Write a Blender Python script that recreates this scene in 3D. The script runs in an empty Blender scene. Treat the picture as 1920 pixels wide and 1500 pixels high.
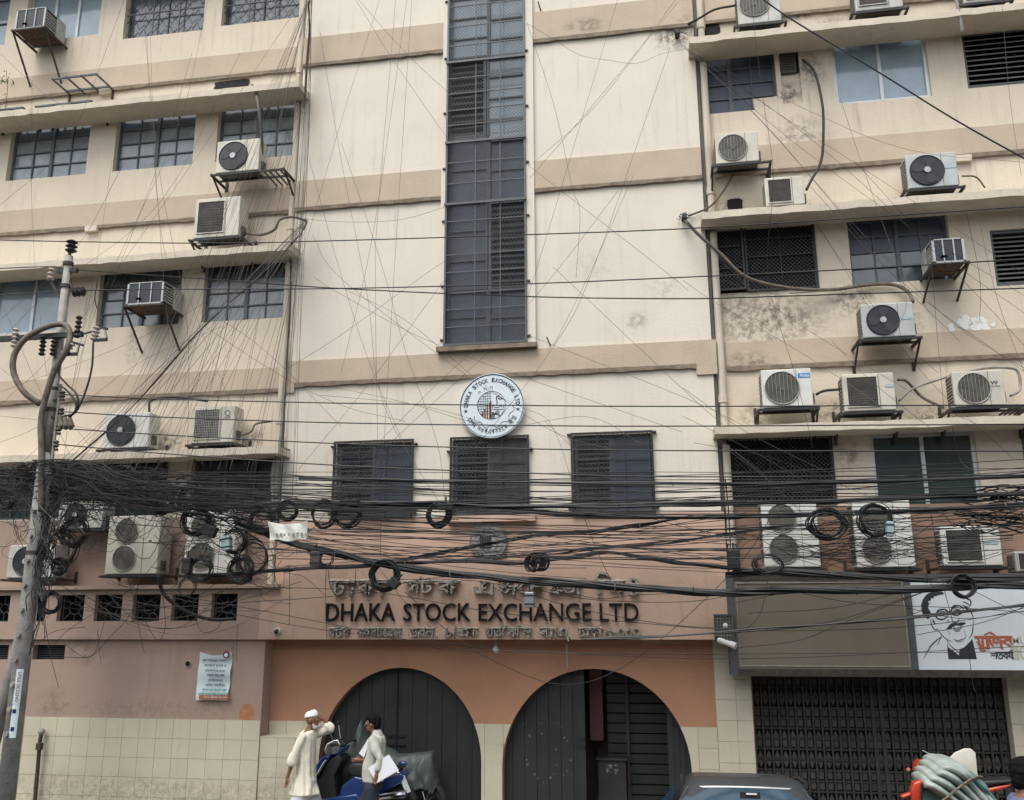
import bpy, bmesh, math, random
from mathutils import Vector as V, Matrix
from math import sin, cos, pi, radians as R, sqrt, atan2
random.seed(7); rnd = random.random; U = random.uniform
SC = bpy.context.scene; COL = SC.collection
# ---------------------------------------------------------------- camera, sky, sun, exposure
F_PX = 1692.0; CAM = V((0, -13, 2.95))
yaw, pit, rol = R(-9.5), R(13.36), R(-0.231)
fw = V((sin(yaw)*cos(pit), cos(yaw)*cos(pit), sin(pit)))
r0 = fw.cross(V((0, 0, 1))).normalized(); u0 = r0.cross(fw)
rt = r0*cos(rol) + u0*sin(rol); up = -r0*sin(rol) + u0*cos(rol)
cd = bpy.data.cameras.new('camera'); cam = bpy.data.objects.new('camera', cd); COL.objects.link(cam)
cam.matrix_world = Matrix(((rt.x, up.x, -fw.x, CAM.x), (rt.y, up.y, -fw.y, CAM.y), (rt.z, up.z, -fw.z, CAM.z), (0, 0, 0, 1)))
cd.sensor_width = 36; cd.lens = F_PX/1920*36; cd.clip_end = 1500; cd.clip_start = .05
SC.camera = cam
W = bpy.data.worlds.new("World"); SC.world = W; W.use_nodes = True
nt = W.node_tree; nt.nodes.clear()
sky = nt.nodes.new('ShaderNodeTexSky'); sky.sky_type = 'NISHITA'; sky.sun_disc = False
sky.sun_elevation = R(58); sky.sun_rotation = R(200); sky.dust_density = 3; sky.air_density = 1.2; sky.ozone_density = 1
hs = nt.nodes.new('ShaderNodeHueSaturation'); hs.inputs['Saturation'].default_value = .32
bg = nt.nodes.new('ShaderNodeBackground'); bg.inputs[1].default_value = .128
wo = nt.nodes.new('ShaderNodeOutputWorld')
nt.links.new(sky.outputs[0], hs.inputs['Color']); nt.links.new(hs.outputs[0], bg.inputs[0]); nt.links.new(bg.outputs[0], wo.inputs[0])
sd = bpy.data.lights.new('sun', 'SUN'); sd.energy = 1.0; sd.angle = R(35); sd.color = (1, .95, .86)
so = bpy.data.objects.new('sun', sd); COL.objects.link(so)
so.rotation_euler = V((.25, .65, -1.25)).to_track_quat('-Z', 'Y').to_euler()
SC.view_settings.view_transform = 'Standard'; SC.view_settings.look = 'None'
SC.view_settings.exposure = 1.0; SC.view_settings.gamma = 1; SC.view_settings.use_curve_mapping = False

def at(px, py, Y=0.):
    d = fw + rt*((px-960)/F_PX) + up*((750-py)/F_PX)
    return CAM + d*((Y-CAM.y)/d.y)
def XZ(px, py, Y=0.):
    p = at(px, py, Y); return p.x, p.z
# ---------------------------------------------------------------- materials
def lin(r, g, b):
    f = lambda v: v/12.92 if v <= .04045 else ((v+.055)/1.055)**2.4
    return (f(r/255), f(g/255), f(b/255))
MATS = {}
def mat(name, col, rough=.8, metal=0., var=.25, scale=3., bump=.0, bscale=40., streak=0., spots=(), rand=0., spec=.5, fine=0., dirt=(.09, .075, .055)):
    if name in MATS: return MATS[name]
    m = bpy.data.materials.new(name); m.use_nodes = True; t = m.node_tree; N = t.nodes; L = t.links
    b = N['Principled BSDF']; b.inputs['Roughness'].default_value = rough; b.inputs['Metallic'].default_value = metal
    b.inputs['Specular IOR Level'].default_value = spec
    MATS[name] = m
    geo = N.new('ShaderNodeNewGeometry'); pos = geo.outputs['Position']
    def noise(sc, det=5, vec=None, ro=.6):
        n = N.new('ShaderNodeTexNoise'); n.inputs['Scale'].default_value = sc; n.inputs['Detail'].default_value = det; n.inputs['Roughness'].default_value = ro
        L.new(vec or pos, n.inputs['Vector']); return n.outputs['Fac']
    def math_(op, a, b_=None, c_=None, cl=False):
        n = N.new('ShaderNodeMath'); n.operation = op; n.use_clamp = cl
        for i, v in enumerate((a, b_, c_)):
            if v is None: continue
            if isinstance(v, (int, float)): n.inputs[i].default_value = v
            else: L.new(v, n.inputs[i])
        return n.outputs[0]
    def ramp(v, lo, hi):
        n = N.new('ShaderNodeMapRange'); n.interpolation_type = 'SMOOTHSTEP'; n.inputs[1].default_value = lo; n.inputs[2].default_value = hi; L.new(v, n.inputs[0]); return n.outputs[0]
    def mix(f, a, c):
        n = N.new('ShaderNodeMix'); n.data_type = 'RGBA'
        if isinstance(f, float): n.inputs[0].default_value = f
        else: L.new(f, n.inputs[0])
        for i, v in ((6, a), (7, c)):
            if isinstance(v, tuple): n.inputs[i].default_value = (*v[:3], 1)
            else: L.new(v, n.inputs[i])
        return n.outputs[2]
    base = tuple(col)
    dk = tuple(x*(1-var) for x in col)
    c = mix(ramp(noise(scale, 6), .3, .7), base, dk) if var > 0 else mix(0., base, base)
    if fine > 0:
        c = mix(math_('MULTIPLY', ramp(noise(28, 4), .45, .8), fine), c, tuple(x*.45 for x in col))
    if streak > 0:
        mp = N.new('ShaderNodeMapping'); mp.inputs['Scale'].default_value = (9, 9, .55); L.new(pos, mp.inputs[0])
        s = ramp(noise(1., 6, mp.outputs[0], .7), .5, .82)
        s2 = math_('MULTIPLY', s, ramp(noise(.8, 3), .35, .65))
        c = mix(math_('MULTIPLY', s2, streak), c, dirt)
    for (x, y, z, rx, rz, st) in spots:
        vs = N.new('ShaderNodeVectorMath'); vs.operation = 'SUBTRACT'; L.new(pos, vs.inputs[0]); vs.inputs[1].default_value = (x, y, z)
        vm = N.new('ShaderNodeVectorMath'); vm.operation = 'MULTIPLY'; L.new(vs.outputs[0], vm.inputs[0]); vm.inputs[1].default_value = (1/rx, .3, 1/rz)
        ln = N.new('ShaderNodeVectorMath'); ln.operation = 'LENGTH'; L.new(vm.outputs[0], ln.inputs[0])
        msk = ramp(ln.outputs['Value'], 1., .2)
        nn = ramp(noise(7.+3*rx, 8, None, .78), .42, .60)
        c = mix(math_('MULTIPLY', math_('MULTIPLY', msk, nn), st), c, dirt)
    if rand > 0:
        oi = N.new('ShaderNodeObjectInfo')
        c = mix(math_('MULTIPLY', oi.outputs['Random'], rand), c, tuple(x*.55 for x in col))
    L.new(c, b.inputs['Base Color'])
    if bump > 0:
        bm_ = N.new('ShaderNodeBump'); bm_.inputs['Strength'].default_value = min(1, bump); bm_.inputs['Distance'].default_value = .02
        L.new(noise(bscale, 4), bm_.inputs['Height']); L.new(bm_.outputs[0], b.inputs['Normal'])
    return m
def spot(px, py, rx, rz, st, Y=.12):
    p = at(px, py, Y); return (p.x, Y, p.z, rx, rz, st)
M = {}
M['cream'] = mat('cream_plaster', (.665, .615, .525), .85, var=.07, scale=.9, bump=.25, bscale=25, streak=.42, fine=.05,
                 spots=[spot(1265, 70, .5, .3, .9, 0), spot(1195, 600, .3, .2, .45, 0), spot(1250, 540, .4, .3, .25, 0), spot(1110, 500, .5, .4, .15, 0), spot(640, 700, 1.2, .15, .4, 0), spot(1100, 50, .6, .2, .35, 0)])
M['cream_wing'] = mat('warm_cream_plaster', (.64, .562, .45), .85, var=.10, scale=.9, bump=.3, bscale=25, streak=.62, fine=.08,
                 spots=[spot(1440, 600, 1.2, .6, .75), spot(1360, 560, .7, .4, .6), spot(1600, 560, .5, .4, .8), spot(1500, 20, .5, .3, .9), spot(1560, 60, .45, .4, .7), spot(1500, 250, .5, .4, .6), spot(1520, 130, .3, .4, .9), spot(1480, 170, .25, .25, 1.),
                        spot(1600, 770, .8, .25, .9), spot(1750, 790, .6, .3, .9), spot(1420, 780, .4, .3, .6), spot(1700, 600, .4, .4, .5), spot(300, 830, .9, .25, .7), spot(450, 820, .6, .25, .8), spot(1370, 390, .3, .2, .6), spot(1730, 840, .3, .3, .6), spot(1590, 850, .25, .3, .7), spot(250, 640, .2, .6, .5), spot(1330, 480, .15, 1.5, .6)])
M['band'] = mat('tan_plaster', (.485, .40, .305), .85, var=.12, scale=1.2, bump=.3, bscale=25, streak=.25, spots=[spot(1100, 50, .5, .2, .6, 0), spot(1400, 690, .6, .3, .8), spot(1300, 60, .5, .4, .5)])
M['slab'] = mat('slab_plaster', (.60, .535, .435), .85, var=.15, scale=2, bump=.4, bscale=18, streak=.5)
M['pink'] = mat('salmon_plaster', (.50, .352, .27), .85, var=.12, scale=1., bump=.25, bscale=25, streak=.35, spots=[spot(640, 1075, 1., .2, .3, -.4), spot(300, 1190, 3, .2, .3, -.4)])
M['pink_wall'] = mat('dull_salmon_plaster', (.365, .268, .212), .85, var=.12, scale=1.1, bump=.25, bscale=25, streak=.4, spots=[spot(160, 1220, .5, .3, .5, -.4), spot(100, 1320, .4, .3, .4, -.4), spot(300, 1330, 2, .2, .3, -.4)])
M['brown_wall'] = mat('brown_plaster', (.30, .195, .14), .85, var=.3, scale=1.6, bump=.3, streak=.6)
M['arch'] = mat('orange_plaster', (.43, .225, .135), .8, var=.15, scale=1.3, bump=.25, streak=.15, dirt=(.5, .36, .26), fine=.1)
M['tile'] = mat('beige_tile', (.56, .52, .40), .38, var=.10, scale=1.5, rand=.12, streak=.4, bump=.1, bscale=6, spots=[spot(150, 1480, 2.2, .35, .55, -.4), spot(400, 1490, 2.2, .3, .5, -.4), spot(520, 1470, .5, .4, .4, -.4)], dirt=(.22, .19, .15))
M['grout'] = mat('grout', (.47, .43, .34), .9, var=.2)
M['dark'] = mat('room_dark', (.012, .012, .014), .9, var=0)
M['black'] = mat('black_iron', (.022, .024, .026), .55, var=.3, scale=8, spec=.4)
M['rust'] = mat('rusty_iron', (.06, .045, .035), .75, var=.5, scale=12)
M['grill'] = mat('grey_painted_iron', (.085, .095, .105), .5, var=.3, scale=9)
M['mesh'] = mat('mesh_wire', (.10, .105, .11), .6, var=.3, scale=9)
M['steel_bar'] = mat('window_bar_paint', (.085, .10, .115), .5, var=.3)
M['alu'] = mat('aluminium', (.55, .58, .58), .4, metal=.3, var=.2)
M['glass'] = mat('dusty_glass', (.10, .125, .145), .14, var=.35, scale=4, spec=.9, rand=.5)
M['glass_lo'] = mat('dusty_pale_glass', (.25, .30, .33), .2, var=.35, scale=5, spec=.8, rand=.45)
M['glass_blue'] = mat('blue_glass', (.27, .36, .43), .1, var=.25, scale=2, spec=.9, rand=.2)
M['glass_teal'] = mat('dark_tinted_glass', (.04, .06, .065), .06, var=.3, scale=2, spec=.9)
M['board'] = mat('grey_blue_shutter', (.055, .075, .115), .4, var=.25, scale=3, rand=.3)
M['louvre'] = mat('louvre_grey', (.20, .21, .20), .6, var=.3, scale=6)
M['white'] = mat('white_enamel', (.66, .66, .62), .45, var=.15, scale=5, streak=.45, fine=.12, rand=.22, dirt=(.22, .17, .11))
M['yellowed'] = mat('yellowed_enamel', (.62, .59, .50), .5, var=.2, scale=4, streak=.6, fine=.15, rand=.25, dirt=(.22, .17, .10))
M['dirty_white'] = mat('dirty_white_enamel', (.50, .50, .46), .5, var=.3, scale=5, streak=.8, fine=.25, rand=.2, dirt=(.16, .12, .08))
M['silver'] = mat('silver_enamel', (.44, .46, .45), .38, metal=.2, var=.2, scale=5, streak=.3)
M['fan_dark'] = mat('fan_black', (.018, .022, .03), .4, var=.2)
M['blade'] = mat('fan_blade_black', (.035, .04, .05), .35, var=.2)
M['fan_grey'] = mat('fan_grey', (.10, .09, .08), .6, var=.4, scale=8)
M['coil'] = mat('condenser_fin', (.09, .08, .07), .6, var=.5, scale=10)
M['cable'] = mat('black_cable', (.011, .014, .017), .5, var=.2)
M['cable_grey'] = mat('grey_wire', (.11, .10, .088), .6, var=.3, rand=.7)
M['cable_mid'] = mat('dusty_wire', (.028, .029, .031), .6, var=.3, rand=.5)
M['conduit'] = mat('grey_conduit', (.30, .29, .26), .6, var=.4, scale=6)
M['tube'] = mat('insulated_pipe', (.16, .13, .10), .7, var=.5, scale=9)
M['concrete'] = mat('pole_concrete', (.36, .355, .33), .85, var=.35, scale=5, bump=.5, bscale=30, streak=.5, fine=.3)
M['porcelain'] = mat('porcelain', (.45, .40, .35), .3, var=.2)
M['gate'] = mat('dark_green_gate', (.024, .028, .028), .55, var=.3, scale=2, streak=.2, dirt=(.07, .065, .055), fine=.1)
M['gate_plate'] = mat('gate_plate_grey', (.075, .070, .062), .65, var=.5, scale=1.5)
M['gate_iron'] = mat('gate_grey_iron', (.036, .034, .031), .6, var=.35, scale=4)
M['letter'] = mat('black_letter', (.012, .011, .011), .8, var=.1, spec=.15)
M['foil'] = mat('tarnished_metal_letter', (.44, .41, .36), .5, metal=.2, var=.6, scale=30, bump=.6, bscale=60)
M['emblem'] = mat('emblem_white', (.60, .68, .72), .5, var=.05)
M['ink'] = mat('ink_black', (.02, .025, .035), .6, var=0)
M['ink_red'] = mat('ink_maroon', (.16, .05, .035), .6, var=0)
M['ink_orange'] = mat('ink_rust_red', (.40, .11, .06), .6, var=0)
M['ink_tan'] = mat('ink_tan', (.48, .47, .38), .6, var=0)
M['ink_teal'] = mat('ink_teal', (.02, .20, .17), .6, var=0)
M['sign_white'] = mat('sign_white', (.66, .71, .74), .5, var=.06, scale=1.2, streak=.12)
M['sign_brown'] = mat('sign_taupe', (.17, .145, .11), .55, var=.1, scale=1.2, streak=.2)
M['relief'] = mat('tarnished_relief', (.30, .31, .30), .5, metal=.4, var=.4, scale=20, bump=1, bscale=50)
M['asphalt'] = mat('asphalt', (.055, .054, .052), .9, var=.3, scale=1.5, bump=.5, bscale=80)
M['paving'] = mat('pavement', (.24, .22, .19), .9, var=.3, scale=1.5, bump=.3)
M['skin'] = mat('brown_skin', (.20, .095, .055), .55, var=.15, scale=20)
M['hair'] = mat('black_hair', (.008, .008, .009), .9, spec=.15, var=.3, scale=60, bump=.6, bscale=150)
M['beard'] = mat('white_beard', (.6, .58, .54), .9, var=.2, scale=40)
M['kurta'] = mat('pale_cream_cotton', (.72, .68, .56), .9, var=.10, scale=6, bump=.3, bscale=30)
M['cap'] = mat('white_cotton', (.75, .78, .78), .9, var=.06)
M['pyjama'] = mat('pale_blue_cotton', (.52, .56, .57), .9, var=.12, scale=20)
M['shirt'] = mat('light_grey_shirt', (.48, .48, .42), .9, var=.12, scale=7, bump=.3, bscale=30)
M['jeans'] = mat('navy_denim', (.022, .028, .042), .85, var=.3, scale=9)
M['paper'] = mat('white_paper', (.74, .77, .82), .8, var=.03)
M['tarp'] = mat('grey_green_tarpaulin', (.062, .08, .075), .5, var=.3, scale=3, bump=.4, bscale=14)
M['blue'] = mat('blue_paint', (.012, .035, .15), .22, var=.1, spec=.7)
M['chrome'] = mat('chrome', (.6, .62, .65), .15, metal=1, var=.1)
M['rubber'] = mat('black_rubber', (.018, .018, .018), .8, var=.2)
M['red'] = mat('red_paint', (.46, .045, .02), .3, var=.12, spec=.7)
M['seat'] = mat('black_vinyl', (.02, .02, .022), .5, var=.1)
M['carpaint'] = mat('dark_grey_car_paint', (.05, .055, .062), .35, metal=.3, var=.1, spec=.8)
M['carglass'] = mat('car_glass', (.03, .065, .10), .06, var=.3, scale=4, spec=1.)
M['hood'] = mat('pale_green_vinyl', (.40, .46, .42), .45, var=.35, scale=5, bump=.3, bscale=12, fine=.3, streak=.4, dirt=(.5, .5, .42))
M['hood2'] = mat('teal_green_vinyl', (.12, .23, .21), .45, var=.35, scale=5, bump=.3, bscale=12, fine=.2)
M['hood_white'] = mat('off_white_vinyl', (.60, .58, .50), .5, var=.15, scale=5)
M['rope'] = mat('jute_rope', (.22, .19, .14), .9, var=.4, scale=30, bump=.8, bscale=60)
M['banner'] = mat('white_polythene', (.62, .62, .56), .6, var=.15, scale=12, bump=.6, bscale=20)
M['poster'] = mat('pale_blue_vinyl_banner', (.62, .74, .77), .6, var=.05, scale=5)
M['leaf'] = mat('leaf_green', (.10, .11, .045), .7, var=.3, scale=20)
M['plastic_teal'] = mat('pale_teal_plastic', (.30, .42, .43), .5, var=.2)
M['bldg'] = mat('opposite_plaster', (.36, .33, .28), .85, var=.2)
M['brick_raw'] = mat('broken_brick', (.12, .075, .05), .95, var=.6, scale=18, bump=1, bscale=30)
M['plaster_new'] = mat('fresh_white_plaster', (.8, .8, .78), .95, var=.1, scale=20, bump=.6)
M['orange'] = mat('orange_paint_patch', (.45, .20, .10), .85, var=.3, scale=15)
M['wood'] = mat('old_wood', (.10, .05, .03), .7, var=.3)
# ---------------------------------------------------------------- mesh builder and object helpers
class MB:
    def __init__(s): s.v = []; s.f = []; s.sm = False
    def add(s, vs, fs):
        n = len(s.v); s.v += [tuple(v) for v in vs]; s.f += [tuple(i+n for i in f) for f in fs]; return s
    def box(s, x0, x1, y0, y1, z0, z1, jit=0):
        j = (lambda: U(-jit, jit)) if jit else (lambda: 0)
        vs = [(x+j(), y+j(), z+j()) for x in (x0, x1) for y in (y0, y1) for z in (z0, z1)]
        return s.add(vs, [(0, 1, 3, 2), (4, 6, 7, 5), (0, 4, 5, 1), (2, 3, 7, 6), (0, 2, 6, 4), (1, 5, 7, 3)])
    def obox(s, a, b, w, h, side=None):
        a = V(a); b = V(b); d = (b-a).normalized()
        sd_ = V(side) if side else (V((0, 1, 0)) if abs(d.y) < .9 else V((1, 0, 0)))
        n = d.cross(sd_).normalized(); sd_ = n.cross(d).normalized()
        vs = [p + sd_*(i*w/2) + n*(j*h/2) for p in (a, b) for i in (-1, 1) for j in (-1, 1)]
        return s.add(vs, [(0, 1, 3, 2), (4, 6, 7, 5), (0, 4, 5, 1), (2, 3, 7, 6), (0, 2, 6, 4), (1, 5, 7, 3)])
    def tube(s, pts, r, n=5, closed=False, caps=True):
        pts = [V(p) for p in pts]; k = len(pts)
        if k < 2: return s
        base = len(s.v); pn = None
        for i, p in enumerate(pts):
            a = pts[(i-1) % k] if (i > 0 or closed) else p; b = pts[(i+1) % k] if (i < k-1 or closed) else p
            d = (b-a); d = d.normalized() if d.length > 1e-9 else V((1, 0, 0))
            if pn is None:
                pn = d.cross(V((0, 0, 1)) if abs(d.z) < .9 else V((1, 0, 0))).normalized()
            pn = (pn - d*pn.dot(d)).normalized(); q = d.cross(pn)
            rr = r[i] if isinstance(r, (list, tuple)) else r
            for j in range(n):
                a_ = 2*pi*j/n; s.v.append(tuple(p + pn*(cos(a_)*rr) + q*(sin(a_)*rr)))
        m = k if closed else k-1
        for i in range(m):
            for j in range(n):
                i2 = (i+1) % k
                s.f.append((base+i*n+j, base+i*n+(j+1) % n, base+i2*n+(j+1) % n, base+i2*n+j))
        if caps and not closed:
            s.f.append(tuple(base+j for j in range(n))[::-1]); s.f.append(tuple(base+(k-1)*n+j for j in range(n)))
        return s
    def ring(s, c, r, t, n=24, axis='y', sz=1.):
        pts = []
        for i in range(n):
            a = 2*pi*i/n
            o = {'y': V((cos(a)*r, 0, sin(a)*r*sz)), 'x': V((0, cos(a)*r, sin(a)*r*sz)), 'z': V((cos(a)*r, sin(a)*r, 0))}[axis]
            pts.append(V(c)+o)
        return s.tube(pts, t, 4, closed=True)
    def cyl(s, a, b, r, n=12, r2=None): return s.tube([a, b], [r, r if r2 is None else r2], n)
    def prism(s, pts2, y0, y1):   # polygon in XZ, extruded along Y; y0 = front
        n = len(pts2)
        vs = [(x, y0, z) for x, z in pts2] + [(x, y1, z) for x, z in pts2]
        return s.add(vs, [tuple(range(n)), tuple(range(2*n-1, n-1, -1))] + [(i, i+n, (i+1) % n+n, (i+1) % n) for i in range(n)])
    def disc(s, cx, cz, r, y0, y1, n=40):
        return s.prism([(cx+cos(2*pi*i/n)*r, cz+sin(2*pi*i/n)*r) for i in range(n)], y0, y1)
    def sphere(s, c, r, sc=(1, 1, 1), n=12, m=8):
        vs = []; c = V(c)
        for i in range(m+1):
            th = pi*i/m
            for j in range(n):
                a = 2*pi*j/n; vs.append(c+V((sin(th)*cos(a)*r*sc[0], sin(th)*sin(a)*r*sc[1], cos(th)*r*sc[2])))
        fs = [(i*n+j, (i+1)*n+j, (i+1)*n+(j+1) % n, i*n+(j+1) % n) for i in range(m) for j in range(n)]
        return s.add(vs, fs)
    def loft(s, rings, cap=True):
        n = len(rings[0]); b = len(s.v)
        for r in rings: s.v += [tuple(p) for p in r]
        for i in range(len(rings)-1):
            for j in range(n): s.f.append((b+i*n+j, b+i*n+(j+1) % n, b+(i+1)*n+(j+1) % n, b+(i+1)*n+j))
        if cap:
            s.f.append(tuple(b+j for j in range(n))[::-1]); s.f.append(tuple(b+(len(rings)-1)*n+j for j in range(n)))
        return s
    def mesh(s, name, m, off=(0, 0, 0), smooth=False, fixn=True):
        me = bpy.data.meshes.new(name); o = V(off)
        me.from_pydata([tuple(V(v)-o) for v in s.v], [], s.f)
        if fixn:
            bm = bmesh.new(); bm.from_mesh(me); bmesh.ops.recalc_face_normals(bm, faces=bm.faces); bm.to_mesh(me); bm.free()
        me.materials.append(m)
        if smooth:
            for p in me.polygons: p.use_smooth = True
        return me
    def build(s, name, m, parent=None, smooth=False, kind=None, label=None, fixn=True):
        if not s.v: return None
        me = s.mesh(name, m, root_loc(parent), smooth, fixn)
        o = bpy.data.objects.new(name, me); COL.objects.link(o)
        if parent: o.parent = parent
        if kind: o['kind'] = kind
        if label: o['label'] = label
        return o
def root_loc(p):
    if p is None: return V((0, 0, 0))
    l = V(p.location); q = p.parent
    while q: l += q.location; q = q.parent
    return l
def thing(name, label, cat, loc=(0, 0, 0), group=None):
    o = bpy.data.objects.new(name, None); o.empty_display_size = .2; COL.objects.link(o); o.location = loc
    o['label'] = label; o['category'] = cat
    if group: o['group'] = group
    return o
def tag(o, label, cat, group=None, kind=None):
    if kind != 'structure': o['label'] = label; o['category'] = cat
    if group: o['group'] = group
    if kind: o['kind'] = kind
    return o
def inst(name, me, loc, parent=None, rot=None, scale=None):
    o = bpy.data.objects.new(name, me); COL.objects.link(o); o.location = loc
    if parent: o.parent = parent; o.location = V(loc) - root_loc(parent)
    if rot: o.rotation_euler = rot
    if scale: o.scale = scale
    return o
def seg(pts, n=6):      # Catmull-Rom through the points
    P = [V(p) for p in pts]; out = []
    P = [P[0]*2-P[1]] + P + [P[-1]*2-P[-2]]
    for i in range(1, len(P)-2):
        for k in range(n):
            t = k/n; a, b, c, d = P[i-1:i+3]
            out.append(.5*((2*b)+(c-a)*t+(2*a-5*b+4*c-d)*t*t+(3*b-a-3*c+d)*t**3))
    return out + [P[-2]]
def text_mesh(body, size=1., extrude=.01, bevel=0., sp=1., bold=0.):
    c = bpy.data.curves.new('txt', 'FONT'); c.body = body; c.size = size; c.extrude = extrude; c.offset = bold; c.resolution_u = 3
    c.bevel_depth = bevel; c.bevel_resolution = 0
    o = bpy.data.objects.new('txt', c); COL.objects.link(o)
    dg = bpy.context.evaluated_depsgraph_get(); me = bpy.data.meshes.new_from_object(o.evaluated_get(dg))
    bpy.data.objects.remove(o); bpy.data.curves.remove(c)
    return me
def bounds(me):
    xs = [v.co.x for v in me.vertices]; ys = [v.co.y for v in me.vertices]
    return (min(xs), max(xs), min(ys), max(ys)) if xs else (0, 1, 0, 1)
def put_text(body, x0, x1, z0, z1, Y, m, parent, name='letter', extrude=.01, keep=False, rot=0., bevel=0., bold=0.):
    """lettering mesh fitted in the box x0..x1, z0..z1, standing on the plane Y and facing -Y"""
    me = text_mesh(body, 1., .5, 0., bold=bold); b = bounds(me)
    if not len(me.vertices): return None
    sx = (x1-x0)/max(1e-6, b[1]-b[0]); sz = (z1-z0)/max(1e-6, b[3]-b[2])
    if keep: sx = sz = min(sx, sz)
    cx, cz = (x0+x1)/2, (z0+z1)/2; mx, mz = (b[0]+b[1])/2, (b[2]+b[3])/2; pl = root_loc(parent)
    for v in me.vertices:
        x = (v.co.x-mx)*sx; z = (v.co.y-mz)*sz; d = v.co.z*extrude*2
        if rot: x, z = x*cos(rot)-z*sin(rot), x*sin(rot)+z*cos(rot)
        v.co = V((cx+x, Y-extrude-.001-d, cz+z)) - pl
    me.materials.clear(); me.materials.append(m)
    o = bpy.data.objects.new(name, me); COL.objects.link(o); o.parent = parent; return o
def wall(mb, X0, X1, Z0, Z1, Y, holes, depth=.22):
    xs = sorted({X0, X1, *[min(max(h[0], X0), X1) for h in holes], *[min(max(h[1], X0), X1) for h in holes]})
    zs = sorted({Z0, Z1, *[min(max(h[2], Z0), Z1) for h in holes], *[min(max(h[3], Z0), Z1) for h in holes]})
    for i in range(len(xs)-1):
        for j in range(len(zs)-1):
            cx, cz = (xs[i]+xs[i+1])/2, (zs[j]+zs[j+1])/2
            if any(h[0] < cx < h[1] and h[2] < cz < h[3] for h in holes): continue
            mb.add([(xs[i], Y, zs[j]), (xs[i+1], Y, zs[j]), (xs[i+1], Y, zs[j+1]), (xs[i], Y, zs[j+1])], [(0, 1, 2, 3)])
    for a, b, c, d in holes:
        y2 = Y+depth
        mb.add([(a, Y, c), (b, Y, c), (b, Y, d), (a, Y, d), (a, y2, c), (b, y2, c), (b, y2, d), (a, y2, d)],
               [(0, 4, 5, 1), (1, 5, 6, 2), (2, 6, 7, 3), (3, 7, 4, 0)])
def rect(x0, y0, x1, y1, Y=.12):
    """window opening from the pixels of its top-left and bottom-right corners on the plane Y"""
    a = at(x0, y0, Y); b = at(x1, y1, Y); return (a.x, b.x, b.z, a.z)
# ================================================================ GROUND
g = MB(); g.add([(-400, -400, 0), (400, -400, 0), (400, 400, 0), (-400, 400, 0)], [(0, 1, 2, 3)]); g.build('road', M['asphalt'], kind='structure')
g = MB(); g.box(-40, 40, -1.66, 1.4, -.11, .2); g.build('pavement', M['paving'], kind='structure')
# ================================================================ THE BUILDING
B = thing('office_building', 'cream and salmon plastered office block with barred windows, tan bands and two arched gates', 'building', (0, 0, 0))
WY = .12                       # face of the two wings; the central block stands 12 cm proud of them
XL, XR, ZT = -15., 9., 16.
XC0 = at(549, 480, 0).x; XC1 = at(1303, 100, 0).x
LEDGE = at(300, 1097, -.45).z; PINKZ = at(900, 968, 0).z
def zl(x, y, Y=WY): return at(x, y, Y).z
# windows ----------------------------------------------------------
def bars(parent, name, X0, X1, Z0, Z1, Y, xs, zs, t, m, d=None, frame=True, outline=None):
    d = d or t
    for k, x in enumerate(xs):
        MB().box(x-t/2, x+t/2, Y-d/2, Y+d/2, Z0, Z1).build(name, m, parent)
    for k, z in enumerate(zs):
        MB().box(X0, X1, Y-d/2-.003, Y+d/2-.003, z-t/2, z+t/2).build(name, m, parent)
def frame_mb(X0, X1, Z0, Z1, Y, t, d):
    b = MB(); b.box(X0, X1, Y-d/2, Y+d/2, Z1-t, Z1); b.box(X0, X1, Y-d/2, Y+d/2, Z0, Z0+t)
    b.box(X0, X0+t, Y-d/2, Y+d/2, Z0+t, Z1-t); b.box(X1-t, X1, Y-d/2, Y+d/2, Z0+t, Z1-t); return b
def steel_window(h, cols, rows, Y, mats, skip=(), fm='steel_bar', t=.022, low=None, missing=()):
    X0, X1, Z0, Z1 = h
    w = frame_mb(X0, X1, Z0, Z1, Y, .04, .05).build('window', M[fm], B)
    cw = (X1-X0-.08)/cols; ch = (Z1-Z0-.08)/rows
    for i in range(cols):
        for j in range(rows):
            if (i, j) in missing: continue
            x = X0+.04+i*cw; z = Z0+.04+j*ch
            m = mats[0] if (low is None or j >= low) else mats[-1]
            tl = U(-.006, .006)
            p = MB(); p.add([(x, Y+tl, z), (x+cw, Y-tl, z), (x+cw, Y-tl+U(-.004, .004), z+ch), (x, Y+tl, z+ch),
                            (x, Y+.012, z), (x+cw, Y+.012, z), (x+cw, Y+.012, z+ch), (x, Y+.012, z+ch)], [(0, 1, 2, 3), (4, 7, 6, 5), (0, 4, 5, 1), (1, 5, 6, 2), (2, 6, 7, 3), (3, 7, 4, 0)])
            p.build('pane', M[m], w)
    bars(w, 'glazing_bar', X0+.04, X1-.04, Z0+.04, Z1-.04, Y-.012, [X0+.04+i*cw for i in range(1, cols)], [Z0+.04+j*ch for j in range(1, rows)], t, M[fm])
    if cols > 2:
        MB().box(X0+.04+cw*(cols//2)-.03, X0+.04+cw*(cols//2)+.03, Y-.035, Y+.01, Z0+.04, Z1-.04).build('mullion', M[fm], w)
    return w
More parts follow.
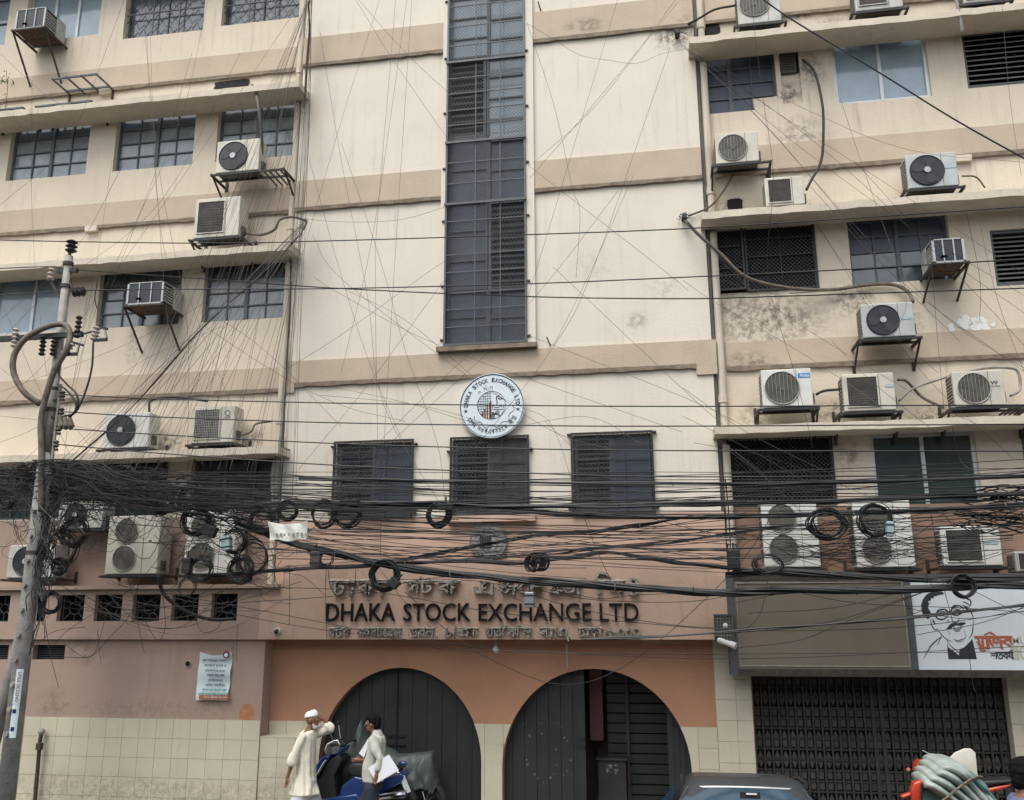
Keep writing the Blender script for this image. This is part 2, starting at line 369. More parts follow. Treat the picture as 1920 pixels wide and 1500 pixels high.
def alu_window(h, n, Y, m='glass_blue', lattice=False):
    X0, X1, Z0, Z1 = h
    w = frame_mb(X0, X1, Z0, Z1, Y, .05, .07).build('window', M['alu'], B, label='aluminium framed sliding window')
    cw = (X1-X0-.1)/n
    for i in range(n):
        x = X0+.05+i*cw; y = Y+.012*(i % 2)
        MB().box(x, x+cw, y-.003, y+.003, Z0+.05, Z1-.05).build('pane', M[m], w)
        if i: MB().box(x-.025, x+.025, Y-.03, Y+.02, Z0+.05, Z1-.05).build('mullion', M['alu'], w)
    if lattice:
        k = int((X1-X0)/.16); q = int((Z1-Z0)/.16)
        bars(w, 'inner_grille_bar', X0+.05, X1-.05, Z0+.05, Z1-.05, Y+.05, [X0+(i+.5)*(X1-X0)/k for i in range(k)], [Z0+(j+.5)*(Z1-Z0)/q for j in range(q)], .012, M['alu'])
    return w
def wire_mesh(h, Y, pitch, t, m, parent):
    X0, X1, Z0, Z1 = h; b = MB(); Wd = X1-X0; H = Z1-Z0
    for sgn in (1, -1):
        c = -H
        while c < Wd:
            x0 = max(0, c); x1 = min(Wd, c+H)     # line x = c + s
            if x1 > x0+.01:
                za, zb = x0-c, x1-c
                if sgn < 0: za, zb = H-za, H-zb
                b.obox((X0+x0, Y+sgn*t*.45, Z0+za), (X0+x1, Y+sgn*t*.45, Z0+zb), t*.8, t, side=(0, 1, 0))
            c += pitch*1.4142
    return b.build('wire_mesh', M[m], parent, kind='stuff', fixn=False)
def grille(h, Y, cols, zs, pitch=.043, t=.005, m='grill', gname='security_grille', colx=None, hooks=True):
    X0, X1, Z0, Z1 = h
    gm = frame_mb(X0, X1, Z0, Z1, Y, .03, .03).build(gname, M[m], B)
    xs = colx or [X0+(X1-X0)*i/cols for i in range(1, cols)]
    bars(gm, 'grille_bar', X0+.03, X1-.03, Z0+.03, Z1-.03, Y, xs, zs, .015, M[m])
    wire_mesh((X0+.02, X1-.02, Z0+.02, Z1-.02), Y+.022, pitch, t, 'mesh', gm)
    if hooks:
        z = Z0+.1
        while z < Z1:
            for x, s in ((X0, -1), (X1, 1)):
                MB().box(min(x, x+s*.05), max(x, x+s*.05), Y-.012, Y+.05, z-.012, z+.012).build('fixing_lug', M['rust'], gm)
            z += U(.85, 1.1)
    return gm
def louvres(h, Y, n, m='louvre', name='louvred_window', tilt=.5, gap=()):
    X0, X1, Z0, Z1 = h
    w = frame_mb(X0, X1, Z0, Z1, Y, .045, .09).build(name, M['steel_bar'], B)
    for i in range(n):
        z = Z0+.05+(Z1-Z0-.1)*(i+.5)/n; hh = (Z1-Z0-.1)/n*.38; a = U(-.006, .006)
        s = MB(); s.add([(X0+.04, Y-.05, z-hh), (X1-.04, Y-.05, z-hh+a), (X1-.04, Y+.04, z+hh+a), (X0+.04, Y+.04, z+hh),
                         (X0+.04, Y-.044, z-hh-.012), (X1-.04, Y-.044, z-hh-.012+a), (X1-.04, Y+.046, z+hh-.012+a), (X0+.04, Y+.046, z+hh-.012)],
                        [(0, 1, 2, 3), (4, 7, 6, 5), (0, 4, 5, 1), (1, 5, 6, 2), (2, 6, 7, 3), (3, 7, 4, 0)])
        s.build('louvre_slat', M[m], w)
    return w
# wing openings
Lw = dict(a0=rect(-130, -75, 8, 84), a1=rect(62, -60, 184, 64), a2=rect(245, -70, 380, 56), a3=rect(424, -75, 560, 32),
          b1=rect(24, 236, 160, 325), b2=rect(222, 212, 360, 308), b3=rect(411, 200, 549, 292),
          c1=rect(-80, 525, 125, 612), c2=rect(190, 508, 334, 607), c3=rect(386, 492, 532, 595),
          d1=rect(-120, 868, 308, 968), d2=rect(361, 854, 529, 962), b0=rect(-190, 262, -40, 345))
Rw = dict(a1=rect(1321, 98, 1460, 202), a1n=rect(1460, 92, 1505, 192), a2=rect(1556, 68, 1748, 180), a3=rect(1800, 52, 1990, 150),
          b1=rect(1337, 425, 1536, 540), b2=rect(1587, 410, 1790, 522), b3=rect(1855, 432, 2040, 527),
          c1=rect(1362, 822, 1570, 945), c2=rect(1630, 814, 1845, 955), c3=rect(1912, 806, 2080, 950),
          z1=rect(1380, -260, 1540, -140), z2=rect(1620, -280, 1800, -150))
for k in ('b1', 'b2', 'b3', 'b0'):                       # windows of one row share sill and head
    h = Lw[k]; Lw[k] = (h[0], h[1], Lw['b2'][2], Lw['b2'][3])
for k in ('c1', 'c2', 'c3'): h = Lw[k]; Lw[k] = (h[0], h[1], Lw['c3'][2], Lw['c3'][3])
b = MB(); wall(b, XL, XC0, LEDGE, ZT, WY, list(Lw.values())); b.build('left_wing_wall', M['cream_wing'], B, fixn=False)
b = MB(); wall(b, XC1, XR, zl(1500, 950), ZT, WY, list(Rw.values())); b.build('right_wing_wall', M['cream_wing'], B, fixn=False)
b = MB(); wall(b, XC1, XR, -.1, zl(1500, 950), WY, [(at(1409, 1265, .12).x, at(1899, 1265, .12).x, -.1, at(1500, 1262, .12).z)], .25); b.build('brown_lower_wall', M['brown_wall'], B, fixn=False)
# the lower part of the left wing behind the outdoor units is salmon: a coat of paint 4 mm proud
pz = zl(400, 968)
b = MB(); b.box(XL, XC0, WY-.006, WY-.001, LEDGE, pz); b.build('salmon_lower_wall', M['pink_wall'], B)
# central block
shaft = rect(843, -60, 990, 646, 0)
Cw = [rect(632, 833, 771, 966, 0), rect(849, 825, 990, 965, 0), rect(1074, 816, 1226, 963, 0)]
zt_, zb_ = Cw[1][3], Cw[1][2]; Cw = [(h[0], h[1], zb_, zt_) for h in Cw]
b = MB(); wall(b, XC0, XC1, PINKZ, ZT, 0, [shaft]+Cw, .28)
for x, s in ((XC0, 1), (XC1, -1)): b.add([(x, 0, PINKZ), (x, WY+.01, PINKZ), (x, WY+.01, ZT), (x, 0, ZT)], [(0, 1, 2, 3)])
b.build('central_wall', M['cream'], B, fixn=False)
b = MB(); b.box(XC0, at(1360, 1000, 0).x, .002, .15, LEDGE-.1, PINKZ); b.build('salmon_central_wall', M['pink'], B)
# dark rooms, side walls, back and roof
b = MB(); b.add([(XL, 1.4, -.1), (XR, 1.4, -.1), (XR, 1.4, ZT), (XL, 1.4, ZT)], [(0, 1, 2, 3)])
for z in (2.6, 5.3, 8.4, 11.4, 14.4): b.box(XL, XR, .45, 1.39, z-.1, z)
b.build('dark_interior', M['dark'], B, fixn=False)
b = MB(); b.box(XL, XL+.2, .5, 12, -.1, ZT); b.box(XR-.2, XR, .5, 12, -.1, ZT); b.box(XL, XR, 11.8, 12, -.1, ZT); b.box(XL-.3, XR+.3, -.3, 12.3, ZT, ZT+.25)
b.box(XL, XL+.2, .13, .5, -.1, ZT); b.box(XR-.2, XR, .13, .5, -.1, ZT)
b.build('rear_and_roof', M['slab'], B)
# bands: each stands 3 cm proud of its wall with a rough drip edge below
def band(X0, X1, Z0, Z1, Y, t=.035, lip=True):
    b = MB(); b.box(X0, X1, Y-t, Y, Z0, Z1); b.build('band', M['band'], B)
    if lip:
        b = MB(); n = max(2, int((X1-X0)/.12)); pr = [(X0+(X1-X0)*i/n, U(.0, .022)) for i in range(n+1)]
        for i in range(n):
            (xa, ja), (xb, jb) = pr[i], pr[i+1]
            b.add([(xa, Y-t-.012, Z0+.02+ja*.3), (xb, Y-t-.012, Z0+.02+jb*.3), (xb, Y-t-.012, Z0-.03-jb), (xa, Y-t-.012, Z0-.03-ja), (xa, Y, Z0+.02), (xb, Y, Z0+.02), (xb, Y, Z0-.02), (xa, Y, Z0-.02)],
                  [(0, 3, 2, 1), (0, 1, 5, 4), (3, 7, 6, 2)])
        b.build('drip_edge', M['dark_lip'] if 'dark_lip' in M else M['band'], B)
M['dark_lip'] = mat('dark_lip_plaster', (.24, .19, .14), .9, var=.4, scale=9)  # darker lip colour draws in the shadow line below each band
bl = [(zl(400, 148), zl(400, 107)), (zl(300, 417), zl(300, 373)), (zl(300, 742), zl(300, 701))]
for z0, z1 in bl[:2]: band(XL, XC0-.09, z0, z1, WY)
band(XL, XC0-.003, bl[2][0], bl[2][1], WY)
br = [(zl(1700, 302), zl(1700, 251)), (zl(1600, 681), zl(1600, 632))]
for z0, z1 in br: band(XC1+.2, XR, z0, z1, WY)
band(XC1+.2, XR, zl(1600, 15), zl(1600, -32), WY)
xs0, xs1 = at(828, 400, 0).x, at(1003, 400, 0).x
for (zo, zi) in (((730, 108), (730, 56)), ((730, 380), (730, 327))):
    za, zb = at(*zo, 0).z, at(*zi, 0).z
    band(XC0, xs0, za, zb, 0); band(xs1, XC1, za, zb, 0)
za, zb = at(960, 702.5, 0).z, at(960, 657, 0).z
band(XC0+.16, XC1-.24, za, zb, 0)
MB().box(XC0-.0, XC0+.16, -.035, 0, za-.13, zb).build('band', M['band'], B); MB().box(XC1-.24, XC1+.06, -.035, 0, za-.14, zb).build('band', M['band'], B)
b = MB()
for x0, x1 in ((xs0, shaft[0]), (shaft[1], xs1)): b.box(x0, x1, -.06, 0, shaft[2], ZT-.05)
b.build('shaft_surround', M['cream'], B)
MB().box(xs0-.02, xs1+.02, -.14, -.0, shaft[2]-.075, shaft[2]-.005, .004).build('sill', M['dark_lip'], B)
# sun shade slabs
def slab(X0, X1, zlow, Yf=-.42, t=.11, m='slab'):
    b = MB(); n = int((X1-X0)/.18)
    pr = [(X0+(X1-X0)*i/n, U(-.008, .008), U(-.006, .010)) for i in range(n+1)]
    for i in range(n):
        (xa, ja, ka), (xb, jb, kb) = pr[i], pr[i+1]
        b.add([(xa, Yf+ja, zlow+ka), (xb, Yf+jb, zlow+kb), (xb, Yf+jb, zlow+t+kb), (xa, Yf+ja, zlow+t+ka), (xa, WY, zlow+.02), (xb, WY, zlow+.02), (xb, WY, zlow+t+.03), (xa, WY, zlow+t+.03)],
              [(0, 1, 2, 3), (3, 2, 6, 7), (0, 4, 5, 1)])
    for (x, s) in ((X0, 0), (X1, 1)):
        b.add([(x, Yf, zlow), (x, Yf, zlow+t), (x, WY, zlow+t), (x, WY, zlow)], [(0, 1, 2, 3)])
    b.build('sunshade_slab', M[m], B)
S1, S2, S3 = at(300, 189, -.42).z, (at(500, 471, -.42).z), at(400, 854, -.42).z
xle = at(563, 163, -.42).x
for z in (S1, S2, S3): slab(XL, xle-.02, z)
xre = at(1293, 90, -.42).x
T1, T2, T3 = at(1600, 50, -.42).z, at(1600, 390, -.42).z, at(1500, 809, -.42).z
slab(xre, XR, T1); slab(at(1316, 413, -.42).x, XR, T2); slab(at(1340, 813, -.42).x, XR, T3)
slab(XL, xle, S1+3.05)
MB().box(XC1, XR, -.42, WY, at(1600, 1083, -.45).z-.1, at(1600, 1078, -.45).z).build('unit_ledge', M['brown_wall'], B)
# window fillings of the wings
YW = WY+.13
steel_window(Lw['a0'], 3, 4, YW, ['glass_blue']); alu_window(Lw['a1'], 3, YW, 'glass_blue')
def lattice_window(h):
    w = steel_window(h, 2, 1, YW+.04, ['glass'])
    X0, X1, Z0, Z1 = h; n = 6; q = 6
    for i in range(n):
        for j in range(q):
            x = X0+(X1-X0)*(i+.5)/n; z = Z0+(Z1-Z0)*(j+.5)/q; a, c = (X1-X0)/n/2, (Z1-Z0)/q/2
            MB().tube([(x-a, YW-.04, z-c*.2), (x-a*.3, YW-.04, z+c*.7), (x+a*.2, YW-.04, z-c*.4), (x+a, YW-.04, z+c*.3)], .009, 4).build('scroll_bar', M['steel_bar'], w)
    bars(w, 'grille_bar', X0, X1, Z0, Z1, YW-.05, [X0+(X1-X0)*i/3 for i in (1, 2)], [Z0+(Z1-Z0)*j/3 for j in (1, 2)], .018, M['steel_bar'])
lattice_window(Lw['a2']); lattice_window(Lw['a3'])
for k in ('b0', 'b1', 'b2', 'b3'): steel_window(Lw[k], 4, 4, YW, ['glass', 'glass_lo'], low=3)  # top panes darker: slab shade and dirt are put into the glass colour
alu_window(Lw['c1'], 3, YW, 'glass_blue')
steel_window(Lw['c2'], 4, 4, YW, ['glass', 'glass_lo'], low=2); steel_window(Lw['c3'], 4, 4, YW, ['glass', 'glass_lo'], low=3)
steel_window(Lw['d1'], 6, 3, YW, ['glass_teal']); steel_window(Lw['d2'], 3, 3, YW, ['glass_teal'])
steel_window(Rw['a1'], 3, 4, YW, ['board'], missing=((2, 0),))
b = MB(); b.box(Rw['a1n'][0], Rw['a1n'][1], WY+.06, WY+.2, Rw['a1n'][2], Rw['a1n'][3]-.42); b.build('filled_opening', M['cream_wing'], B)
x_, y_ = Rw['a1'][0]+(Rw['a1'][1]-Rw['a1'][0])*.66, Rw['a1'][2]
MB().box(x_, Rw['a1'][1]+.05, WY+.04, WY+.2, y_, y_+.2, .02).build('filled_opening', M['cream_wing'], B)
alu_window(Rw['a2'], 2, YW-.05, 'glass_blue', True)
louvres(Rw['a3'], YW-.04, 11)
alu_window(Rw['c2'], 2, YW-.05, 'glass_teal', True)
steel_window(Rw['b2'], 4, 4, YW, ['board', 'glass'], low=2); louvres(Rw['b3'], YW-.04, 11); steel_window(Rw['c3'], 4, 4, YW, ['glass'])
steel_window(Rw['z1'], 3, 3, YW, ['glass']); steel_window(Rw['z2'], 3, 3, YW, ['glass'])
def zs_of(h, n): return [h[2]+(h[3]-h[2])*j/n for j in range(1, n)]
h = Rw['b1']; grille((h[0]+(h[1]-h[0])*.30, h[1], h[2], h[3]), WY-.02, 2, zs_of(h, 4), m='black', hooks=False)
# the hinged leaf of that grille hangs slightly crooked
gl = MB(); q = (h[0]+.01, h[0]+(h[1]-h[0])*.29, h[2]+.03, h[3]-.02)
grille(q, WY-.05, 1, zs_of(q, 3), m='black', gname='grille_leaf', hooks=False)
h = Rw['c1']; grille(h, WY-.02, 5, zs_of(h, 4), m='black', hooks=False)
# fillings of the central shaft, section by section
Ys = .10
def panel(x0, x1, y0, y1, m, n=1, Y=Ys, name='shutter_panel'):
    a = at(x0, y0, Y); c = at(x1, y1, Y)
    f = frame_mb(a.x, c.x, c.z, a.z, Y-.02, .03, .05).build('window', M['steel_bar'], B)
    for j in range(n):
        z0 = c.z+(a.z-c.z)*j/n; z1 = c.z+(a.z-c.z)*(j+1)/n
        MB().box(a.x+.02, c.x-.02, Y, Y+.02, z0+.01, z1-.01).build('pane' if 'glass' in m else 'shutter_panel', M[m], f)
        if j: MB().box(a.x+.02, c.x-.02, Y-.03, Y-.005, z0-.012, z0+.012).build('glazing_bar', M['steel_bar'], f)
def open_louvre(x0, x1, y0, y1, n, Y=Ys):
    a = at(x0, y0, Y); c = at(x1, y1, Y); louvres((a.x, c.x, c.z, a.z), Y, n, 'steel_bar', 'louvred_window')
panel(842, 917, -70, 108, 'glass_blue', 5); panel(917, 992, -70, 106, 'glass_blue', 5)
open_louvre(842, 912, 118, 258, 12); panel(914, 992, 108, 262, 'glass_blue', 4)
panel(840, 917, 264, 378, 'board', 2); panel(917, 993, 262, 376, 'board', 2)
panel(840, 915, 382, 545, 'board', 3); open_louvre(917, 992, 380, 545, 14)
panel(840, 917, 548, 645, 'board', 2); panel(917, 993, 546, 645, 'board', 2)
gz = [at(915, y, -.05).z for y in (8, 46, 82, 111, 143, 172, 203, 231, 262, 302, 341, 378, 412, 475, 508, 547, 578, 611)] + [at(915, -30, -.05).z]
sg = (shaft[0]+.0, shaft[1]-.0, shaft[2]+.02, ZT-.3)
gxs = [at(891, 400, -.075).x, at(938, 400, -.075).x]
gm = grille((shaft[0], shaft[1], shaft[2]+.02, shaft[3]), -.075, 3, gz, colx=gxs)
for y in (111, 262, 378):
    z = at(915, y, -.09).z; MB().box(shaft[0]-.01, shaft[1]+.01, -.12, -.092, z-.02, z+.02).build('grille_rail', M['grill'], gm)
for i, h in enumerate(Cw):
    X0, X1, Z0, Z1 = h; mid = (X0+X1)/2
    kinds = [('louvre', 'board'), ('louvre', 'wood'), ('louvre', 'board')][i]
    louvres((X0+.02, mid, Z0+.02, Z1-.02), Ys, 14, 'steel_bar', 'louvred_window')
    f = frame_mb(mid, X1-.02, Z0+.02, Z1-.02, Ys, .035, .04).build('window', M['steel_bar'], B)
    for j in range(3):
        z0 = Z0+.03+(Z1-Z0-.06)*j/3; MB().box(mid+.03, X1-.05, Ys-.01, Ys+.01, z0+.01, z0+(Z1-Z0)/3-.02).build('shutter_panel', M[['board', 'coil', 'board'][i]], f)
    grille((X0-.03, X1+.03, Z0-.03, Z1+.03), -.05, 3, zs_of((X0, X1, Z0, Z1), 6), m='black')
MB().box(Cw[1][0]-.05, Cw[1][1]+.12, -.12, 0, PINKZ-.09, PINKZ-.0).build('sill', M['pink'], B)
# drainpipes
def pipe(px, y0, y1, Y, r, name='drainpipe', m='slab', joints=()):
    a = at(px[0], y0, Y); x = a.x; c = at(px[1], y1, Y)
    p = MB().cyl((x, Y, a.z), (x, Y, c.z), r, 10).build(name, M[m], B, smooth=False)
    z = a.z-.8
    while z > c.z:
        MB().cyl((x, Y, z), (x, Y, z+.12), r*1.22, 10).build('pipe_collar', M[m], p); MB().box(x-r*1.5, x+r*1.5, Y, WY+.0, z-.25, z-.22).build('pipe_clamp', M['rust'], p); z -= 1.5
    return p
xlp = at(545, 480, .04).x
for z0, z1 in ((ZT, S1+.1), (S1-.02, S2+.1), (S2-.02, S3+.1), (S3-.02, LEDGE)):
    p = MB().cyl((XC0-.08, .045, z0), (XC0-.08, .045, z1), .052, 10).build('drainpipe', M['slab'], B)
    MB().cyl((XC0-.08, .045, z1+.45), (XC0-.08, .045, z1+.57), .066, 10).build('pipe_collar', M['slab'], p)
    p = MB().cyl((XC1+.12, .045, z0), (XC1+.12, .045, z1 if z1 > LEDGE else 3.4), .055, 10).build('drainpipe', M['slab'], B)
    MB().cyl((XC1+.12, .045, z1+.5), (XC1+.12, .045, z1+.62), .07, 10).build('pipe_collar', M['slab'], p)
MB().box(XC1+.005, XC1+.045, .02, WY, 3.3, ZT-.1).build('wall_gap', M['coil'], B)
# small knocked out holes and oddments on the walls
def hole(px, py, w, h):
    p = at(px, py, WY); w2, h2 = w/2, h/2; n = 22
    sq = lambda c_: math.copysign(abs(c_)**.35, c_)
    f = lambda k, jj: [(p.x+sq(cos(2*pi*i/n))*w2*(1+(k-1)*.6)*jj[i], p.z+sq(sin(2*pi*i/n))*h2*k*jj[i]) for i in range(n)]
    j = [U(.93, 1.07) for _ in range(n)]
    o = MB().prism(f(1.12, j), WY-.006, WY+.002).build('broken_hole', M['brick_raw'], B)
    MB().prism(f(1., j), WY-.012, WY-.004).build('hole_opening', M['dark'], o)
hole(435, 158, .62, .14); hole(1333, 55, .26, .18); hole(1378, 384, .22, .18)
for px, py in ((198, 172), (172, 429), (1806, 297)):
    p = at(px, py, WY-.05); MB().box(p.x-.11, p.x+.11, WY-.08, WY, p.z-.05, p.z+.05, .004).build('plaster_block', M['slab'], B)
p = at(1826, 607, WY); b = MB()
for k in range(34):
    x, z = p.x+random.gauss(0, .12), p.z+random.gauss(0, .07)-.02; r = U(.02, .07)
    b.prism([(x+cos(t*pi/3)*r*U(.6, 1.2), z+sin(t*pi/3)*r*U(.6, 1.2)) for t in range(6)], WY-.004-.0004*k, WY)
b.build('plaster_patch', M['plaster_new'], B)
# ---------------------------------------------------------------- ground floor
BY = -.45; beamZ = at(900, 1199, BY).z; lx0 = XL; bx1 = at(1378, 1150, BY).x; px0 = at(492, 1300, -.38).x
# sign beam with its shaped top; the left wing's parapet runs on from it
ztop_end = at(480, 1098, BY).z; ztop_r = at(1370, 1083, BY).z; zhi = at(620, 1064, BY).z
prof = [(lx0, beamZ), (bx1, beamZ), (bx1, ztop_r)]
xa, xb = at(1375, 1085, BY).x, at(1290, 1056, BY).x
for k in range(9): t = k/8; prof.append((xa+(xb-xa)*t-.01, ztop_r+(zhi-ztop_r)*(.5-.5*cos(pi*t))))
xc = at(1120, 1050, BY).x; xd = at(820, 1050, BY).x
for k in range(1, 9): t = k/8; prof.append((xb+(xc-xb)*t, zhi+.09*sin(pi*t)))
for k in range(1, 9): t = k/8; prof.append((xc+(xd-xc)*t, zhi+.04*sin(pi*t)))
xe = at(600, 1066, BY).x; xf = at(490, 1095, BY).x
for k in range(1, 9): t = k/8; prof.append((xd+(xe-xd)*t, zhi+.09*sin(pi*t)))
for k in range(1, 9): t = k/8; prof.append((xe+(xf-xe)*t, zhi+(ztop_end-zhi)*(.5-.5*cos(pi*t))))
prof.append((lx0, ztop_end))
bt = [p for p in prof[2:] if xf-.01 <= p[0]]
b = MB(); b.prism([(xf, beamZ), (bx1, beamZ)]+bt, BY, BY+.22); sign_beam = b.build('sign_beam', M['pink'], B)
MB().box(bx1-.45, bx1, BY+.22, WY, beamZ, ztop_r-.02).build('beam_return', M['pink'], B)
b = MB(); b.box(xf-.0, bx1-.45, BY+.22, WY-.0, beamZ, beamZ+.12); b.build('beam_soffit', M['pink'], B)
# left parapet with its row of small barred openings
small = []
for (x0, x1, y0, y1) in ((-70, -38, 1118, 1166), (-12, 17, 1118, 1166), (55, 85, 1117, 1166), (113, 157, 1116, 1166), (182, 228, 1116, 1166), (253, 300, 1114, 1164), (326, 372, 1112, 1163), (400, 445, 1112, 1161)):
    small.append(rect(x0, y0, x1, y1, BY+.03))
zz = (sum(s[2] for s in small)/len(small), sum(s[3] for s in small)/len(small)); small = [(s[0], s[1], zz[0], zz[1]) for s in small]
b = MB(); wall(b, XL, xf, beamZ, LEDGE, BY+.0, small, .16); b.add([(XL, BY, beamZ), (xf, BY, beamZ), (xf, WY, beamZ), (XL, WY, beamZ)], [(0, 1, 2, 3)]); b.build('parapet_wall', M['pink_wall'], B, fixn=False)
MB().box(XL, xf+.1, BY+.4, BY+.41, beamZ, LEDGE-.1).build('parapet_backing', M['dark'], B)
b = MB(); b.box(XL, xf+.3, BY-.07, WY, LEDGE-.055, LEDGE); b.build('unit_ledge', M['pink_wall'], B)
for s in small:
    w = frame_mb(*s, BY+.1, .015, .02).build('vent_grille', M['black'], B); cx, cz = (s[0]+s[1])/2, (s[2]+s[3])/2; hw, hh = (s[1]-s[0])/2, (s[3]-s[2])/2
    MB().ring((cx, BY+.1, cz), hw*.42, .006, 16).build('grille_ring', M['grill'], w)
    for k in range(8):
        a = pi/4*k; m_ = min(hw/max(1e-3, abs(cos(a))), hh/max(1e-3, abs(sin(a))))
        MB().tube([(cx+cos(a)*hw*.42, BY+.1, cz+sin(a)*hw*.42), (cx+cos(a)*m_, BY+.1, cz+sin(a)*m_)], .006, 4).build('grille_bar', M['grill'], w)
# left ground floor wall
GY = -.38; tileZ = at(250, 1347, GY).z
vents = [rect(63, 1209, 120, 1237, GY), rect(-50, 1209, 14, 1237, GY)]
b = MB(); wall(b, XL, px0, 0, beamZ, GY, vents+[], .18); b.add([(px0, GY, 0), (px0, WY, 0), (px0, WY, beamZ), (px0, GY, beamZ)], [(0, 1, 2, 3)]); b.build('ground_floor_wall', M['pink_wall'], B, fixn=False)
for s in vents:
    w = frame_mb(*s, GY+.12, .012, .02).build('vent_grille', M['black'], B)
    for j in range(1, 8): MB().box(s[0]+.012, s[1]-.012, GY+.115, GY+.125, s[2]+(s[3]-s[2])*j/8-.004, s[2]+(s[3]-s[2])*j/8+.004).build('grille_bar', M['grill'], w)
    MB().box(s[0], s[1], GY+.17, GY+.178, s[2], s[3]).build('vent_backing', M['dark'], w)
# arch wall
AY = -.10; ax1 = at(1341, 1300, AY).x; tz2 = at(920, 1357, AY).z
def arch_geo(l, r, top, yc):
    a = at(l, yc, AY); c = at(r, yc, AY); t = at((l+r)/2, top, AY)
    return ((a.x+c.x)/2, (c.x-a.x)/2, a.z, t.z-a.z)     # centre x, half width, spring z, rise
AR = [arch_geo(598, 903, 1252, 1425), arch_geo(942, 1297, 1254, 1440)]
def arch_top(A, x):
    u = (x-A[0])/A[1]
    return A[2]+A[3]*sqrt(max(0, 1-u*u)) if abs(u) < 1 else None
b = MB(); xs = [px0]; 
for A in AR: xs += [A[0]-A[1]*cos(pi*i/48) for i in range(49)]
xs.append(ax1); zb0 = beamZ+.02
for i in range(len(xs)-1):
    x0, x1 = xs[i], xs[i+1]; z0 = z1 = 0; mx = (x0+x1)/2
    for A in AR:
        if arch_top(A, mx): z0 = arch_top(A, x0) or A[2]; z1 = arch_top(A, x1) or A[2]
    b.add([(x0, AY, z0), (x1, AY, z1), (x1, AY, zb0), (x0, AY, zb0)], [(0, 1, 2, 3)])
    if z0 or z1:
        b.add([(x0, AY, z0), (x1, AY, z1), (x1, AY+.24, z1), (x0, AY+.24, z0)], [(0, 1, 2, 3)])
for A in AR:
    for x in (A[0]-A[1], A[0]+A[1]): b.add([(x, AY, 0), (x, AY+.24, 0), (x, AY+.24, A[2]), (x, AY, A[2])], [(0, 1, 2, 3)])
b.build('arch_wall', M['arch'], B, fixn=False)
# tile facings: every tile an object
tw, th, gp = .262, .262, .0042
tile_me = MB().box(gp/2, tw-gp/2, 0, .012, gp/2, th-gp/2).mesh('tile', M['tile'])
def tiles(X0, X1, Z0, Z1, Y, parent, cut=None, right=False):
    bk = MB(); nx = 0; j = 0
    z = Z1
    while z > Z0+.02:
        zl_ = max(z-th, Z0); x = X0
        while x < X1-.02:
            xr = min(x+tw, X1)
            full = abs(xr-x-tw) < 1e-6 and abs(z-zl_-th) < 1e-6
            poly = None
            if cut:
                hit = any(abs(xx-A[0]) < A[1]+.01 and zq < A[2]+A[3] and (zq < A[2] or ((xx-A[0])/A[1])**2+((zq-A[2])/A[3])**2 < 1.02) for A in AR for xx in (x, xr, (x+xr)/2) for zq in (zl_, z))
                if hit:
                    ins = []; S = 6; L_, R_ = [], []
                    for k in range(S+1):
                        zq = zl_+(z-zl_)*k/S; a_, c_ = x+gp/2, xr-gp/2
                        for A in AR:
                            u = 1 if zq <= A[2] else sqrt(max(0, 1-((zq-A[2])/A[3])**2))
                            if zq > A[2]+A[3]: continue
                            e0, e1 = A[0]-A[1]*u, A[0]+A[1]*u
                            if e0 < c_ and e1 > a_:
                                if (x+xr)/2 < A[0]: c_ = min(c_, max(e0, a_))
                                else: a_ = max(a_, min(e1, c_))
                        L_.append((a_, zq)); R_.append((c_, zq))
                    if max(r[0]-l[0] for l, r in zip(L_, R_)) < .02: x = xr; continue
                    poly = L_[::-1]+R_
                    poly = [(p[0]+(0 if i != 0 else 0), p[1]) for i, p in enumerate(poly)]
                    t = MB(); 
                    for k in range(S):
                        l0, l1, r0_, r1_ = L_[k], L_[k+1], R_[k], R_[k+1]
                        t.add([(l0[0], Y-.012, l0[1]), (r0_[0], Y-.012, r0_[1]), (r1_[0], Y-.012, r1_[1]), (l1[0], Y-.012, l1[1]), (l0[0], Y, l0[1]), (r0_[0], Y, r0_[1]), (r1_[0], Y, r1_[1]), (l1[0], Y, l1[1])],
                              [(0, 1, 2, 3), (0, 3, 7, 4), (1, 5, 6, 2)])
                    t.build('tile', M['tile'], parent); x = xr; continue
            if full: inst('tile', tile_me, (x, Y-.012-U(0, .0015), zl_), parent)
            else: MB().box(x+gp/2, xr-gp/2, Y-.012, Y, zl_+gp/2, z-gp/2).build('tile', M['tile'], parent)
            x = xr
        z = zl_
gr = MB(); gr.box(-10.9, px0+.0, GY-.006, GY-.001, 0, tileZ).build('tile_bed', M['grout'], B)
TW = bpy.data.objects.new('tiled_dado', None); COL.objects.link(TW); TW.parent = B
tiles(px0-20*tw, px0, .0, tileZ, GY-.007, TW)
# plinth block beside the left arch
q0, q1 = px0+.001, at(556, 1450, GY+.02).x; qz = at(520, 1383, GY).z
MB().box(q0, q1, GY+.02, AY, 0, qz).build('tile_block', M['grout'], B)
tiles(q0, q1, 0, qz, GY+.018, TW); MB().box(q0, q1+.012, GY, AY, qz, qz+.012).build('block_cap', M['tile'], B)
tiles(px0+.01, ax1, .0, tz2, AY-.003, TW, cut=True)
# right pier, tiled from floor to signboard
rx0, rx1 = at(1343, 1300, AY-.02).x, at(1408, 1300, AY-.02).x; rz1 = at(1360, 1203, AY).z
MB().box(ax1, at(1409, 1300, AY).x, AY, WY+.2, 0, 3.3).build('pier', M['grout'], B)
tiles(ax1+.004, at(1409, 1300, AY).x, 0, 13*th, AY-.002, TW)
pr0 = at(1897, 1380, .02).x
MB().box(pr0, XR, -.02, WY+.3, 0, 2.6).build('pier', M['grout'], B); tiles(pr0, pr0+3*tw, 0, 9*th, -.022, TW)
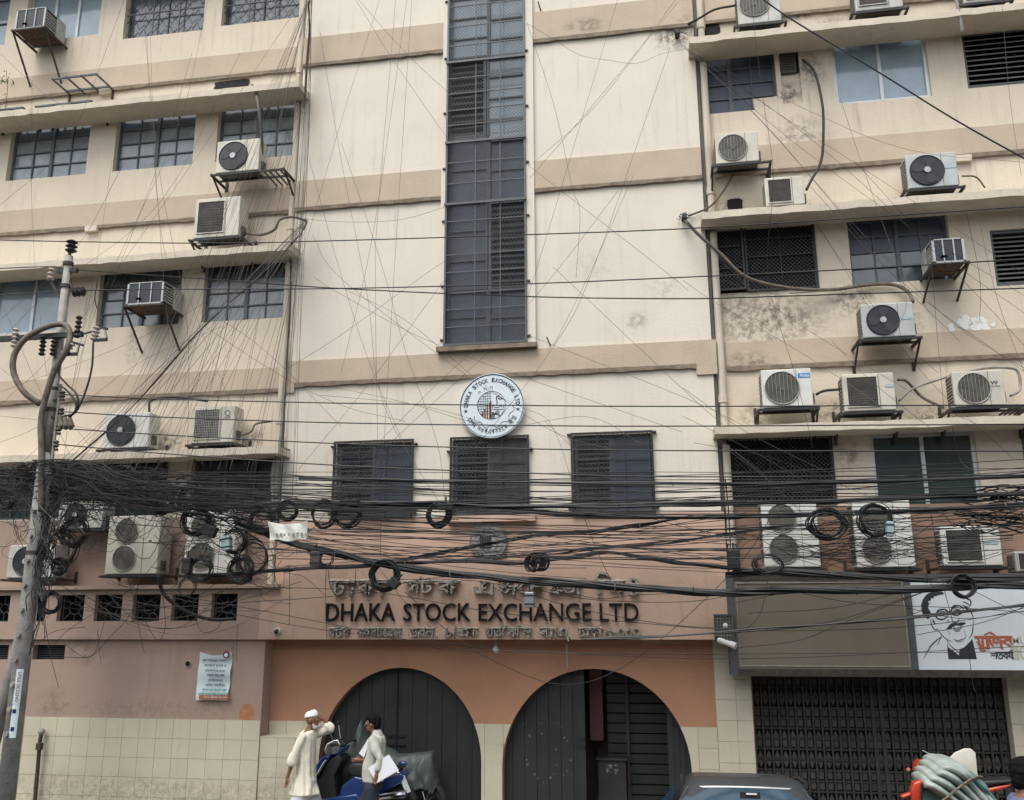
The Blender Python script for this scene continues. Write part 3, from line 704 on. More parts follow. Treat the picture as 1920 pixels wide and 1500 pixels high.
# doors of the left arch: two leaves of vertical planks
DY = .06
def planks(A, x0, x1, n, Y, parent, m='gate', z_override=None):
    for i in range(n):
        a, c = x0+(x1-x0)*i/n+.003, x0+(x1-x0)*(i+1)/n-.003
        za = (arch_top(A, a) or A[2])+.05; zc = (arch_top(A, c) or A[2])+.05; y = Y+U(-.003, .003)
        b = MB(); b.add([(a, y, 0), (c, y, 0), (c, y, zc), (a, y, za), (a, y+.03, 0), (c, y+.03, 0), (c, y+.03, zc), (a, y+.03, za)], [(0, 1, 2, 3), (4, 7, 6, 5), (0, 3, 7, 4), (1, 5, 6, 2), (3, 2, 6, 7)])
        b.build('plank', M[m], parent)
A = AR[0]; sx = at(743, 1400, DY).x
for x0, x1, n in ((A[0]-A[1]-.05, sx-.005, 6), (sx+.005, A[0]+A[1]+.05, 6)):
    d = MB().box(x0+.02, x1-.02, DY+.04, DY+.07, .9, 1.0).box(x0+.02, x1-.02, DY+.04, DY+.07, .15, .25).build('gate_leaf', M['gate'], B)
    planks(A, x0, x1, n, DY, d)
dl = MB().cyl((sx, DY-.02, .05), (sx, DY-.02, A[2]+A[3]-.1), .012, 6).build('gate_bolt', M['black'], B)
for y in (1379, 1396):
    for s in (-1, 1):
        p = at(743, y, DY); MB().box(min(p.x+s*.03, p.x+s*.13), max(p.x+s*.03, p.x+s*.13), DY-.03, DY-.005, p.z-.012, p.z+.012).build('hasp', M['black'], dl)
# right arch: left leaf shut, right leaf folded back, dim lobby behind
A = AR[1]; sx = at(1098, 1400, DY).x
d = MB().box(A[0]-A[1], sx, DY+.04, DY+.07, .9, 1.0).build('gate_leaf', M['gate'], B)
planks(A, A[0]-A[1]-.05, sx, 7, DY, d)
MB().box(sx-.12, sx, DY-.02, DY, 0, 2.12).build('leaf_edge_strip', M['gate'], d)
for y in (1385, 1401): p = at(1090, y, DY-.03); MB().box(p.x-.05, p.x+.05, DY-.035, DY-.022, p.z-.015, p.z+.015).build('hasp', M['black'], d)
for k in range(26):   # paint scabs
    p = at(U(965, 1085), U(1350, 1490), DY-.006); r = U(.006, .022)
    MB().prism([(p.x+cos(t)*r*U(.4, 1.3), p.z+sin(t)*r*U(.4, 1.5)) for t in (0, 1.2, 2.4, 3.6, 4.9)], DY-.008, DY-.004).build('paint_scab', M['lobby_red' if k % 9 == 0 and 'lobby_red' in M else 'sign_brown'], d)
d = MB().box(A[0]+A[1]-.30, A[0]+A[1]+.02, DY-.0, DY+.03, 0, 1.95).build('gate_leaf', M['gate'], B)
for k in range(1, 4): MB().box(A[0]+A[1]-.30+k*.075, A[0]+A[1]-.295+k*.075, DY-.012, DY-.001, 0, 1.9-.2*k).build('plank', M['gate'], d)
# lobby
lx, rx = A[0]-A[1]-.1, A[0]+A[1]+.4
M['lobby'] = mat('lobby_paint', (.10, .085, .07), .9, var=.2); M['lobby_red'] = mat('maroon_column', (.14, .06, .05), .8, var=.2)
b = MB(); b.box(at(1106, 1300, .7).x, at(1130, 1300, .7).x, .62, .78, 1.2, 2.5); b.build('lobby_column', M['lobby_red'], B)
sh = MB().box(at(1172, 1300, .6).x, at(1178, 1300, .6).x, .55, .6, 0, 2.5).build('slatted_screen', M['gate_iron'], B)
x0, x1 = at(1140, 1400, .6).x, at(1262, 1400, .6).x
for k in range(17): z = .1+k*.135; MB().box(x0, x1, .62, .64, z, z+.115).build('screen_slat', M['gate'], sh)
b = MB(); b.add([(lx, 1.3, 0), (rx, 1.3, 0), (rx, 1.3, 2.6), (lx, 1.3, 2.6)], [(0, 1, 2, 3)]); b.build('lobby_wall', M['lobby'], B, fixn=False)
# collapsible gate on the right
GX0, GX1 = at(1411, 1300, .16).x, at(1897, 1300, .16).x; gtz = at(1600, 1262, .16).z; CGY = .16
cg = MB().box(GX0, GX1, CGY-.03, CGY+.03, gtz-.05, gtz+.06).build('folding_gate', M['gate_iron'], B)
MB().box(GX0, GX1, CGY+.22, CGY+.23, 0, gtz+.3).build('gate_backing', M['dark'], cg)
ng = 30; pw = (GX1-GX0)/ng
sl = MB().box(-.012, .012, -.02, .02, 0, gtz).mesh('gate_slat', M['gate_iron'])
for i in range(ng+1): inst('gate_slat', sl, (GX0+i*pw, CGY-.01+U(-.004, .004), 0), cg, scale=(1.9 if i in (14, 15) else 1, 1, 1))
lp = MB(); lb = MB(); rows = int(gtz/.13)
for i in range(ng):
    a, c = GX0+i*pw+.014, GX0+(i+1)*pw-.014
    for j in range(rows):
        z = gtz-.06-j*.13
        if z < .1: break
        lb.box(a-.006, c+.006, CGY-.008, CGY, z-.012, z+.012)
        k = j % 6; y = CGY+.006
        if k in (0, 3, 4): lp.add([(a+.01, y, z-.02), (c-.01, y, z-.02), (c-.01, y, z-.105), (a+.01, y, z-.105)], [(0, 1, 2, 3)])
        elif k in (1, 5): lp.add([(a, y, z-.115), (c, y, z-.115), ((a+c)/2, y, z-.02)], [(0, 1, 2)])
        else: lp.add([(a, y, z-.02), (c, y, z-.02), ((a+c)/2, y, z-.11)], [(0, 1, 2)])
lb.build('lattice_bar', M['gate_iron'], cg, kind='stuff', fixn=False); lp.build('lattice_plate', M['gate_plate'], cg, kind='stuff', fixn=False)
# oddments on the ground floor wall
p = at(353, 1245, GY); q = MB().ring((p.x, GY-.01, p.z), .045, .008, 16).build('pipe_sleeve', M['pink_wall'], B); MB().disc(p.x, p.z, .042, GY-.004, GY-.002, 16).build('sleeve_opening', M['dark'], q)
p = at(462, 1337, GY); MB().prism([(p.x-.1, p.z-.1), (p.x+.11, p.z-.11), (p.x+.12, p.z+.03), (p.x+.05, p.z+.13), (p.x-.05, p.z+.12), (p.x-.11, p.z+.0)], GY-.003, GY-.001).build('paint_patch', M['orange'], B)
# ================================================================ SIGNS
LY = BY
def letters_row(text, xpx, ypx0, ypx1, m, parent, name='letter', ext=.018, bold=.0, Y=LY):
    """spread the words over given pixel spans: text = [(word, x0, x1)], every character its own piece"""
    for word, a, c in text:
        z0 = at((a+c)/2, ypx1, Y).z; z1 = at((a+c)/2, ypx0, Y).z; X0, X1 = at(a, ypx1, Y).x, at(c, ypx1, Y).x
        full = text_mesh(word, bold=bold); fb = bounds(full); adv = []
        for i, ch in enumerate(word):
            pre = word[:i+1]; m1 = text_mesh(pre, bold=bold); e = bounds(m1)[1]; m2 = text_mesh(ch, bold=bold); bb = bounds(m2)
            adv.append((e-(bb[1]-bb[0]), e, bb[2], bb[3]))
        sx = (X1-X0)/(fb[1]-fb[0]); sz = (z1-z0)/(fb[3]-fb[2])
        for ch, (p0, p1, b0, b1) in zip(word, adv):
            if ch == ' ': continue
            put_text(ch, X0+(p0-fb[0])*sx, X0+(p1-fb[0])*sx, z0+(b0-fb[2])*sz, z0+(b1-fb[2])*sz, Y, m, parent, name, ext, bold=bold)
LT = thing('sign_lettering', 'large black raised English letters spelling the exchange name on the salmon beam', 'sign', (at(905, 1165, LY).x, LY, at(905, 1165, LY).z))
letters_row([('DHAKA', 612, 741), ('STOCK', 757, 882), ('EXCHANGE', 898, 1109), ('LTD', 1125, 1198)], 0, 1131, 1164.5, M['letter'], LT, bold=.0)
# Bengali lettering: characters placed as they read, conjuncts built from their halves
def bn(seq, parent, m, ext, Y=LY, mat_bold=.02, yt=0, yb=0):
    """seq: list of (char, x0px, x1px, ytop, ybot) for every piece"""
    for ch, a, c, t, b_ in seq:
        X0, X1 = at(a, b_, Y).x, at(c, b_, Y).x; z0, z1 = at((a+c)/2, b_, Y).z, at((a+c)/2, t, Y).z
        put_text(ch, X0, X1, z0, z1, Y, m, parent, 'letter', ext, bold=mat_bold)
T, Bt = 1089, 1112
top = [('ঢ', 622, 650, T, Bt+4), ('া', 650, 668, T-2, Bt+6), ('ক', 672, 706, T, Bt+4), ('া', 708, 726, T-2, Bt+6),
       ('স', 762, 790, T, Bt), ('ট', 786, 814, T-8, Bt), ('ক', 822, 862, T, Bt+3),
       ('এ', 889, 926, T, Bt+4), ('ক', 934, 962, T, 1101), ('স', 938, 972, 1098, Bt+4), ('চ', 990, 1020, T+2, Bt+4), ('ে', 972, 990, T+2, Bt), ('জ', 1050, 1092, T+1, Bt+3), ('ঞ', 1028, 1058, T+4, Bt+3),
       ('ি', 1116, 1146, 1072, Bt+3), ('ল', 1142, 1172, T, Bt+2), ('ঃ', 1180, 1198, 1083, Bt+5)]
BL = thing('sign_lettering', 'crumpled silvery Bengali letters in the upper row above the black English name', 'sign', (at(905, 1110, LY).x, LY, at(905, 1110, LY).z))
bn(top, BL, M['foil'], .03, mat_bold=.012)
for a, c in ((618, 728), (758, 866), (934, 1024), (1028, 1090), (1118, 1174)):
    p, q = at(a, T+1, LY), at(c, T+1, LY); b = MB(); n = 9
    b.tube([(p.x+(q.x-p.x)*i/n, LY-.05+U(-.008, .008), p.z+U(-.008, .008)) for i in range(n+1)], [U(.014, .026) for _ in range(n+1)], 5).build('headstroke', M['foil'], BL)
# tinsel-like crumples clinging to the letters
ct = MB()
for ch, a, c, t, b_ in top:
    for k in range(2):
        p = at(U(a+2, c-2), U(t+1, b_-1), LY); d = V((U(-1, 1), U(-.3, .3), U(-1, 1))).normalized()*U(.015, .03)
        ct.obox(V((p.x, LY-.075+U(-.01, .01), p.z))-d, V((p.x, LY-.075, p.z))+d, .012, .02)
ct.build('crumple', M['foil'], BL, kind='stuff')
BL2 = thing('sign_lettering', 'small silvery Bengali address lettering along the bottom edge of the salmon beam', 'sign', (at(905, 1195, LY).x, LY, at(905, 1195, LY).z))
T, Bt = 1177, 1194
low = []
def word(chars, x0, x1, T=1177, Bt=1194):
    w = [.75 if ch in 'ািেী' else (.4 if ch in ',-/' else 1) for ch in chars]; s = sum(w); x = x0
    for ch, ww in zip(chars, w):
        nx = x+(x1-x0)*ww/s
        t, b_ = T, Bt
        if ch in 'ি': t = T-6
        if ch == 'ু': t, b_ = Bt-2, Bt+5
        if ch == ',': t, b_ = Bt-2, Bt+5
        if ch == '-': t, b_ = T+8, T+10
        if ch == '/': t, b_ = T-5, Bt+3
        if ch == 'ট': t = T-5
        low.append((ch, x, nx+(1.5 if ch not in ',-/১০' else -1), t, b_)); x = nx
word('সটক', 615, 656); word('একসচেঞজ', 670, 752); word('ভবন', 768, 814); word(',', 816, 822); word('১/', 834, 856); word('এফ', 858, 896)
word('মতিঝিল', 910, 996); word('বা/এ', 1012, 1062); word(',', 1064, 1070); word('ঢাকা', 1084, 1130); word('-', 1134, 1142); word('১০০০', 1143, 1202)
bn(low, BL2, M['foil'], .02, mat_bold=.010)
for a, c in ((615, 656), (670, 752), (768, 814), (858, 896), (912, 996), (1012, 1044), (1084, 1130)):
    p, q = at(a, T+.5, LY), at(c, T+.5, LY); MB().tube([(p.x+(q.x-p.x)*i/6, LY-.035, p.z+U(-.004, .004)) for i in range(7)], .009, 4).build('headstroke', M['foil'], BL2)
ct = MB()
for ch, a, c, t, b_ in low:
    for k in range(2):
        p = at(U(a+1, c-1), U(t, b_), LY); d = V((U(-1, 1), U(-.3, .3), U(-1, 1))).normalized()*U(.012, .03)
        ct.obox(V((p.x, LY-.055+U(-.006, .006), p.z))-d, V((p.x, LY-.055, p.z))+d, .009, .012)
ct.build('crumple', M['foil'], BL2, kind='stuff')
# round white emblem ------------------------------------------------
ec = at(924, 763, 0); er = (at(984, 763, 0).x-at(864, 763, 0).x)/2
EM = thing('round_sign', 'round white emblem sign with the exchange name lettered round its rim', 'sign', (ec.x, 0, ec.z))
MB().disc(ec.x, ec.z, er, -.085, -.0, 64).build('disc', M['emblem'], EM)
EYf = -.085
MB().ring((ec.x, EYf-.002, ec.z), er*.975, .006, 64).build('rim_line', M['ink'], EM); MB().ring((ec.x, EYf-.001, ec.z), er*1.0, .008, 64).build('rim', M['emblem'], EM)
def on_arc(s, rad, a0, a1, size, m, flip=False, wd=1.):
    n = len(s)
    for i, ch in enumerate(s):
        if ch == ' ': continue
        a = a0+(a1-a0)*i/(n-1); x, z = ec.x+cos(a)*rad, ec.z+sin(a)*rad
        w = size*(.72 if ch not in 'IJLTF' else .6)*wd; r_ = (a-pi/2) if not flip else (a+pi/2)
        ob = put_text(ch, x-w/2, x+w/2, z-size/2, z+size/2, EYf, m, EM, 'letter', .002, bold=.02 if ord(ch) < 128 else .0)
        for v in ob.data.vertices:
            dx, dz = v.co.x+root_loc(EM).x-x, v.co.z+root_loc(EM).z-z
            v.co.x = x+dx*cos(r_)-dz*sin(r_)-root_loc(EM).x; v.co.z = z+dx*sin(r_)+dz*cos(r_)-root_loc(EM).z
on_arc('DHAKA STOCK EXCHANGE LTD', er*.81, R(178), R(3), er*.13, M['ink'])
on_arc('ঢাকা', er*.80, R(210), R(229), er*.13, M['ink'], True, 1.0); on_arc('সটক', er*.80, R(240), R(257), er*.13, M['ink'], True, 1.0)
on_arc('একসচেজ', er*.80, R(266), R(303), er*.13, M['ink'], True, .9); on_arc('লিঃ', er*.80, R(317), R(330), er*.14, M['ink'], True, 1.0)
for a in (R(190), R(-10)):
    x, z = ec.x+cos(a)*er*.82, ec.z+sin(a)*er*.82
    MB().prism([(x+cos(pi/2+k*pi/5)*er*(.065 if k % 2 == 0 else .028), z+sin(pi/2+k*pi/5)*er*(.065 if k % 2 == 0 else .028)) for k in range(10)], EYf-.004, EYf).build('star', M['ink'], EM)
def ez(px, py): return (ec.x+(px-885)/645*er, ec.z-(py-795)/645*er)   # emblem drawing grid
def eline(pts, w=.004, m='ink', name='line'):
    MB().tube([(ez(*p)[0], EYf-.002, ez(*p)[1]) for p in pts], w, 4).build(name, M[m], EM)
MB().ring((ez(877, 785)[0], EYf-.002, ez(877, 785)[1]), er*.435, .004, 48).build('inner_circle', M['ink'], EM)
for k in range(6):
    x = 625+k*45; hh = sqrt(max(0, 280**2-(x-877)**2)); eline([(x, 785-hh), (x, 785+hh)], .003)
for k in range(9):
    z = 545+k*52; hh = sqrt(max(0, 280**2-(z-785)**2)); eline([(877-hh, z), (877, z)], .003)
for k, (x, t) in enumerate(((700, 905), (745, 850), (795, 775), (845, 735), (866, 700))):
    bt_ = 785+sqrt(280**2-(x-877)**2); a, c = ez(x-14, bt_), ez(x+14, t)
    MB().box(a[0], c[0], EYf-.004, EYf, a[1], c[1]).build('bar', M['ink_red'], EM)
eline([(990, 800), (990, 700), (975, 660), (985, 615), (1040, 590), (1030, 620), (1080, 640), (1100, 660), (1050, 670), (1010, 650)], .007, name='tree_line')
eline([(900, 790), (900, 875), (1115, 875), (1118, 800), (1090, 790), (1080, 820), (1050, 800), (1030, 830), (940, 835), (930, 800), (900, 790)], .005)
for k in range(4): eline([(940, 1000-k*12), (960+k*10, 930+k*15), (1000+k*14, 900+k*35), (1040, 920+k*35)], .005)
eline([(890, 1040), (900, 930), (925, 930), (930, 1045), (905, 1050)], .009)
gear = []
for k in range(20):
    a = R(-150)+R(150)*k/19
    r_ = .62 if k % 4 in (0, 3) else .70
    gear.append((885+cos(a)*r_*645, 795-sin(a)*r_*645))
eline(gear, .004, name='gear_line')
for a0 in (R(128), R(108), R(88)):
    eline([(885+cos(a0+d)*r_*645, 795-sin(a0+d)*r_*645) for d, r_ in ((0, .52), (.0, .6), (.12, .6), (.12, .54))], .004, name='gear_line')
# tarnished round relief
rc = at(917, 1016, 0); rr = (at(952, 1016, 0).x-at(882, 1016, 0).x)/2
RE = thing('round_sign', 'tarnished grey metal relief disc between the middle window and the lettering', 'sign', (rc.x, 0, rc.z))
MB().disc(rc.x, rc.z, rr, -.06, .001, 48).build('disc', M['relief'], RE)
MB().ring((rc.x, -.062, rc.z), rr*.95, .010, 48).build('rim', M['relief'], RE); MB().ring((rc.x, -.062, rc.z), rr*.52, .008, 32).build('inner_ring', M['relief'], RE)
for k in range(7): x = rc.x-rr*.42+k*rr*.09; MB().box(x, x+.008, -.072, -.06, rc.z-rr*.35-.02*(k % 3), rc.z+rr*.3).build('relief_bar', M['black'], RE)
for k in range(6): z = rc.z-rr*.3+k*rr*.12; MB().box(rc.x-rr*.45, rc.x+rr*.1, -.070, -.06, z, z+.007).build('relief_bar', M['black'], RE)
for k in range(30):
    a = 2*pi*k/30; x, z = rc.x+cos(a)*rr*.75, rc.z+sin(a)*rr*.75
    MB().box(x-.012, x+.012, -.07, -.06, z-.02, z+.02).build('relief_letter', M['relief'], RE)
# billboard on the right -----------------------------------------
SY = -.50
def sb(x, y): p = at(x, y, SY); return p
s_l, s_m, s_r = sb(1379, 1170).x, sb(1709, 1170).x, 7.4; s_b, s_t = sb(1600, 1255).z, sb(1600, 1086).z
SB = thing('signboard', 'long boxed signboard over the folding gate, half blank taupe, half printed white', 'sign', (s_l, SY, s_b))
f = MB().box(s_l-.02, s_r, SY-.015, SY+.45, s_b-.09, s_b-.0).build('bottom_rail', M['rust'], SB)
MB().box(s_l-.02, s_r, SY-.01, SY+.40, s_t, s_t+.06).build('top_rail', M['rust'], SB)
MB().box(s_l-.09, s_l+.0, SY-.02, SY+.40, s_b-.09, s_t+.06).build('end_post', M['grill'], SB)
MB().box(s_l, s_m-.03, SY, SY+.03, s_b, s_t).build('taupe_panel', M['sign_brown'], SB, label='blank taupe panel')
pf = frame_mb(s_l+.03, s_m-.06, s_b+.03, s_t-.03, SY-.006, .014, .012).build('panel_edging', M['conduit'], SB)
MB().box(s_m-.04, s_m+.03, SY-.02, SY+.35, s_b, s_t).build('divider', M['grill'], SB)
wp = MB().box(s_m+.03, s_r, SY-.002, SY+.03, s_b, s_t).build('white_panel', M['sign_white'], SB, label='white panel with a line portrait and Bengali print')
def zq(x, y):   # coordinates of the printed drawing -> the panel
    p = at(1690+x/7.896, 1080+y/7.895, SY); return (p.x, p.z)
_ly = [0]
def flat(pts, m='ink', name='print'):
    _ly[0] += 1; y = SY-.003-.00002*_ly[0]
    MB().prism([zq(*p) for p in pts], y-.0006, SY-.002).build(name, M[m], wp)
def stroke(pts, w, m='ink', name='print_line'):
    q = seg([(*zq(*p), 0) for p in pts], 4); L_, R_ = [], []; n = len(q)
    for i in range(n):
        d = (q[min(i+1, n-1)]-q[max(i-1, 0)]).normalized(); nn = V((-d.y, d.x, 0)); t = i/(n-1)
        ww = w*.5/7.9/130*(1.15-abs(2*t-1)**2*.75)*1.1
        L_.append(q[i]+nn*ww); R_.append(q[i]-nn*ww)
    b = MB(); _ly[0] += 1; y = SY-.0035-.00002*_ly[0]
    for i in range(n-1): b.add([(L_[i].x, y, L_[i].y), (L_[i+1].x, y, L_[i+1].y), (R_[i+1].x, y, R_[i+1].y), (R_[i].x, y, R_[i].y)], [(0, 1, 2, 3)])
    b.build(name, M[m], wp, fixn=False)
# a gentleman with glasses and a moustache, in ink lines
flat([(400, 640), (350, 610), (305, 540), (292, 440), (315, 350), (370, 275), (450, 235), (600, 232), (640, 262), (600, 262), (570, 285), (540, 268), (525, 300), (490, 290), (475, 330), (440, 330), (430, 370), (395, 370), (410, 430), (385, 440), (410, 500), (420, 560), (445, 590)], name='hair_print')
flat([(390, 640), (330, 590), (300, 520), (290, 430), (310, 370), (350, 300), (400, 255), (470, 235), (560, 235), (620, 265), (590, 275), (540, 270), (520, 295), (480, 300), (440, 330), (400, 350), (380, 400), (400, 430), (390, 480), (430, 520), (420, 570), (440, 600)], name='hair_print')
for k in range(12): stroke([(395+k*9, 330-k*6), (440+k*12, 300-k*3), (500+k*11, 282-k)], 9)
stroke([(900, 300), (960, 330), (1020, 360), (1025, 420), (1000, 460)], 14); stroke([(905, 380), (960, 400), (1015, 440)], 12); stroke([(900, 430), (950, 455), (1000, 462)], 16); stroke([(920, 300), (990, 350), (1025, 350)], 10)
flat([(940, 470), (1000, 480), (990, 500), (965, 500), (975, 530)], name='sideburn_print')
for cx, cy, rx_, rz_ in ((605, 568, 92, 74), (826, 510, 90, 68)):
    stroke([(cx+cos(t*pi/10)*rx_, cy-sin(t*pi/10)*rz_-cos(t*pi/10)*14) for t in range(21)], 17, name='glasses_print')
    stroke([(cx-60, cy+15), (cx-20, cy-12), (cx+55, cy-10)], 10); stroke([(cx-35, cy+30), (cx, cy+2), (cx+45, cy+5)], 16); stroke([(cx-50, cy-25), (cx, cy-42), (cx+60, cy-30)], 8)
flat([(520, 510), (560, 490), (640, 490), (690, 520), (690, 545), (640, 505), (560, 505)], name='brow_print'); flat([(735, 460), (790, 425), (880, 435), (920, 470), (915, 490), (860, 452), (790, 445), (745, 480)], name='brow_print')
stroke([(690, 545), (712, 530), (735, 515)], 22); stroke([(500, 575), (450, 575), (430, 590)], 16); stroke([(915, 470), (950, 470), (1010, 490)], 12)
stroke([(435, 640), (440, 700), (470, 770), (515, 800), (535, 770)], 11, name='ear_print'); stroke([(455, 640), (480, 680), (500, 720)], 16)
stroke([(1010, 500), (1040, 560), (1062, 610), (1045, 635)], 9); stroke([(1010, 480), (1050, 560)], 7)
stroke([(850, 620), (850, 650), (825, 685), (800, 690), (770, 680)], 10, name='nose_print'); stroke([(690, 640), (690, 660), (715, 690)], 9)
flat([(670, 785), (690, 750), (730, 705), (790, 690), (830, 700), (880, 685), (950, 685), (950, 705), (900, 735), (850, 735), (800, 730), (750, 760), (740, 785)], name='moustache_print')
stroke([(760, 790), (800, 800), (860, 790), (905, 745)], 10); stroke([(770, 765), (830, 775), (890, 740)], 6); stroke([(780, 812), (830, 822), (880, 808)], 6)
stroke([(535, 790), (590, 860), (660, 930), (760, 980)], 9, name='jaw_print'); stroke([(1062, 650), (1060, 760), (1045, 850), (1000, 930)], 10, name='jaw_print')
stroke([(770, 930), (830, 955), (920, 930), (960, 900)], 7); stroke([(780, 960), (850, 975), (930, 955)], 6); stroke([(600, 890), (500, 970), (420, 1060), (330, 1225)], 12, name='shoulder_print'); stroke([(600, 890), (560, 960), (530, 1030)], 7)
stroke([(660, 790), (700, 830), (730, 870)], 5); stroke([(930, 790), (940, 850), (960, 900)], 5)
flat([(672, 1000), (690, 1050), (760, 1100), (850, 1175), (855, 1130), (860, 1085), (920, 1060), (1000, 990), (1045, 930), (1065, 990), (1117, 1230), (697, 1230)], name='waistcoat_print')
stroke([(660, 935), (672, 1000), (720, 1070), (800, 1120), (850, 1165)], 20, 'sign_white', 'collar_print'); stroke([(870, 1070), (930, 1040), (1000, 970), (1040, 920)], 18, 'sign_white', 'collar_print'); stroke([(852, 1200), (858, 1140), (875, 1080)], 14, 'sign_white')
stroke([(665, 925), (700, 1000), (760, 1060), (830, 1110), (860, 1140), (870, 1050)], 8)
def ztext(ch, x0, x1, y0, y1, m, bold=.03, name='printed_letter'):
    if bold == .022:
        for d_ in (0, 9, 18): ztext(ch, x0+d_-9, x1+d_-9, y0+d_*.4-4, y1+d_*.4-4, m, .008, name)
        return
    a, c = zq(x0, y1), zq(x1, y0); _ly[0] += 1
    o = put_text(ch, a[0], c[0], a[1], c[1], SY-.002-.00002*_ly[0], M[m], wp, name, .0008, bold=bold); return o
flat([(1098, 886), (1625, 886), (1630, 925), (1100, 925)], 'ink_orange', 'title_headline'); flat([(1240, 886), (1215, 858), (1320, 820), (1385, 862), (1395, 886), (1350, 872), (1310, 850), (1260, 868)], 'ink_orange', 'title_stroke')
ztext('ম', 1104, 1225, 888, 1075, 'ink_orange', .022); ztext('ু', 1165, 1290, 1045, 1122, 'ink_orange', .022); ztext('া', 1230, 1320, 888, 1080, 'ink_orange', .022); ztext('জ', 1300, 1500, 888, 1088, 'ink_orange', .022); ztext('ব', 1490, 1645, 888, 1070, 'ink_orange', .022)
for ch, a, c in (('শ', 1325, 1420), ('ত', 1410, 1505), ('ব', 1495, 1580), ('ষ', 1570, 1662)): ztext(ch, a, c, 1128, 1232, 'ink', .02)
stroke([(1590, 1118), (1640, 1100), (1650, 1112)], 14)
ztext('M', 1645, 1735, 895, 1003, 'ink_tan', .008); ztext('U', 1760, 1850, 895, 1003, 'ink_tan', .008); ztext('J', 1870, 1930, 895, 1003, 'ink_tan', .008); ztext('I', 1950, 1970, 895, 1003, 'ink_tan', .008); ztext('B', 1990, 2070, 895, 1003, 'ink_tan', .008)
ztext('1', 1665, 1725, 1030, 1240, 'ink_tan', .012); ztext('0', 1755, 1870, 1025, 1243, 'ink_tan', .012); ztext('0', 1890, 2005, 1025, 1243, 'ink_tan', .012)
# vinyl notice hung on the left wall -------------------------------
NY = GY-.03
n0, n1 = at(372, 1265, NY), at(432, 1265, NY); nt_, nb_ = at(400, 1222, NY).z, at(400, 1313, NY).z
PO = thing('notice', 'pale blue vinyl notice with Bengali print tied to the salmon wall above the tiles', 'notice', (n0.x, NY, nb_))
b = MB(); nx, nz = 14, 20
for i in range(nx+1):
    for j in range(nz+1):
        u, v = i/nx, j/nz; sag = .05*(1-(2*u-1)**2)*(v**6)
        b.v.append((n0.x+(n1.x-n0.x)*u+.02*(v-.5)*1.0, NY-.012*sin(u*9+v*3)-.012*sin(v*14)*(.5+u)-.01, nb_+(nt_-nb_)*v-sag))
for i in range(nx):
    for j in range(nz): k = i*(nz+1)+j; b.f.append((k, k+nz+1, k+nz+2, k+1))
b.build('vinyl_sheet', M['poster'], PO, fixn=False, smooth=True)
def pz_(px, py): p = at(px, py, NY-.05); return p.x, p.z
rows_ = [('পুঁজি নিয়ন্ত্রক সংস্থার -', 1238, 380, 428, 'ink', 9), ('বাংলাদেশ ব্যাংক ও', 1248, 383, 424, 'ink', 8), ('বিএসইসি এর মধ্যে', 1257, 384, 423, 'ink', 8), ('সমন্বয় প্রয়োজন', 1266, 388, 421, 'ink', 8), ('পুঁজিবাজারের', 1275, 390, 418, 'ink', 8), ('বিনিয়োগকারীরা।', 1284, 385, 422, 'ink', 8), ('পুঁজিবাজারের উন্নয়নে দ্রুত', 1293, 379, 425, 'ink_teal', 8), ('মাননীয় প্রধানমন্ত্রীর হস্তক্ষেপ চাই', 1301, 372, 429, 'ink_teal', 8)]
for s, y, xa_, xb_, m_, hh in rows_:
    a = pz_(xa_, y+hh/2); c = pz_(xb_, y-hh/2+1.5); put_text(s, a[0], c[0], a[1], c[1], NY-.052, M[m_], PO, 'printed_line', .0008, bold=.015)
a, c = pz_(373, 1311), pz_(429, 1304); MB().box(a[0], c[0], NY-.052, NY-.047, a[1], c[1]).build('orange_strip', M['ink_orange'], PO)
a, c = pz_(382, 1310), pz_(427, 1305); put_text('বাংলাদেশ পুঁজিবাজার ঐক্য পরিষদ', a[0], c[0], a[1], c[1], NY-.053, M['sign_white'], PO, 'printed_line', .0008)
q = pz_(424, 1227); MB().disc(q[0], q[1], .05, NY-.052, NY-.047, 20).build('portrait_roundel', M['ink_red'], PO); MB().disc(q[0], q[1]-.008, .028, NY-.054, NY-.052, 14).build('portrait_face', M['sign_white'], PO)
for px in (374, 433): p = at(px, 1218, NY); MB().tube([(p.x, NY, p.z), (p.x+.02, GY, p.z+.05)], .004, 4).build('tie', M['rope'], PO)
# CCTV, bulb, flood light box, rusty standpipe
p = at(521, 1183, BY); c_ = thing('camera', 'tiny dome security camera low on the left end of the salmon beam', 'security camera', (p.x, BY, p.z))
MB().cyl((p.x, BY, p.z), (p.x, BY-.05, p.z), .05, 14).build('base', M['white'], c_); MB().sphere((p.x, BY-.055, p.z-.006), .036).build('dome', M['fan_dark'], c_, smooth=True)
p = at(930, 1218, -.3); c_ = thing('light_bulb', 'bare white bulb hanging under the salmon beam between the arches', 'bulb', (p.x, -.3, p.z))
MB().cyl((p.x, -.3, beamZ), (p.x, -.3, p.z+.05), .02, 8).build('holder', M['conduit'], c_); MB().sphere((p.x, -.3, p.z), .045, (1, 1, 1.15)).build('bulb', M['white'], c_, smooth=True)
p = at(1063, 1237, -.3); c_ = tag(MB().box(p.x-.008, p.x+.008, -.308, -.292, p.z-.09, beamZ).build('hanging_rod', M['conduit']), 'thin pale rod hanging from the beam above the right arch', 'rod')
x0, z1 = at(1339, 1153, -.62).x, at(1339, 1153, -.62).z; x1, z0 = at(1375, 1198, -.62).x, at(1375, 1198, -.62).z
c_ = thing('flood_light', 'caged flood light bolted to the right end of the salmon beam', 'flood light', ((x0+x1)/2, -.55, z0))
MB().box(x0, x1, -.60, -.47, z0, z1).build('housing', M['fan_grey'], c_); frame_mb(x0-.01, x1+.01, z0-.01, z1+.01, -.62, .02, .03).build('cage_frame', M['grill'], c_)
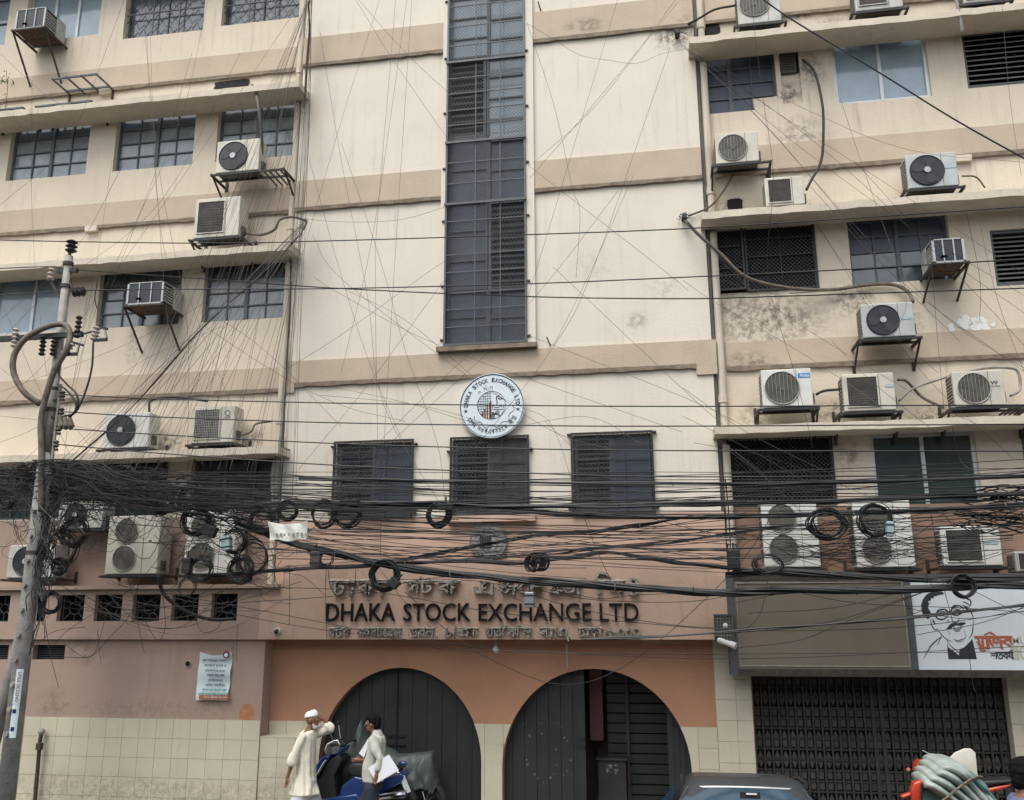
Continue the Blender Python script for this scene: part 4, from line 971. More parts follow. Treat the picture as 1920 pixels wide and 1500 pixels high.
bars(c_, 'cage_bar', x0, x1, z0, z1, -.63, [x0+(x1-x0)*k/6 for k in range(1, 6)], [z0+(z1-z0)*k/7 for k in range(1, 7)], .006, M['conduit'])
MB().sphere((x0+(x1-x0)*.6, -.62, z0+(z1-z0)*.55), .035).build('lamp', M['white'], c_, smooth=True)
p = at(1350, 1200, -.66); c_ = thing('camera', 'white bullet camera pointing right below the caged flood light', 'security camera', (p.x, -.6, p.z))
MB().cyl((p.x-.02, -.62, p.z), (p.x+.16, -.72, p.z-.06), .035, 12).build('camera_body', M['white'], c_); MB().cyl((p.x+.12, -.70, p.z-.045), (p.x+.19, -.735, p.z-.075), .042, 12).build('sun_hood', M['white'], c_); MB().box(p.x-.06, p.x+.0, -.64, -.47, p.z-.02, p.z+.05).build('camera_bracket', M['black'], c_)
p = at(78, 1372, GY-.1); q = at(68, 1492, GY-.1); c_ = thing('standpipe', 'rusty grey standpipe with a valve against the tiled wall at far left', 'pipe', (q.x, GY-.1, 0))
MB().tube([(q.x, GY-.1, 0), (p.x-.01, GY-.1, p.z-.1), (p.x, GY-.09, p.z)], .028, 8).build('pipe', M['rust'], c_); MB().sphere((p.x, GY-.1, p.z), .05).build('cap', M['conduit'], c_); p = at(75, 1400, GY-.13); MB().box(p.x-.04, p.x+.03, GY-.17, GY-.1, p.z-.04, p.z+.05).build('valve', M['rust'], c_)

# ================================================================ AIR CONDITIONERS
def rbox(x0, x1, y0, y1, z0, z1, bev=.015):
    bm = bmesh.new(); bmesh.ops.create_cube(bm, size=1)
    for v in bm.verts: v.co = V(((x0+x1)/2+v.co.x*(x1-x0), (y0+y1)/2+v.co.y*(y1-y0), (z0+z1)/2+v.co.z*(z1-z0)))
    bmesh.ops.bevel(bm, geom=bm.edges[:], offset=bev, segments=2, affect='EDGES', profile=.5)
    b = MB(); b.add([v.co.copy() for v in bm.verts], [tuple(v.index for v in f.verts) for f in bm.faces]); bm.free(); return b
def fan(t, cx, cz, r, Yf, style, parent=None):
    P = parent or t
    if style == 'dark':
        o = MB().disc(cx, cz, r, Yf-.012, Yf+.002, 36).build('fan_well', M['fan_dark'], P)
        MB().ring((cx, Yf-.012, cz), r, .010, 36).build('fan_ring', M['fan_dark'], P)
        for k in range(3):
            a = k*2*pi/3+U(0, 1); pts = [(cx+cos(a+d)*r*q, cz+sin(a+d)*r*q) for d, q in ((-.2, .2), (.1, .75), (.35, .92), (.85, .9), (1.0, .6), (.9, .22))]
            MB().prism(pts, Yf-.020, Yf-.013).build('fan_blade', M['blade'], P)
        g = MB()
        for k in range(1, 6): g.ring((cx, Yf-.03, cz), r*k/6, .002, 28)
        g.build('fan_guard', M['black'], P, kind='stuff')
        MB().disc(cx, cz, r*.2, Yf-.036, Yf-.028, 18).build('hub_badge', M['silver'], P)
    else:
        MB().disc(cx, cz, r, Yf-.006, Yf+.002, 36).build('fan_well', M['fan_grey'], P)
        for k in range(3):
            a = k*2*pi/3+U(0, 1); pts = [(cx+cos(a+d)*r*q, cz+sin(a+d)*r*q) for d, q in ((-.2, .2), (.1, .75), (.35, .92), (.85, .9), (1.0, .6), (.9, .22))]
            MB().prism(pts, Yf-.010, Yf-.0065).build('fan_blade', M['coil'], P)
        MB().disc(cx, cz, r*.17, Yf-.016, Yf-.010, 16).build('fan_hub', M['fan_grey'], P)
        g = MB(); n = 9
        if style == 'bars':
            for k in range(1, n):
                x = cx-r+2*r*k/n; hh = sqrt(max(0, r*r-(x-cx)**2)); MB().box(x-.0028, x+.0028, Yf-.028, Yf-.022, cz-hh, cz+hh).build('guard_bar', M['conduit'], P)
        else:
            for k in range(1, 10): g.ring((cx, Yf-.024, cz), r*k/10, .0025, 28)
            g.build('fan_guard', M['conduit'], P, kind='stuff')
        MB().ring((cx, Yf-.012, cz), r, .008, 36).build('fan_ring', M['dirty_white'], P)
def bracket(x0, x1, z, Yf, label, dx=0., n=1, strut=True, group='steel brackets under the outdoor units'):
    b_ = thing('wall_bracket', label, 'bracket', ((x0+x1)/2, WY, z-.1), group)
    a, c = x0-.06, x1+.06+dx; zt = z-.012
    for x in ((a, c)):
        MB().box(x-.016, x+.016, Yf-.02, WY, zt-.035, zt).build('arm', M['rust'], b_)
        if strut: MB().obox((x, Yf+.06, zt-.03), (x, WY-.01, zt-.34), .025, .025, side=(1, 0, 0)).build('strut', M['rust'], b_)
        MB().box(x-.02, x+.02, WY-.03, WY, zt-(.36 if strut else .06), zt+.12).build('upright', M['rust'], b_)
    for y in (Yf-.005, Yf+.22): MB().box(a, c, y, y+.03, zt-.03, zt-.0).build('rail', M['black'], b_)
    if dx > .2:
        for k in range(4): x = x1+.05+dx*(k+.3)/4; MB().box(x, x+.02, Yf, WY, zt-.025, zt-.004).build('slat', M['rust'], b_)
    return b_
def pill(t, px0, px1, py, Yf, m='sign_white', m2='plastic_teal', txt='GENERAL'):
    a, c = at(px0, py, Yf), at(px1, py, Yf); h = .022
    MB().prism([(a.x, a.z), (a.x+h, a.z+h), (c.x-h, a.z+h), (c.x, a.z), (c.x-h, a.z-h), (a.x+h, a.z-h)], Yf-.004, Yf-.001).build('badge', M[m2], t)
    put_text(txt, a.x+.02, c.x-.02, a.z-.012, a.z+.012, Yf-.004, M[m], t, 'badge_letters', .001)
def outdoor(x0, y0, x1, y1, kind, label, Yf=-.30, D=.32, m='white', dx=0., strut=True, fanx=.40, br=True, group='split air conditioner outdoor units'):
    if m == 'white' and int(x0) % 3 != 1: m = 'yellowed'
    a = at(x0, y0, Yf); c = at(x1, y1, Yf); X0, X1, Z0, Z1 = a.x, c.x, c.z, a.z; Wd, H = X1-X0, Z1-Z0
    t = thing('outdoor_unit', label, 'air conditioner', ((X0+X1)/2, Yf+D/2, Z0), group)
    rbox(X0, X1, Yf, Yf+D, Z0, Z1, .014).build('casing', M[m], t)
    MB().box(X0+.02, X1-.02, Yf+.02, Yf+D-.02, Z0-.008, Z0+.004).build('base_tray', M['coil'], t)
    MB().box(X0-.004, X0+.004, Yf+.05, Yf+D-.03, Z0+.05, Z1-.05).build('side_fins', M['coil'], t)
    for k in range(8): z = Z0+.06+(H-.12)*k/8; MB().box(X0-.010, X0-.004, Yf+.05, Yf+D-.03, z, z+.008).build('side_louvre', M[m], t)
    MB().box(X1-.0, X1+.035, Yf+.09, Yf+.2, Z0+.06, Z0+.2).build('valve_cover', M['coil'], t)
    xs_ = X0+Wd*.70
    MB().box(xs_-.003, xs_+.003, Yf-.003, Yf+.002, Z0+.01, Z1-.01).build('panel_seam', M['coil'], t)
    if kind in ('dark', 'bars', 'rings'): fan(t, X0+Wd*fanx, (Z0+Z1)/2, min(H*.43, Wd*.35), Yf, kind)
    elif kind == 'twin':
        for q in (.27, .735):
            fan(t, X0+Wd*.36, Z0+H*q, min(H*.215, Wd*.33), Yf, 'rings')
        MB().box(xs_+Wd*.10, xs_+Wd*.16, Yf-.006, Yf, Z0+H*.55, Z0+H*.57).build('badge', M['ink'], t)
    elif kind in ('grid', 'gridfine'):
        gx0, gx1, gz0, gz1 = X0+Wd*.08, X0+Wd*.66, Z0+H*.12, Z1-H*.1
        MB().box(gx0, gx1, Yf-.004, Yf+.002, gz0, gz1).build('grille_opening', M['coil'], t)
        MB().disc((gx0+gx1)/2, (gz0+gz1)/2, min(gx1-gx0, gz1-gz0)*.46, Yf-.008, Yf-.003, 30).build('fan_well', M['fan_grey'], t)
        frame_mb(gx0-.012, gx1+.012, gz0-.012, gz1+.012, Yf-.008, .014, .02).build('grille_frame', M[m], t)
        n = 14
        gg = MB()
        for k in range(1, n): x = gx0+(gx1-gx0)*k/n; gg.box(x-.002, x+.002, Yf-.02, Yf-.014, gz0, gz1)
        for k in range(1, 12): z = gz0+(gz1-gz0)*k/12; gg.box(gx0, gx1, Yf-.018, Yf-.012, z-.002, z+.002)
        gg.build('grille_wire', M['dirty_white' if kind == 'gridfine' else 'fan_grey'], t, kind='stuff')
    if br: bracket(X0, X1, Z0, Yf, 'bracket under the ' + label, dx, strut=strut)
    return t, (X0, X1, Z0, Z1, Yf)
def cage_unit(x0, y0, x1, y1, label, side, Yf, D, long_strut, br=True):
    a = at(x0, y0, Yf); c = at(x1, y1, Yf); X0, X1, Z0, Z1 = a.x, c.x, c.z, a.z; Wd, H = X1-X0, Z1-Z0
    t = thing('window_unit', label, 'air conditioner', ((X0+X1)/2, Yf+D/2, Z0), 'window air conditioners sticking out of the wall')
    MB().box(X0+.02, X1-.02, Yf+.01, Yf+D, Z0+.01, Z1-.015).build('condenser', M['fan_dark'], t)
    for xx in (X0, X1-.03): MB().box(xx, xx+.03, Yf, Yf+.03, Z0, Z1).build('corner_post', M['silver'], t)
    MB().box(X0, X1, Yf, Yf+D, Z1-.015, Z1).build('top_cover', M['dirty_white'], t); MB().box(X0, X1, Yf, Yf+.03, Z0, Z0+.025).build('bottom_rim', M['silver'], t)
    for k in (1, 2): x = X0+Wd*k/3; MB().box(x-.008, x+.008, Yf-.006, Yf+.01, Z0, Z1).build('front_bar', M['silver'], t)
    for k in range(2): MB().box(X0+Wd/3-.04, X0+Wd/3+.04, Yf-.012, Yf-.004, Z0+H*.22, Z0+H*.30).build('badge', M['silver'], t)
    for xs_, s in ((X0-.001, -1), (X1+.001, 1)):
        MB().box(xs_-.006, xs_+.006, Yf+D*.55, Yf+D, Z0+.0, Z1-.0).build('side_panel', M['dirty_white'], t)
        for k in range(6): z = Z0+.05+(H-.1)*k/6; MB().box(xs_-.008, xs_+.008, Yf+.04, Yf+D*.53, z, z+.02).build('side_louvre', M['silver' if k % 2 else 'dirty_white'], t)
    if br:
        b_ = thing('wall_bracket', 'struts under the ' + label, 'bracket', ((X0+X1)/2, WY, Z0-.5), 'steel brackets under the outdoor units')
        for x in (X0-.02, X1+.02):
            MB().box(x-.015, x+.015, Yf-.04, WY, Z0-.04, Z0-.006).build('arm', M['rust'], b_)
            MB().obox((x, Yf+.0, Z0-.03), (x, WY-.0, Z0-long_strut), .025, .025, side=(1, 0, 0)).build('strut', M['rust'], b_)
        for y in (Yf-.03, Yf+D*.5): MB().box(X0-.03, X1+.03, y, y+.03, Z0-.035, Z0-.007).build('rail', M['rust'], b_)
        MB().box(X0+.03, X1-.03, Yf, Yf+D-.1, Z0-.030, Z0-.012).build('tray', M['brick_raw'], b_)
    return t
cage_unit(32, 19, 82, 50, 'caged window unit in the top left window', 1, -.5, .55, .8)
outdoor(408, 266, 484, 318, 'dark', 'black-fan unit before the second-row window nearest the left drainpipe', -.42, dx=.38)
u3 = outdoor(368, 374, 446, 441, 'grid', 'white square-grille unit hanging on the upper left tan band', -.42)
cage_unit(240, 531, 304, 568, 'caged window unit in the third-row left window', 1, -.48, .55, .62)
outdoor(196, 776, 276, 838, 'dark', 'black-fan unit on the lowest left sunshade', -.36)
t5, b5 = outdoor(362, 763, 436, 829, 'gridfine', 'pale-grilled unit with logo on the lowest left sunshade', -.36)
p = at(427, 774, b5[4]); MB().ring((p.x, b5[4]-.002, p.z), .04, .006, 20).build('logo_ring', M['ink_teal'], t5); put_text('GREE', p.x-.05, p.x+.05, p.z-.085, p.z-.058, b5[4], M['ink'], t5, 'logo_letters', .001)
outdoor(112, 941, 190, 990, 'dark', 'half hidden black-fan unit behind the tangle beside the pole', -.30, m='dirty_white')
outdoor(206, 968, 293, 1076, 'twin', 'clearly visible tall twin-fan unit on the left ledge', -.38, D=.36, strut=False)
outdoor(18, 1022, 98, 1083, 'dark', 'dirty black-fan unit on the ledge behind the utility pole', -.38, m='dirty_white', strut=False)
outdoor(352, 956, 436, 1075, 'twin', 'tall twin-fan unit on the left ledge behind cable coils', -.38, D=.36, strut=False)
outdoor(1380, -25, 1466, 38, 'bars', 'dirty barred-fan unit at the top beside the right drainpipe', -.42, m='dirty_white', strut=False)
outdoor(1597, -55, 1694, 12, 'grid', 'unit cut by the top edge above the aluminium window', -.42, m='dirty_white', strut=False)
outdoor(1800, -52, 1890, -2, 'grid', 'unit at the top edge over the louvred window', -.42, m='dirty_white', strut=False)
outdoor(1340, 252, 1424, 301, 'bars', 'barred-fan unit under the broken board window', -.36, dx=.1)
outdoor(1433, 334, 1510, 382, 'grid', 'small square-grille unit beside the knocked-out hole at right', -.38, strut=False)
t6, b6 = outdoor(1697, 291, 1799, 347, 'dark', 'grey black-fan unit on the middle right sunshade', -.40, m='silver', strut=False)
cage_unit(1746, 449, 1812, 490, 'caged window unit in the right wing', -1, -.5, .55, .36)
t7, b7 = outdoor(1613, 571, 1718, 629, 'dark', 'silver black-fan unit beside the white plaster patch', -.40, m='silver')
t8, b8 = outdoor(1426, 694, 1526, 761, 'bars', 'white barred-fan unit with a small blue label', -.40)
a, c = at(1496, 709, b8[4]), at(1518, 699, b8[4]); MB().box(a.x, c.x, b8[4]-.003, b8[4]+.001, a.z, c.z).build('blue_label', mat('label_blue', (.02, .22, .55), .5), t8); put_text('Midea', a.x+.03, c.x-.01, a.z+.012, c.z-.012, b8[4]-.003, M['sign_white'], t8, 'label_letters', .001, bold=.02)
t9, b9 = outdoor(1578, 702, 1682, 768, 'grid', 'white square-grille unit between the blue-label and W-logo units', -.40)
t10, b10 = outdoor(1784, 697, 1888, 759, 'bars', 'white barred-fan unit with a black W logo', -.40, dx=.25)
p = at(1864, 718, b10[4]); put_text('W', p.x-.05, p.x+.05, p.z-.02, p.z+.03, b10[4], M['ink'], t10, 'logo_letters', .001, bold=.02); put_text('WALTON', p.x-.065, p.x+.065, p.z-.055, p.z-.035, b10[4], M['ink'], t10, 'logo_letters', .001)
outdoor(1426, 940, 1540, 1063, 'twin', 'tall twin-fan unit beside the right drainpipe above the sign', -.42, D=.38, strut=False)
outdoor(1597, 940, 1718, 1063, 'twin', 'tall twin-fan unit behind the teal packet above the sign', -.42, D=.38, strut=False)
t11, b11 = outdoor(1762, 987, 1882, 1060, 'grid', 'cream square-grille unit above the white sign panel', -.42, strut=False)
outdoor(1902, 1034, 1975, 1072, 'grid', 'small grey unit cut by the right edge above the sign', -.42, strut=False, m='silver')
for bb, px0, px1, py in ((b6, 1768, 1796, 314), (b7, 1688, 1711, 597), (b9, 1658, 1678, 724), (b11, 1842, 1873, 1018)):
    tt = {id(b6): t6, id(b7): t7, id(b9): t9, id(b11): t11}[id(bb)]; pill(tt, px0, px1, py, bb[4])
p = at(1475, 115, WY+.05); c_ = thing('window_unit', 'small rusty grilled unit set into the filled opening at upper right', 'air conditioner', (p.x, WY, p.z))
a, c = at(1458, 97, WY+.02), at(1494, 136, WY+.02); rbox(a.x, c.x, WY-.0, WY+.2, c.z, a.z, .01).build('casing', M['coil'], c_)
for k in range(7): z = c.z+.05+(a.z-c.z-.1)*k/7; MB().box(a.x+.03, c.x-.03, WY-.012, WY-.001, z, z+.018).build('louvre_slat', M['rust'], c_)
# empty brackets at upper left
for i, (x0, y0, x1, dxl, lab) in enumerate(((97, 146, 180, 1, 'empty steel bracket on the tan band below the caged window unit'), (66, 198, 170, 1, 'long empty slatted bracket just above the upper left sunshade'), (-30, 207, 42, 1, 'empty bracket cut by the left edge beside the weeds'))):
    a = at(x0, y0, -.40); c = at(x1, y0-8, -.40); b_ = thing('wall_bracket', lab, 'bracket', (a.x, WY, a.z))
    for y in (-.40, -.02): MB().box(a.x, c.x, y, y+.03, a.z-.03, a.z).build('rail', M['grill'], b_)
    for k in range(4): x = a.x+(c.x-a.x)*k/3; MB().box(x-.012, x+.012, -.40, WY, a.z-.028, a.z-.002).build('arm', M['grill'], b_)
    for x in (a.x, c.x): MB().box(x-.015, x+.015, WY-.03, WY, a.z-.2, a.z+.15).build('upright', M['rust'], b_)
# insulated pipes hanging from units
def px3(pts):   # [(px, py, Y)]
    return [at(*p) for p in pts]
def loose(pts, r, name, m, label, cat, group=None, n=6, k=6):
    o = MB().tube(seg(px3(pts), k), r, n).build(name, M[m], smooth=True); tag(o, label, cat, group); return o
loose([(473, 160, .05), (483, 190, -.45), (490, 250, -.40), (490, 300, -.25), (484, 310, -.2)], .03, 'refrigerant_pipe', 'fan_grey', 'dark insulated pipe dropping from the knocked-out hole to the upper left unit', 'pipe')
loose([(455, 437, -.2), (490, 440, -.3), (515, 430, -.4), (525, 412, -.4), (550, 407, -.3), (575, 415, -.15)], .022, 'refrigerant_pipe', 'tube', 'curling insulated pipe from the square-grille unit to the drainpipe corner', 'pipe')
loose([(1505, 112, .02), (1527, 135, -.05), (1541, 190, -.1), (1544, 240, -.1), (1540, 300, -.1), (1520, 340, -.15), (1512, 356, -.2)], .02, 'refrigerant_pipe', 'black', 'bowed black pipe running down from the filled opening to the small ribbed unit', 'pipe')
loose([(1376, 325, -.1), (1355, 360, -.05), (1330, 388, -.05), (1290, 405, -.05)], .016, 'cable', 'tube', 'short sagging lead from the barred unit to the corner hook', 'cable')
loose([(1283, 412, -.1), (1310, 440, -.3), (1350, 475, -.3), (1400, 520, -.25), (1480, 540, -.1), (1560, 543, .02), (1620, 535, .05), (1670, 533, .05), (1700, 545, 0), (1712, 566, -.2)], .026, 'refrigerant_pipe', 'tube', 'long looping pipe from the corner hook across the mouldy wall to the silver unit', 'pipe')
loose([(1800, 700, -.3), (1850, 690, -.2), (1895, 690, -.2), (1910, 700, -.2), (1912, 730, -.2), (1895, 742, -.3)], .02, 'refrigerant_pipe', 'conduit', 'white pipe looping round the right side of the W logo unit', 'pipe')
loose([(1530, 740, -.2), (1545, 733, -.2), (1575, 730, -.3)], .02, 'refrigerant_pipe', 'black', 'short black pipe between the blue-label unit and its neighbour', 'pipe')
loose([(1683, 712, -.2), (1700, 715, -.15), (1730, 745, -.1), (1770, 765, -.2)], .02, 'refrigerant_pipe', 'tube', 'brown pipe twisting down between the middle unit and the W logo unit', 'pipe')
loose([(1685, 752, -.2), (1710, 730, -.15), (1750, 715, -.1), (1782, 705, -.2)], .017, 'refrigerant_pipe', 'conduit', 'grey pipe rising between the middle unit and the W logo unit', 'pipe')
loose([(277, 830, -.1), (283, 810, -.2), (280, 770, -.2), (285, 750, -.15), (330, 745, -.1), (390, 752, -.05)], .02, 'refrigerant_pipe', 'black', 'dark pipe arching between the two units on the lowest left sunshade', 'pipe')
loose([(440, 820, -.2), (470, 810, -.15), (480, 795, -.1), (510, 790, 0)], .015, 'cable', 'tube', 'lead hooking from the pale-grille unit to the left drainpipe', 'cable')
loose([(515, 990, -.1), (512, 930, -.1), (512, 880, -.1), (522, 845, -.08), (528, 815, -.06)], .03, 'conduit', 'conduit', 'pale plastic conduit bending beside the left drainpipe', 'conduit')
loose([(1290, 45, -.05), (1310, 35, -.15), (1340, 18, -.25), (1380, 10, -.3)], .018, 'cable', 'black', 'black lead rising from the top right corner hook to the barred unit', 'cable')
loose([(1790, -10, -.4), (1798, 20, -.4), (1805, 62, -.35)], .025, 'pipe', 'conduit', 'grey pipe stub hanging at the upper right by the louvred window', 'pipe')
loose([(1480, 550, -.15), (1560, 545, -.1)], .008, 'cable', 'tube', 'thin lead clipped under the mesh window on the right', 'cable')
loose([(1804, 330, -.3), (1830, 332, -.25), (1847, 352, -.2)], .012, 'cable', 'tube', 'little lead curling off the right side of the grey fan unit', 'cable')
# weeds growing at the far left
p = at(10, 205, -.3); c_ = thing('weed', 'scrawny weed with drooping leaves growing above the upper left sunshade', 'plant', (p.x, -.3, p.z))
MB().tube([p, at(14, 170, -.4), at(12, 132, -.42)], .006, 4).build('stem', M['leaf'], c_)
for k in range(26):
    q = at(U(0, 24), U(132, 205), U(-.5, -.35)); d = V((U(-1, 1), U(-.5, .5), U(-1, -.1))).normalized()*U(.05, .1); s_ = d.cross(V((0, 1, 0))).normalized()*.018
    MB().add([q, q+d*.5+s_, q+d, q+d*.5-s_+V((0, .008, 0))], [(0, 1, 2), (0, 2, 3)]).build('leaf', M['leaf'], c_, fixn=False)
# ================================================================ UTILITY POLE
PY = -1.8; PX = at(131, 470, PY).x
def pp(px, py, Y=PY): return at(px, py, Y)
PO_ = thing('utility_pole', 'weathered utility pole with crossarm and insulators rising from the tangle at the left', 'utility pole', (PX, PY, 0))
zj = pp(85, 850).z; ztop = pp(131, 480).z; zmid = pp(105, 735).z
MB().tube([(PX, PY, -.1), (PX, PY, zj-1.2), (PX, PY, zj)], [.115, .105, .095], 14).build('concrete_shaft', M['concrete'], PO_, smooth=True)
MB().tube([(PX, PY, zj-.05), (PX, PY, zmid), (PX, PY, zmid+.03), (PX, PY, ztop)], [.085, .080, .066, .056], 14).build('steel_shaft', M['conduit'], PO_, smooth=True)
for z in (zmid+.02, zj+.6, ztop-.15, ztop-.5, zj-.2, zj-1.4): MB().cyl((PX, PY, z), (PX, PY, z+.05), (.112 if z < zj else .095) if z < zmid else .075, 14).build('pole_band', M['rust'], PO_)
MB().tube([(PX+.14, PY-.05, zmid+.1), (PX+.14, PY-.05, zj-.1)], .022, 8).build('riser_conduit', M['conduit'], PO_)
def insul(p, r, h, parent, m='black', n=3, d=V((0, 0, 1)), name='insulator'):
    p = V(p); pts, rs = [], []
    for k in range(n): pts += [p+d*(h*(k+.1)/n), p+d*(h*(k+.5)/n), p+d*(h*(k+.9)/n)]; rs += [r*.5, r, r*.55]
    MB().tube(pts, rs, 12).build(name, M[m], parent, smooth=False)
MB().cyl((PX, PY, ztop-.1), (PX, PY, ztop+.12), .022, 8).build('pin', M['rust'], PO_)
insul((PX+.02, PY, ztop+.05), .085, .2, PO_)
MB().box(PX-.16, PX+.16, PY-.03, PY+.03, pp(125, 508).z-.03, pp(125, 508).z+.03).build('bracket', M['black'], PO_)
q = pp(95, 512); insul((q.x, q.y, q.z-.12), .06, .2, PO_, 'porcelain'); MB().obox((q.x, PY, q.z-.1), (PX, PY, q.z-.5), .03, .03).build('stay', M['rust'], PO_)
q = pp(150, 547); insul((q.x-.12, q.y, q.z), .075, .2, PO_, 'black', 3, V((1, 0, 0))); MB().obox((q.x-.1, PY, q.z), (PX, PY, q.z+.3), .03, .03).build('stay', M['rust'], PO_)
ca = pp(-70, 645); cb = pp(133, 632); MB().obox((ca.x, PY-.1, ca.z), (cb.x+.25, PY-.1, cb.z+.0), .07, .07).build('crossarm', M['black'], PO_)
for x, y, m in ((26, 650, 'porcelain'), (78, 665, 'black'), (99, 665, 'black')):
    q = pp(x, y, PY-.12); insul(q-V((0, 0, .02)), .05, .3, PO_, m, 5)
q = pp(145, 628, PY-.12); insul(q-V((0, 0, .05)), .05, .34, PO_, 'black', 5); MB().obox(pp(133, 632, PY-.1), pp(172, 622, PY-.12), .02, .02).build('arm', M['black'], PO_)
for (x0, y0, x1, y1) in ((183, 612, 176, 638), (137, 642, 120, 665)):
    a, c = pp(x0, y0, PY-.15), pp(x1, y1, PY-.15); d = (c-a).normalized(); insul(a, .06, (c-a).length*1.05, PO_, 'porcelain', 4, d, 'fuse_cutout')
    MB().obox(a+V((.1, 0, -.02)), c+V((.2, 0, .02)), .025, .025).build('fuse_tube', M['conduit'], PO_); MB().obox(a, a+V((.16, 0, -.05)), .03, .03).build('fuse_clip', M['black'], PO_); MB().obox(c, c+V((.2, 0, .0)), .04, .04).build('fuse_clip', M['black'], PO_)
for k, (x, y) in enumerate(((117, 740), (115, 772), (110, 803), (105, 833))):
    q = pp(x, y, PY-.05); insul(q-V((.0, 0, .05)), .045, .11, PO_, 'fan_grey', 2); MB().box(PX+.05, q.x+.03, PY-.06, PY-.03, q.z-.09, q.z-.06).build('bracket', M['rust'], PO_)
for y in range(960, 1420, 46): q = pp(75-(y-960)*.12, y); MB().cyl((PX-.0, PY-.10, q.z), (PX-.0, PY-.15, q.z), .03, 8).build('step_bolt', M['conduit'], PO_)
# second, thinner pole leaning beside it
a, c = pp(58, 1130, PY+.1), pp(97, 880, PY+.2)
tag(MB().tube([(a.x-.55, PY+.1, 0), a, c], [.10, .085, .08], 10).build('brace_pole', M['concrete'], smooth=True), 'thinner leaning prop pole half buried in the cable tangle beside the main pole', 'prop pole')
# notices pasted on the pole
for (y0, y1, m, lab, tx) in ((1255, 1322, 'sign_white', 'grey vertical lettered notice pasted high on the utility pole', 'UTILE DCCLNO'), (1320, 1385, 'poster', 'white notice with a blue block pasted low on the utility pole', None)):
    z1, z0 = pp(30, y0, PY-.15).z, pp(25, y1, PY-.15).z; n = 6
    t = thing('pasted_notice', lab, 'notice', (PX, PY-.17, z0)); b = MB(); r_ = .116
    for k in range(n+1): a_ = R(-78)+R(42)*k/n; b.v += [(PX+cos(a_)*r_, PY+sin(a_)*r_, z0), (PX+cos(a_)*r_, PY+sin(a_)*r_, z1)]
    b.f = [(2*k, 2*k+2, 2*k+3, 2*k+1) for k in range(n)]; b.build('sheet', M[m], t, fixn=False)
    if tx is None:
        for zz_ in (z0+(z1-z0)*.72, z0+(z1-z0)*.2):
            bb = MB(); q_ = [(PX+cos(R(a_))*(r_+.003), PY+sin(R(a_))*(r_+.003)) for a_ in (-72, -62, -52)]
            for x_, y_ in q_: bb.v += [(x_, y_, zz_), (x_, y_, zz_+(z1-z0)*.12)]
            bb.f = [(0, 2, 3, 1), (2, 4, 5, 3)]; bb.build('blue_block', M['blue'], t, fixn=False)
        continue
    o = put_text(tx, -(z1-z0)*.42, (z1-z0)*.42, -.02, .02, 0, M['ink'], t, 'printed_letters', .0006)
    L0 = root_loc(t)
    for v in o.data.vertices:
        w = v.co+L0; a_ = R(-57); v.co = V((PX+cos(a_)*(r_+.004)-w.z*sin(a_)*1.0, PY+sin(a_)*(r_+.004)+w.z*cos(a_)*1.0, (z0+z1)/2-w.x))-L0
q = pp(22, 1345, PY-.17); 
# big looped cable and the leads
loose([(78, 960, PY-.1), (78, 850, PY-.12), (78, 780, PY-.15), (100, 700, PY-.2), (125, 655, PY-.2), (131, 625, PY-.15), (120, 609, PY-.1), (90, 612, PY-.2), (50, 633, PY-.25), (27, 665, PY-.25), (26, 700, PY-.25), (45, 735, PY-.25), (75, 758, PY-.15)], .042, 'power_cable', 'tube', 'thick grey power cable looped beside the top of the utility pole', 'cable', n=8)
for k, pts in enumerate(([(117, 672), (110, 700), (125, 720), (143, 738), (146, 760), (135, 778)], [(175, 640), (172, 690), (160, 735), (145, 768), (130, 782)], [(108, 720), (125, 732), (142, 755), (138, 775), (120, 780)])):
    loose([(x, y, PY-.18-.03*k) for x, y in pts], .014, 'lead', 'black', ['black lead curving from the left fuse cutout down to the pole', 'black lead hanging from the right fuse cutout to the pole', 'short black lead bowing beside the pole top'][k], 'cable')
loose([(165, 505, PY), (182, 520, PY), (178, 560, PY), (185, 585, PY), (192, 600, PY-.1)], .008, 'lead', 'black', 'thin lead dropping from the upper line to the right fuse cutout', 'cable')
t = MB(); 
for k in range(3): q = pp(112+k*9, 778, PY-.15); t.tube([q, q+V((.05, 0, -.16)), q+V((.02, 0, -.2))], [.02, .045, .03], 8)
tag(t.build('cable_sleeve', M['tube']), 'bell-ended brown cable sleeve beside the utility pole', 'cable sleeve', kind=None)
# ================================================================ POWER LINES
def line(name, pts, r, m, label, cat='cable', group=None, k=8, n=5, kind=None):
    o = MB().tube(seg(px3(pts), k), r, n).build(name, M[m], fixn=False); tag(o, label, cat, group, kind); return o
Lr = .0085
line('power_line', [(-40, 449, PY), (133, 453, PY), (400, 456, PY), (640, 451, PY), (960, 441, PY), (1280, 429, PY), (1620, 408, PY), (1990, 383, PY)], Lr, 'cable', 'highest power line, tied to the insulator on the pole top')
line('power_line', [(-40, 505, PY-.2), (95, 500, PY), (133, 505, PY), (400, 524, PY), (640, 541, PY), (990, 556, PY), (1280, 560, PY), (1480, 555, PY), (1990, 538, PY)], Lr, 'cable', 'power line dipping past the third-row windows, just under its twin')
line('power_line', [(-40, 556, PY), (150, 545, PY), (400, 542, PY), (640, 541, PY), (993, 532, PY), (1280, 520, PY), (1538, 508, PY), (1990, 482, PY)], Lr, 'cable', 'power line from the black side insulator, rising towards the right')
line('power_line', [(117, 740, PY), (300, 748, PY), (640, 756, PY), (960, 760, PY), (1280, 762, PY), (1990, 759, PY)], Lr, 'cable', 'power line crossing the middle of the round white emblem sign')
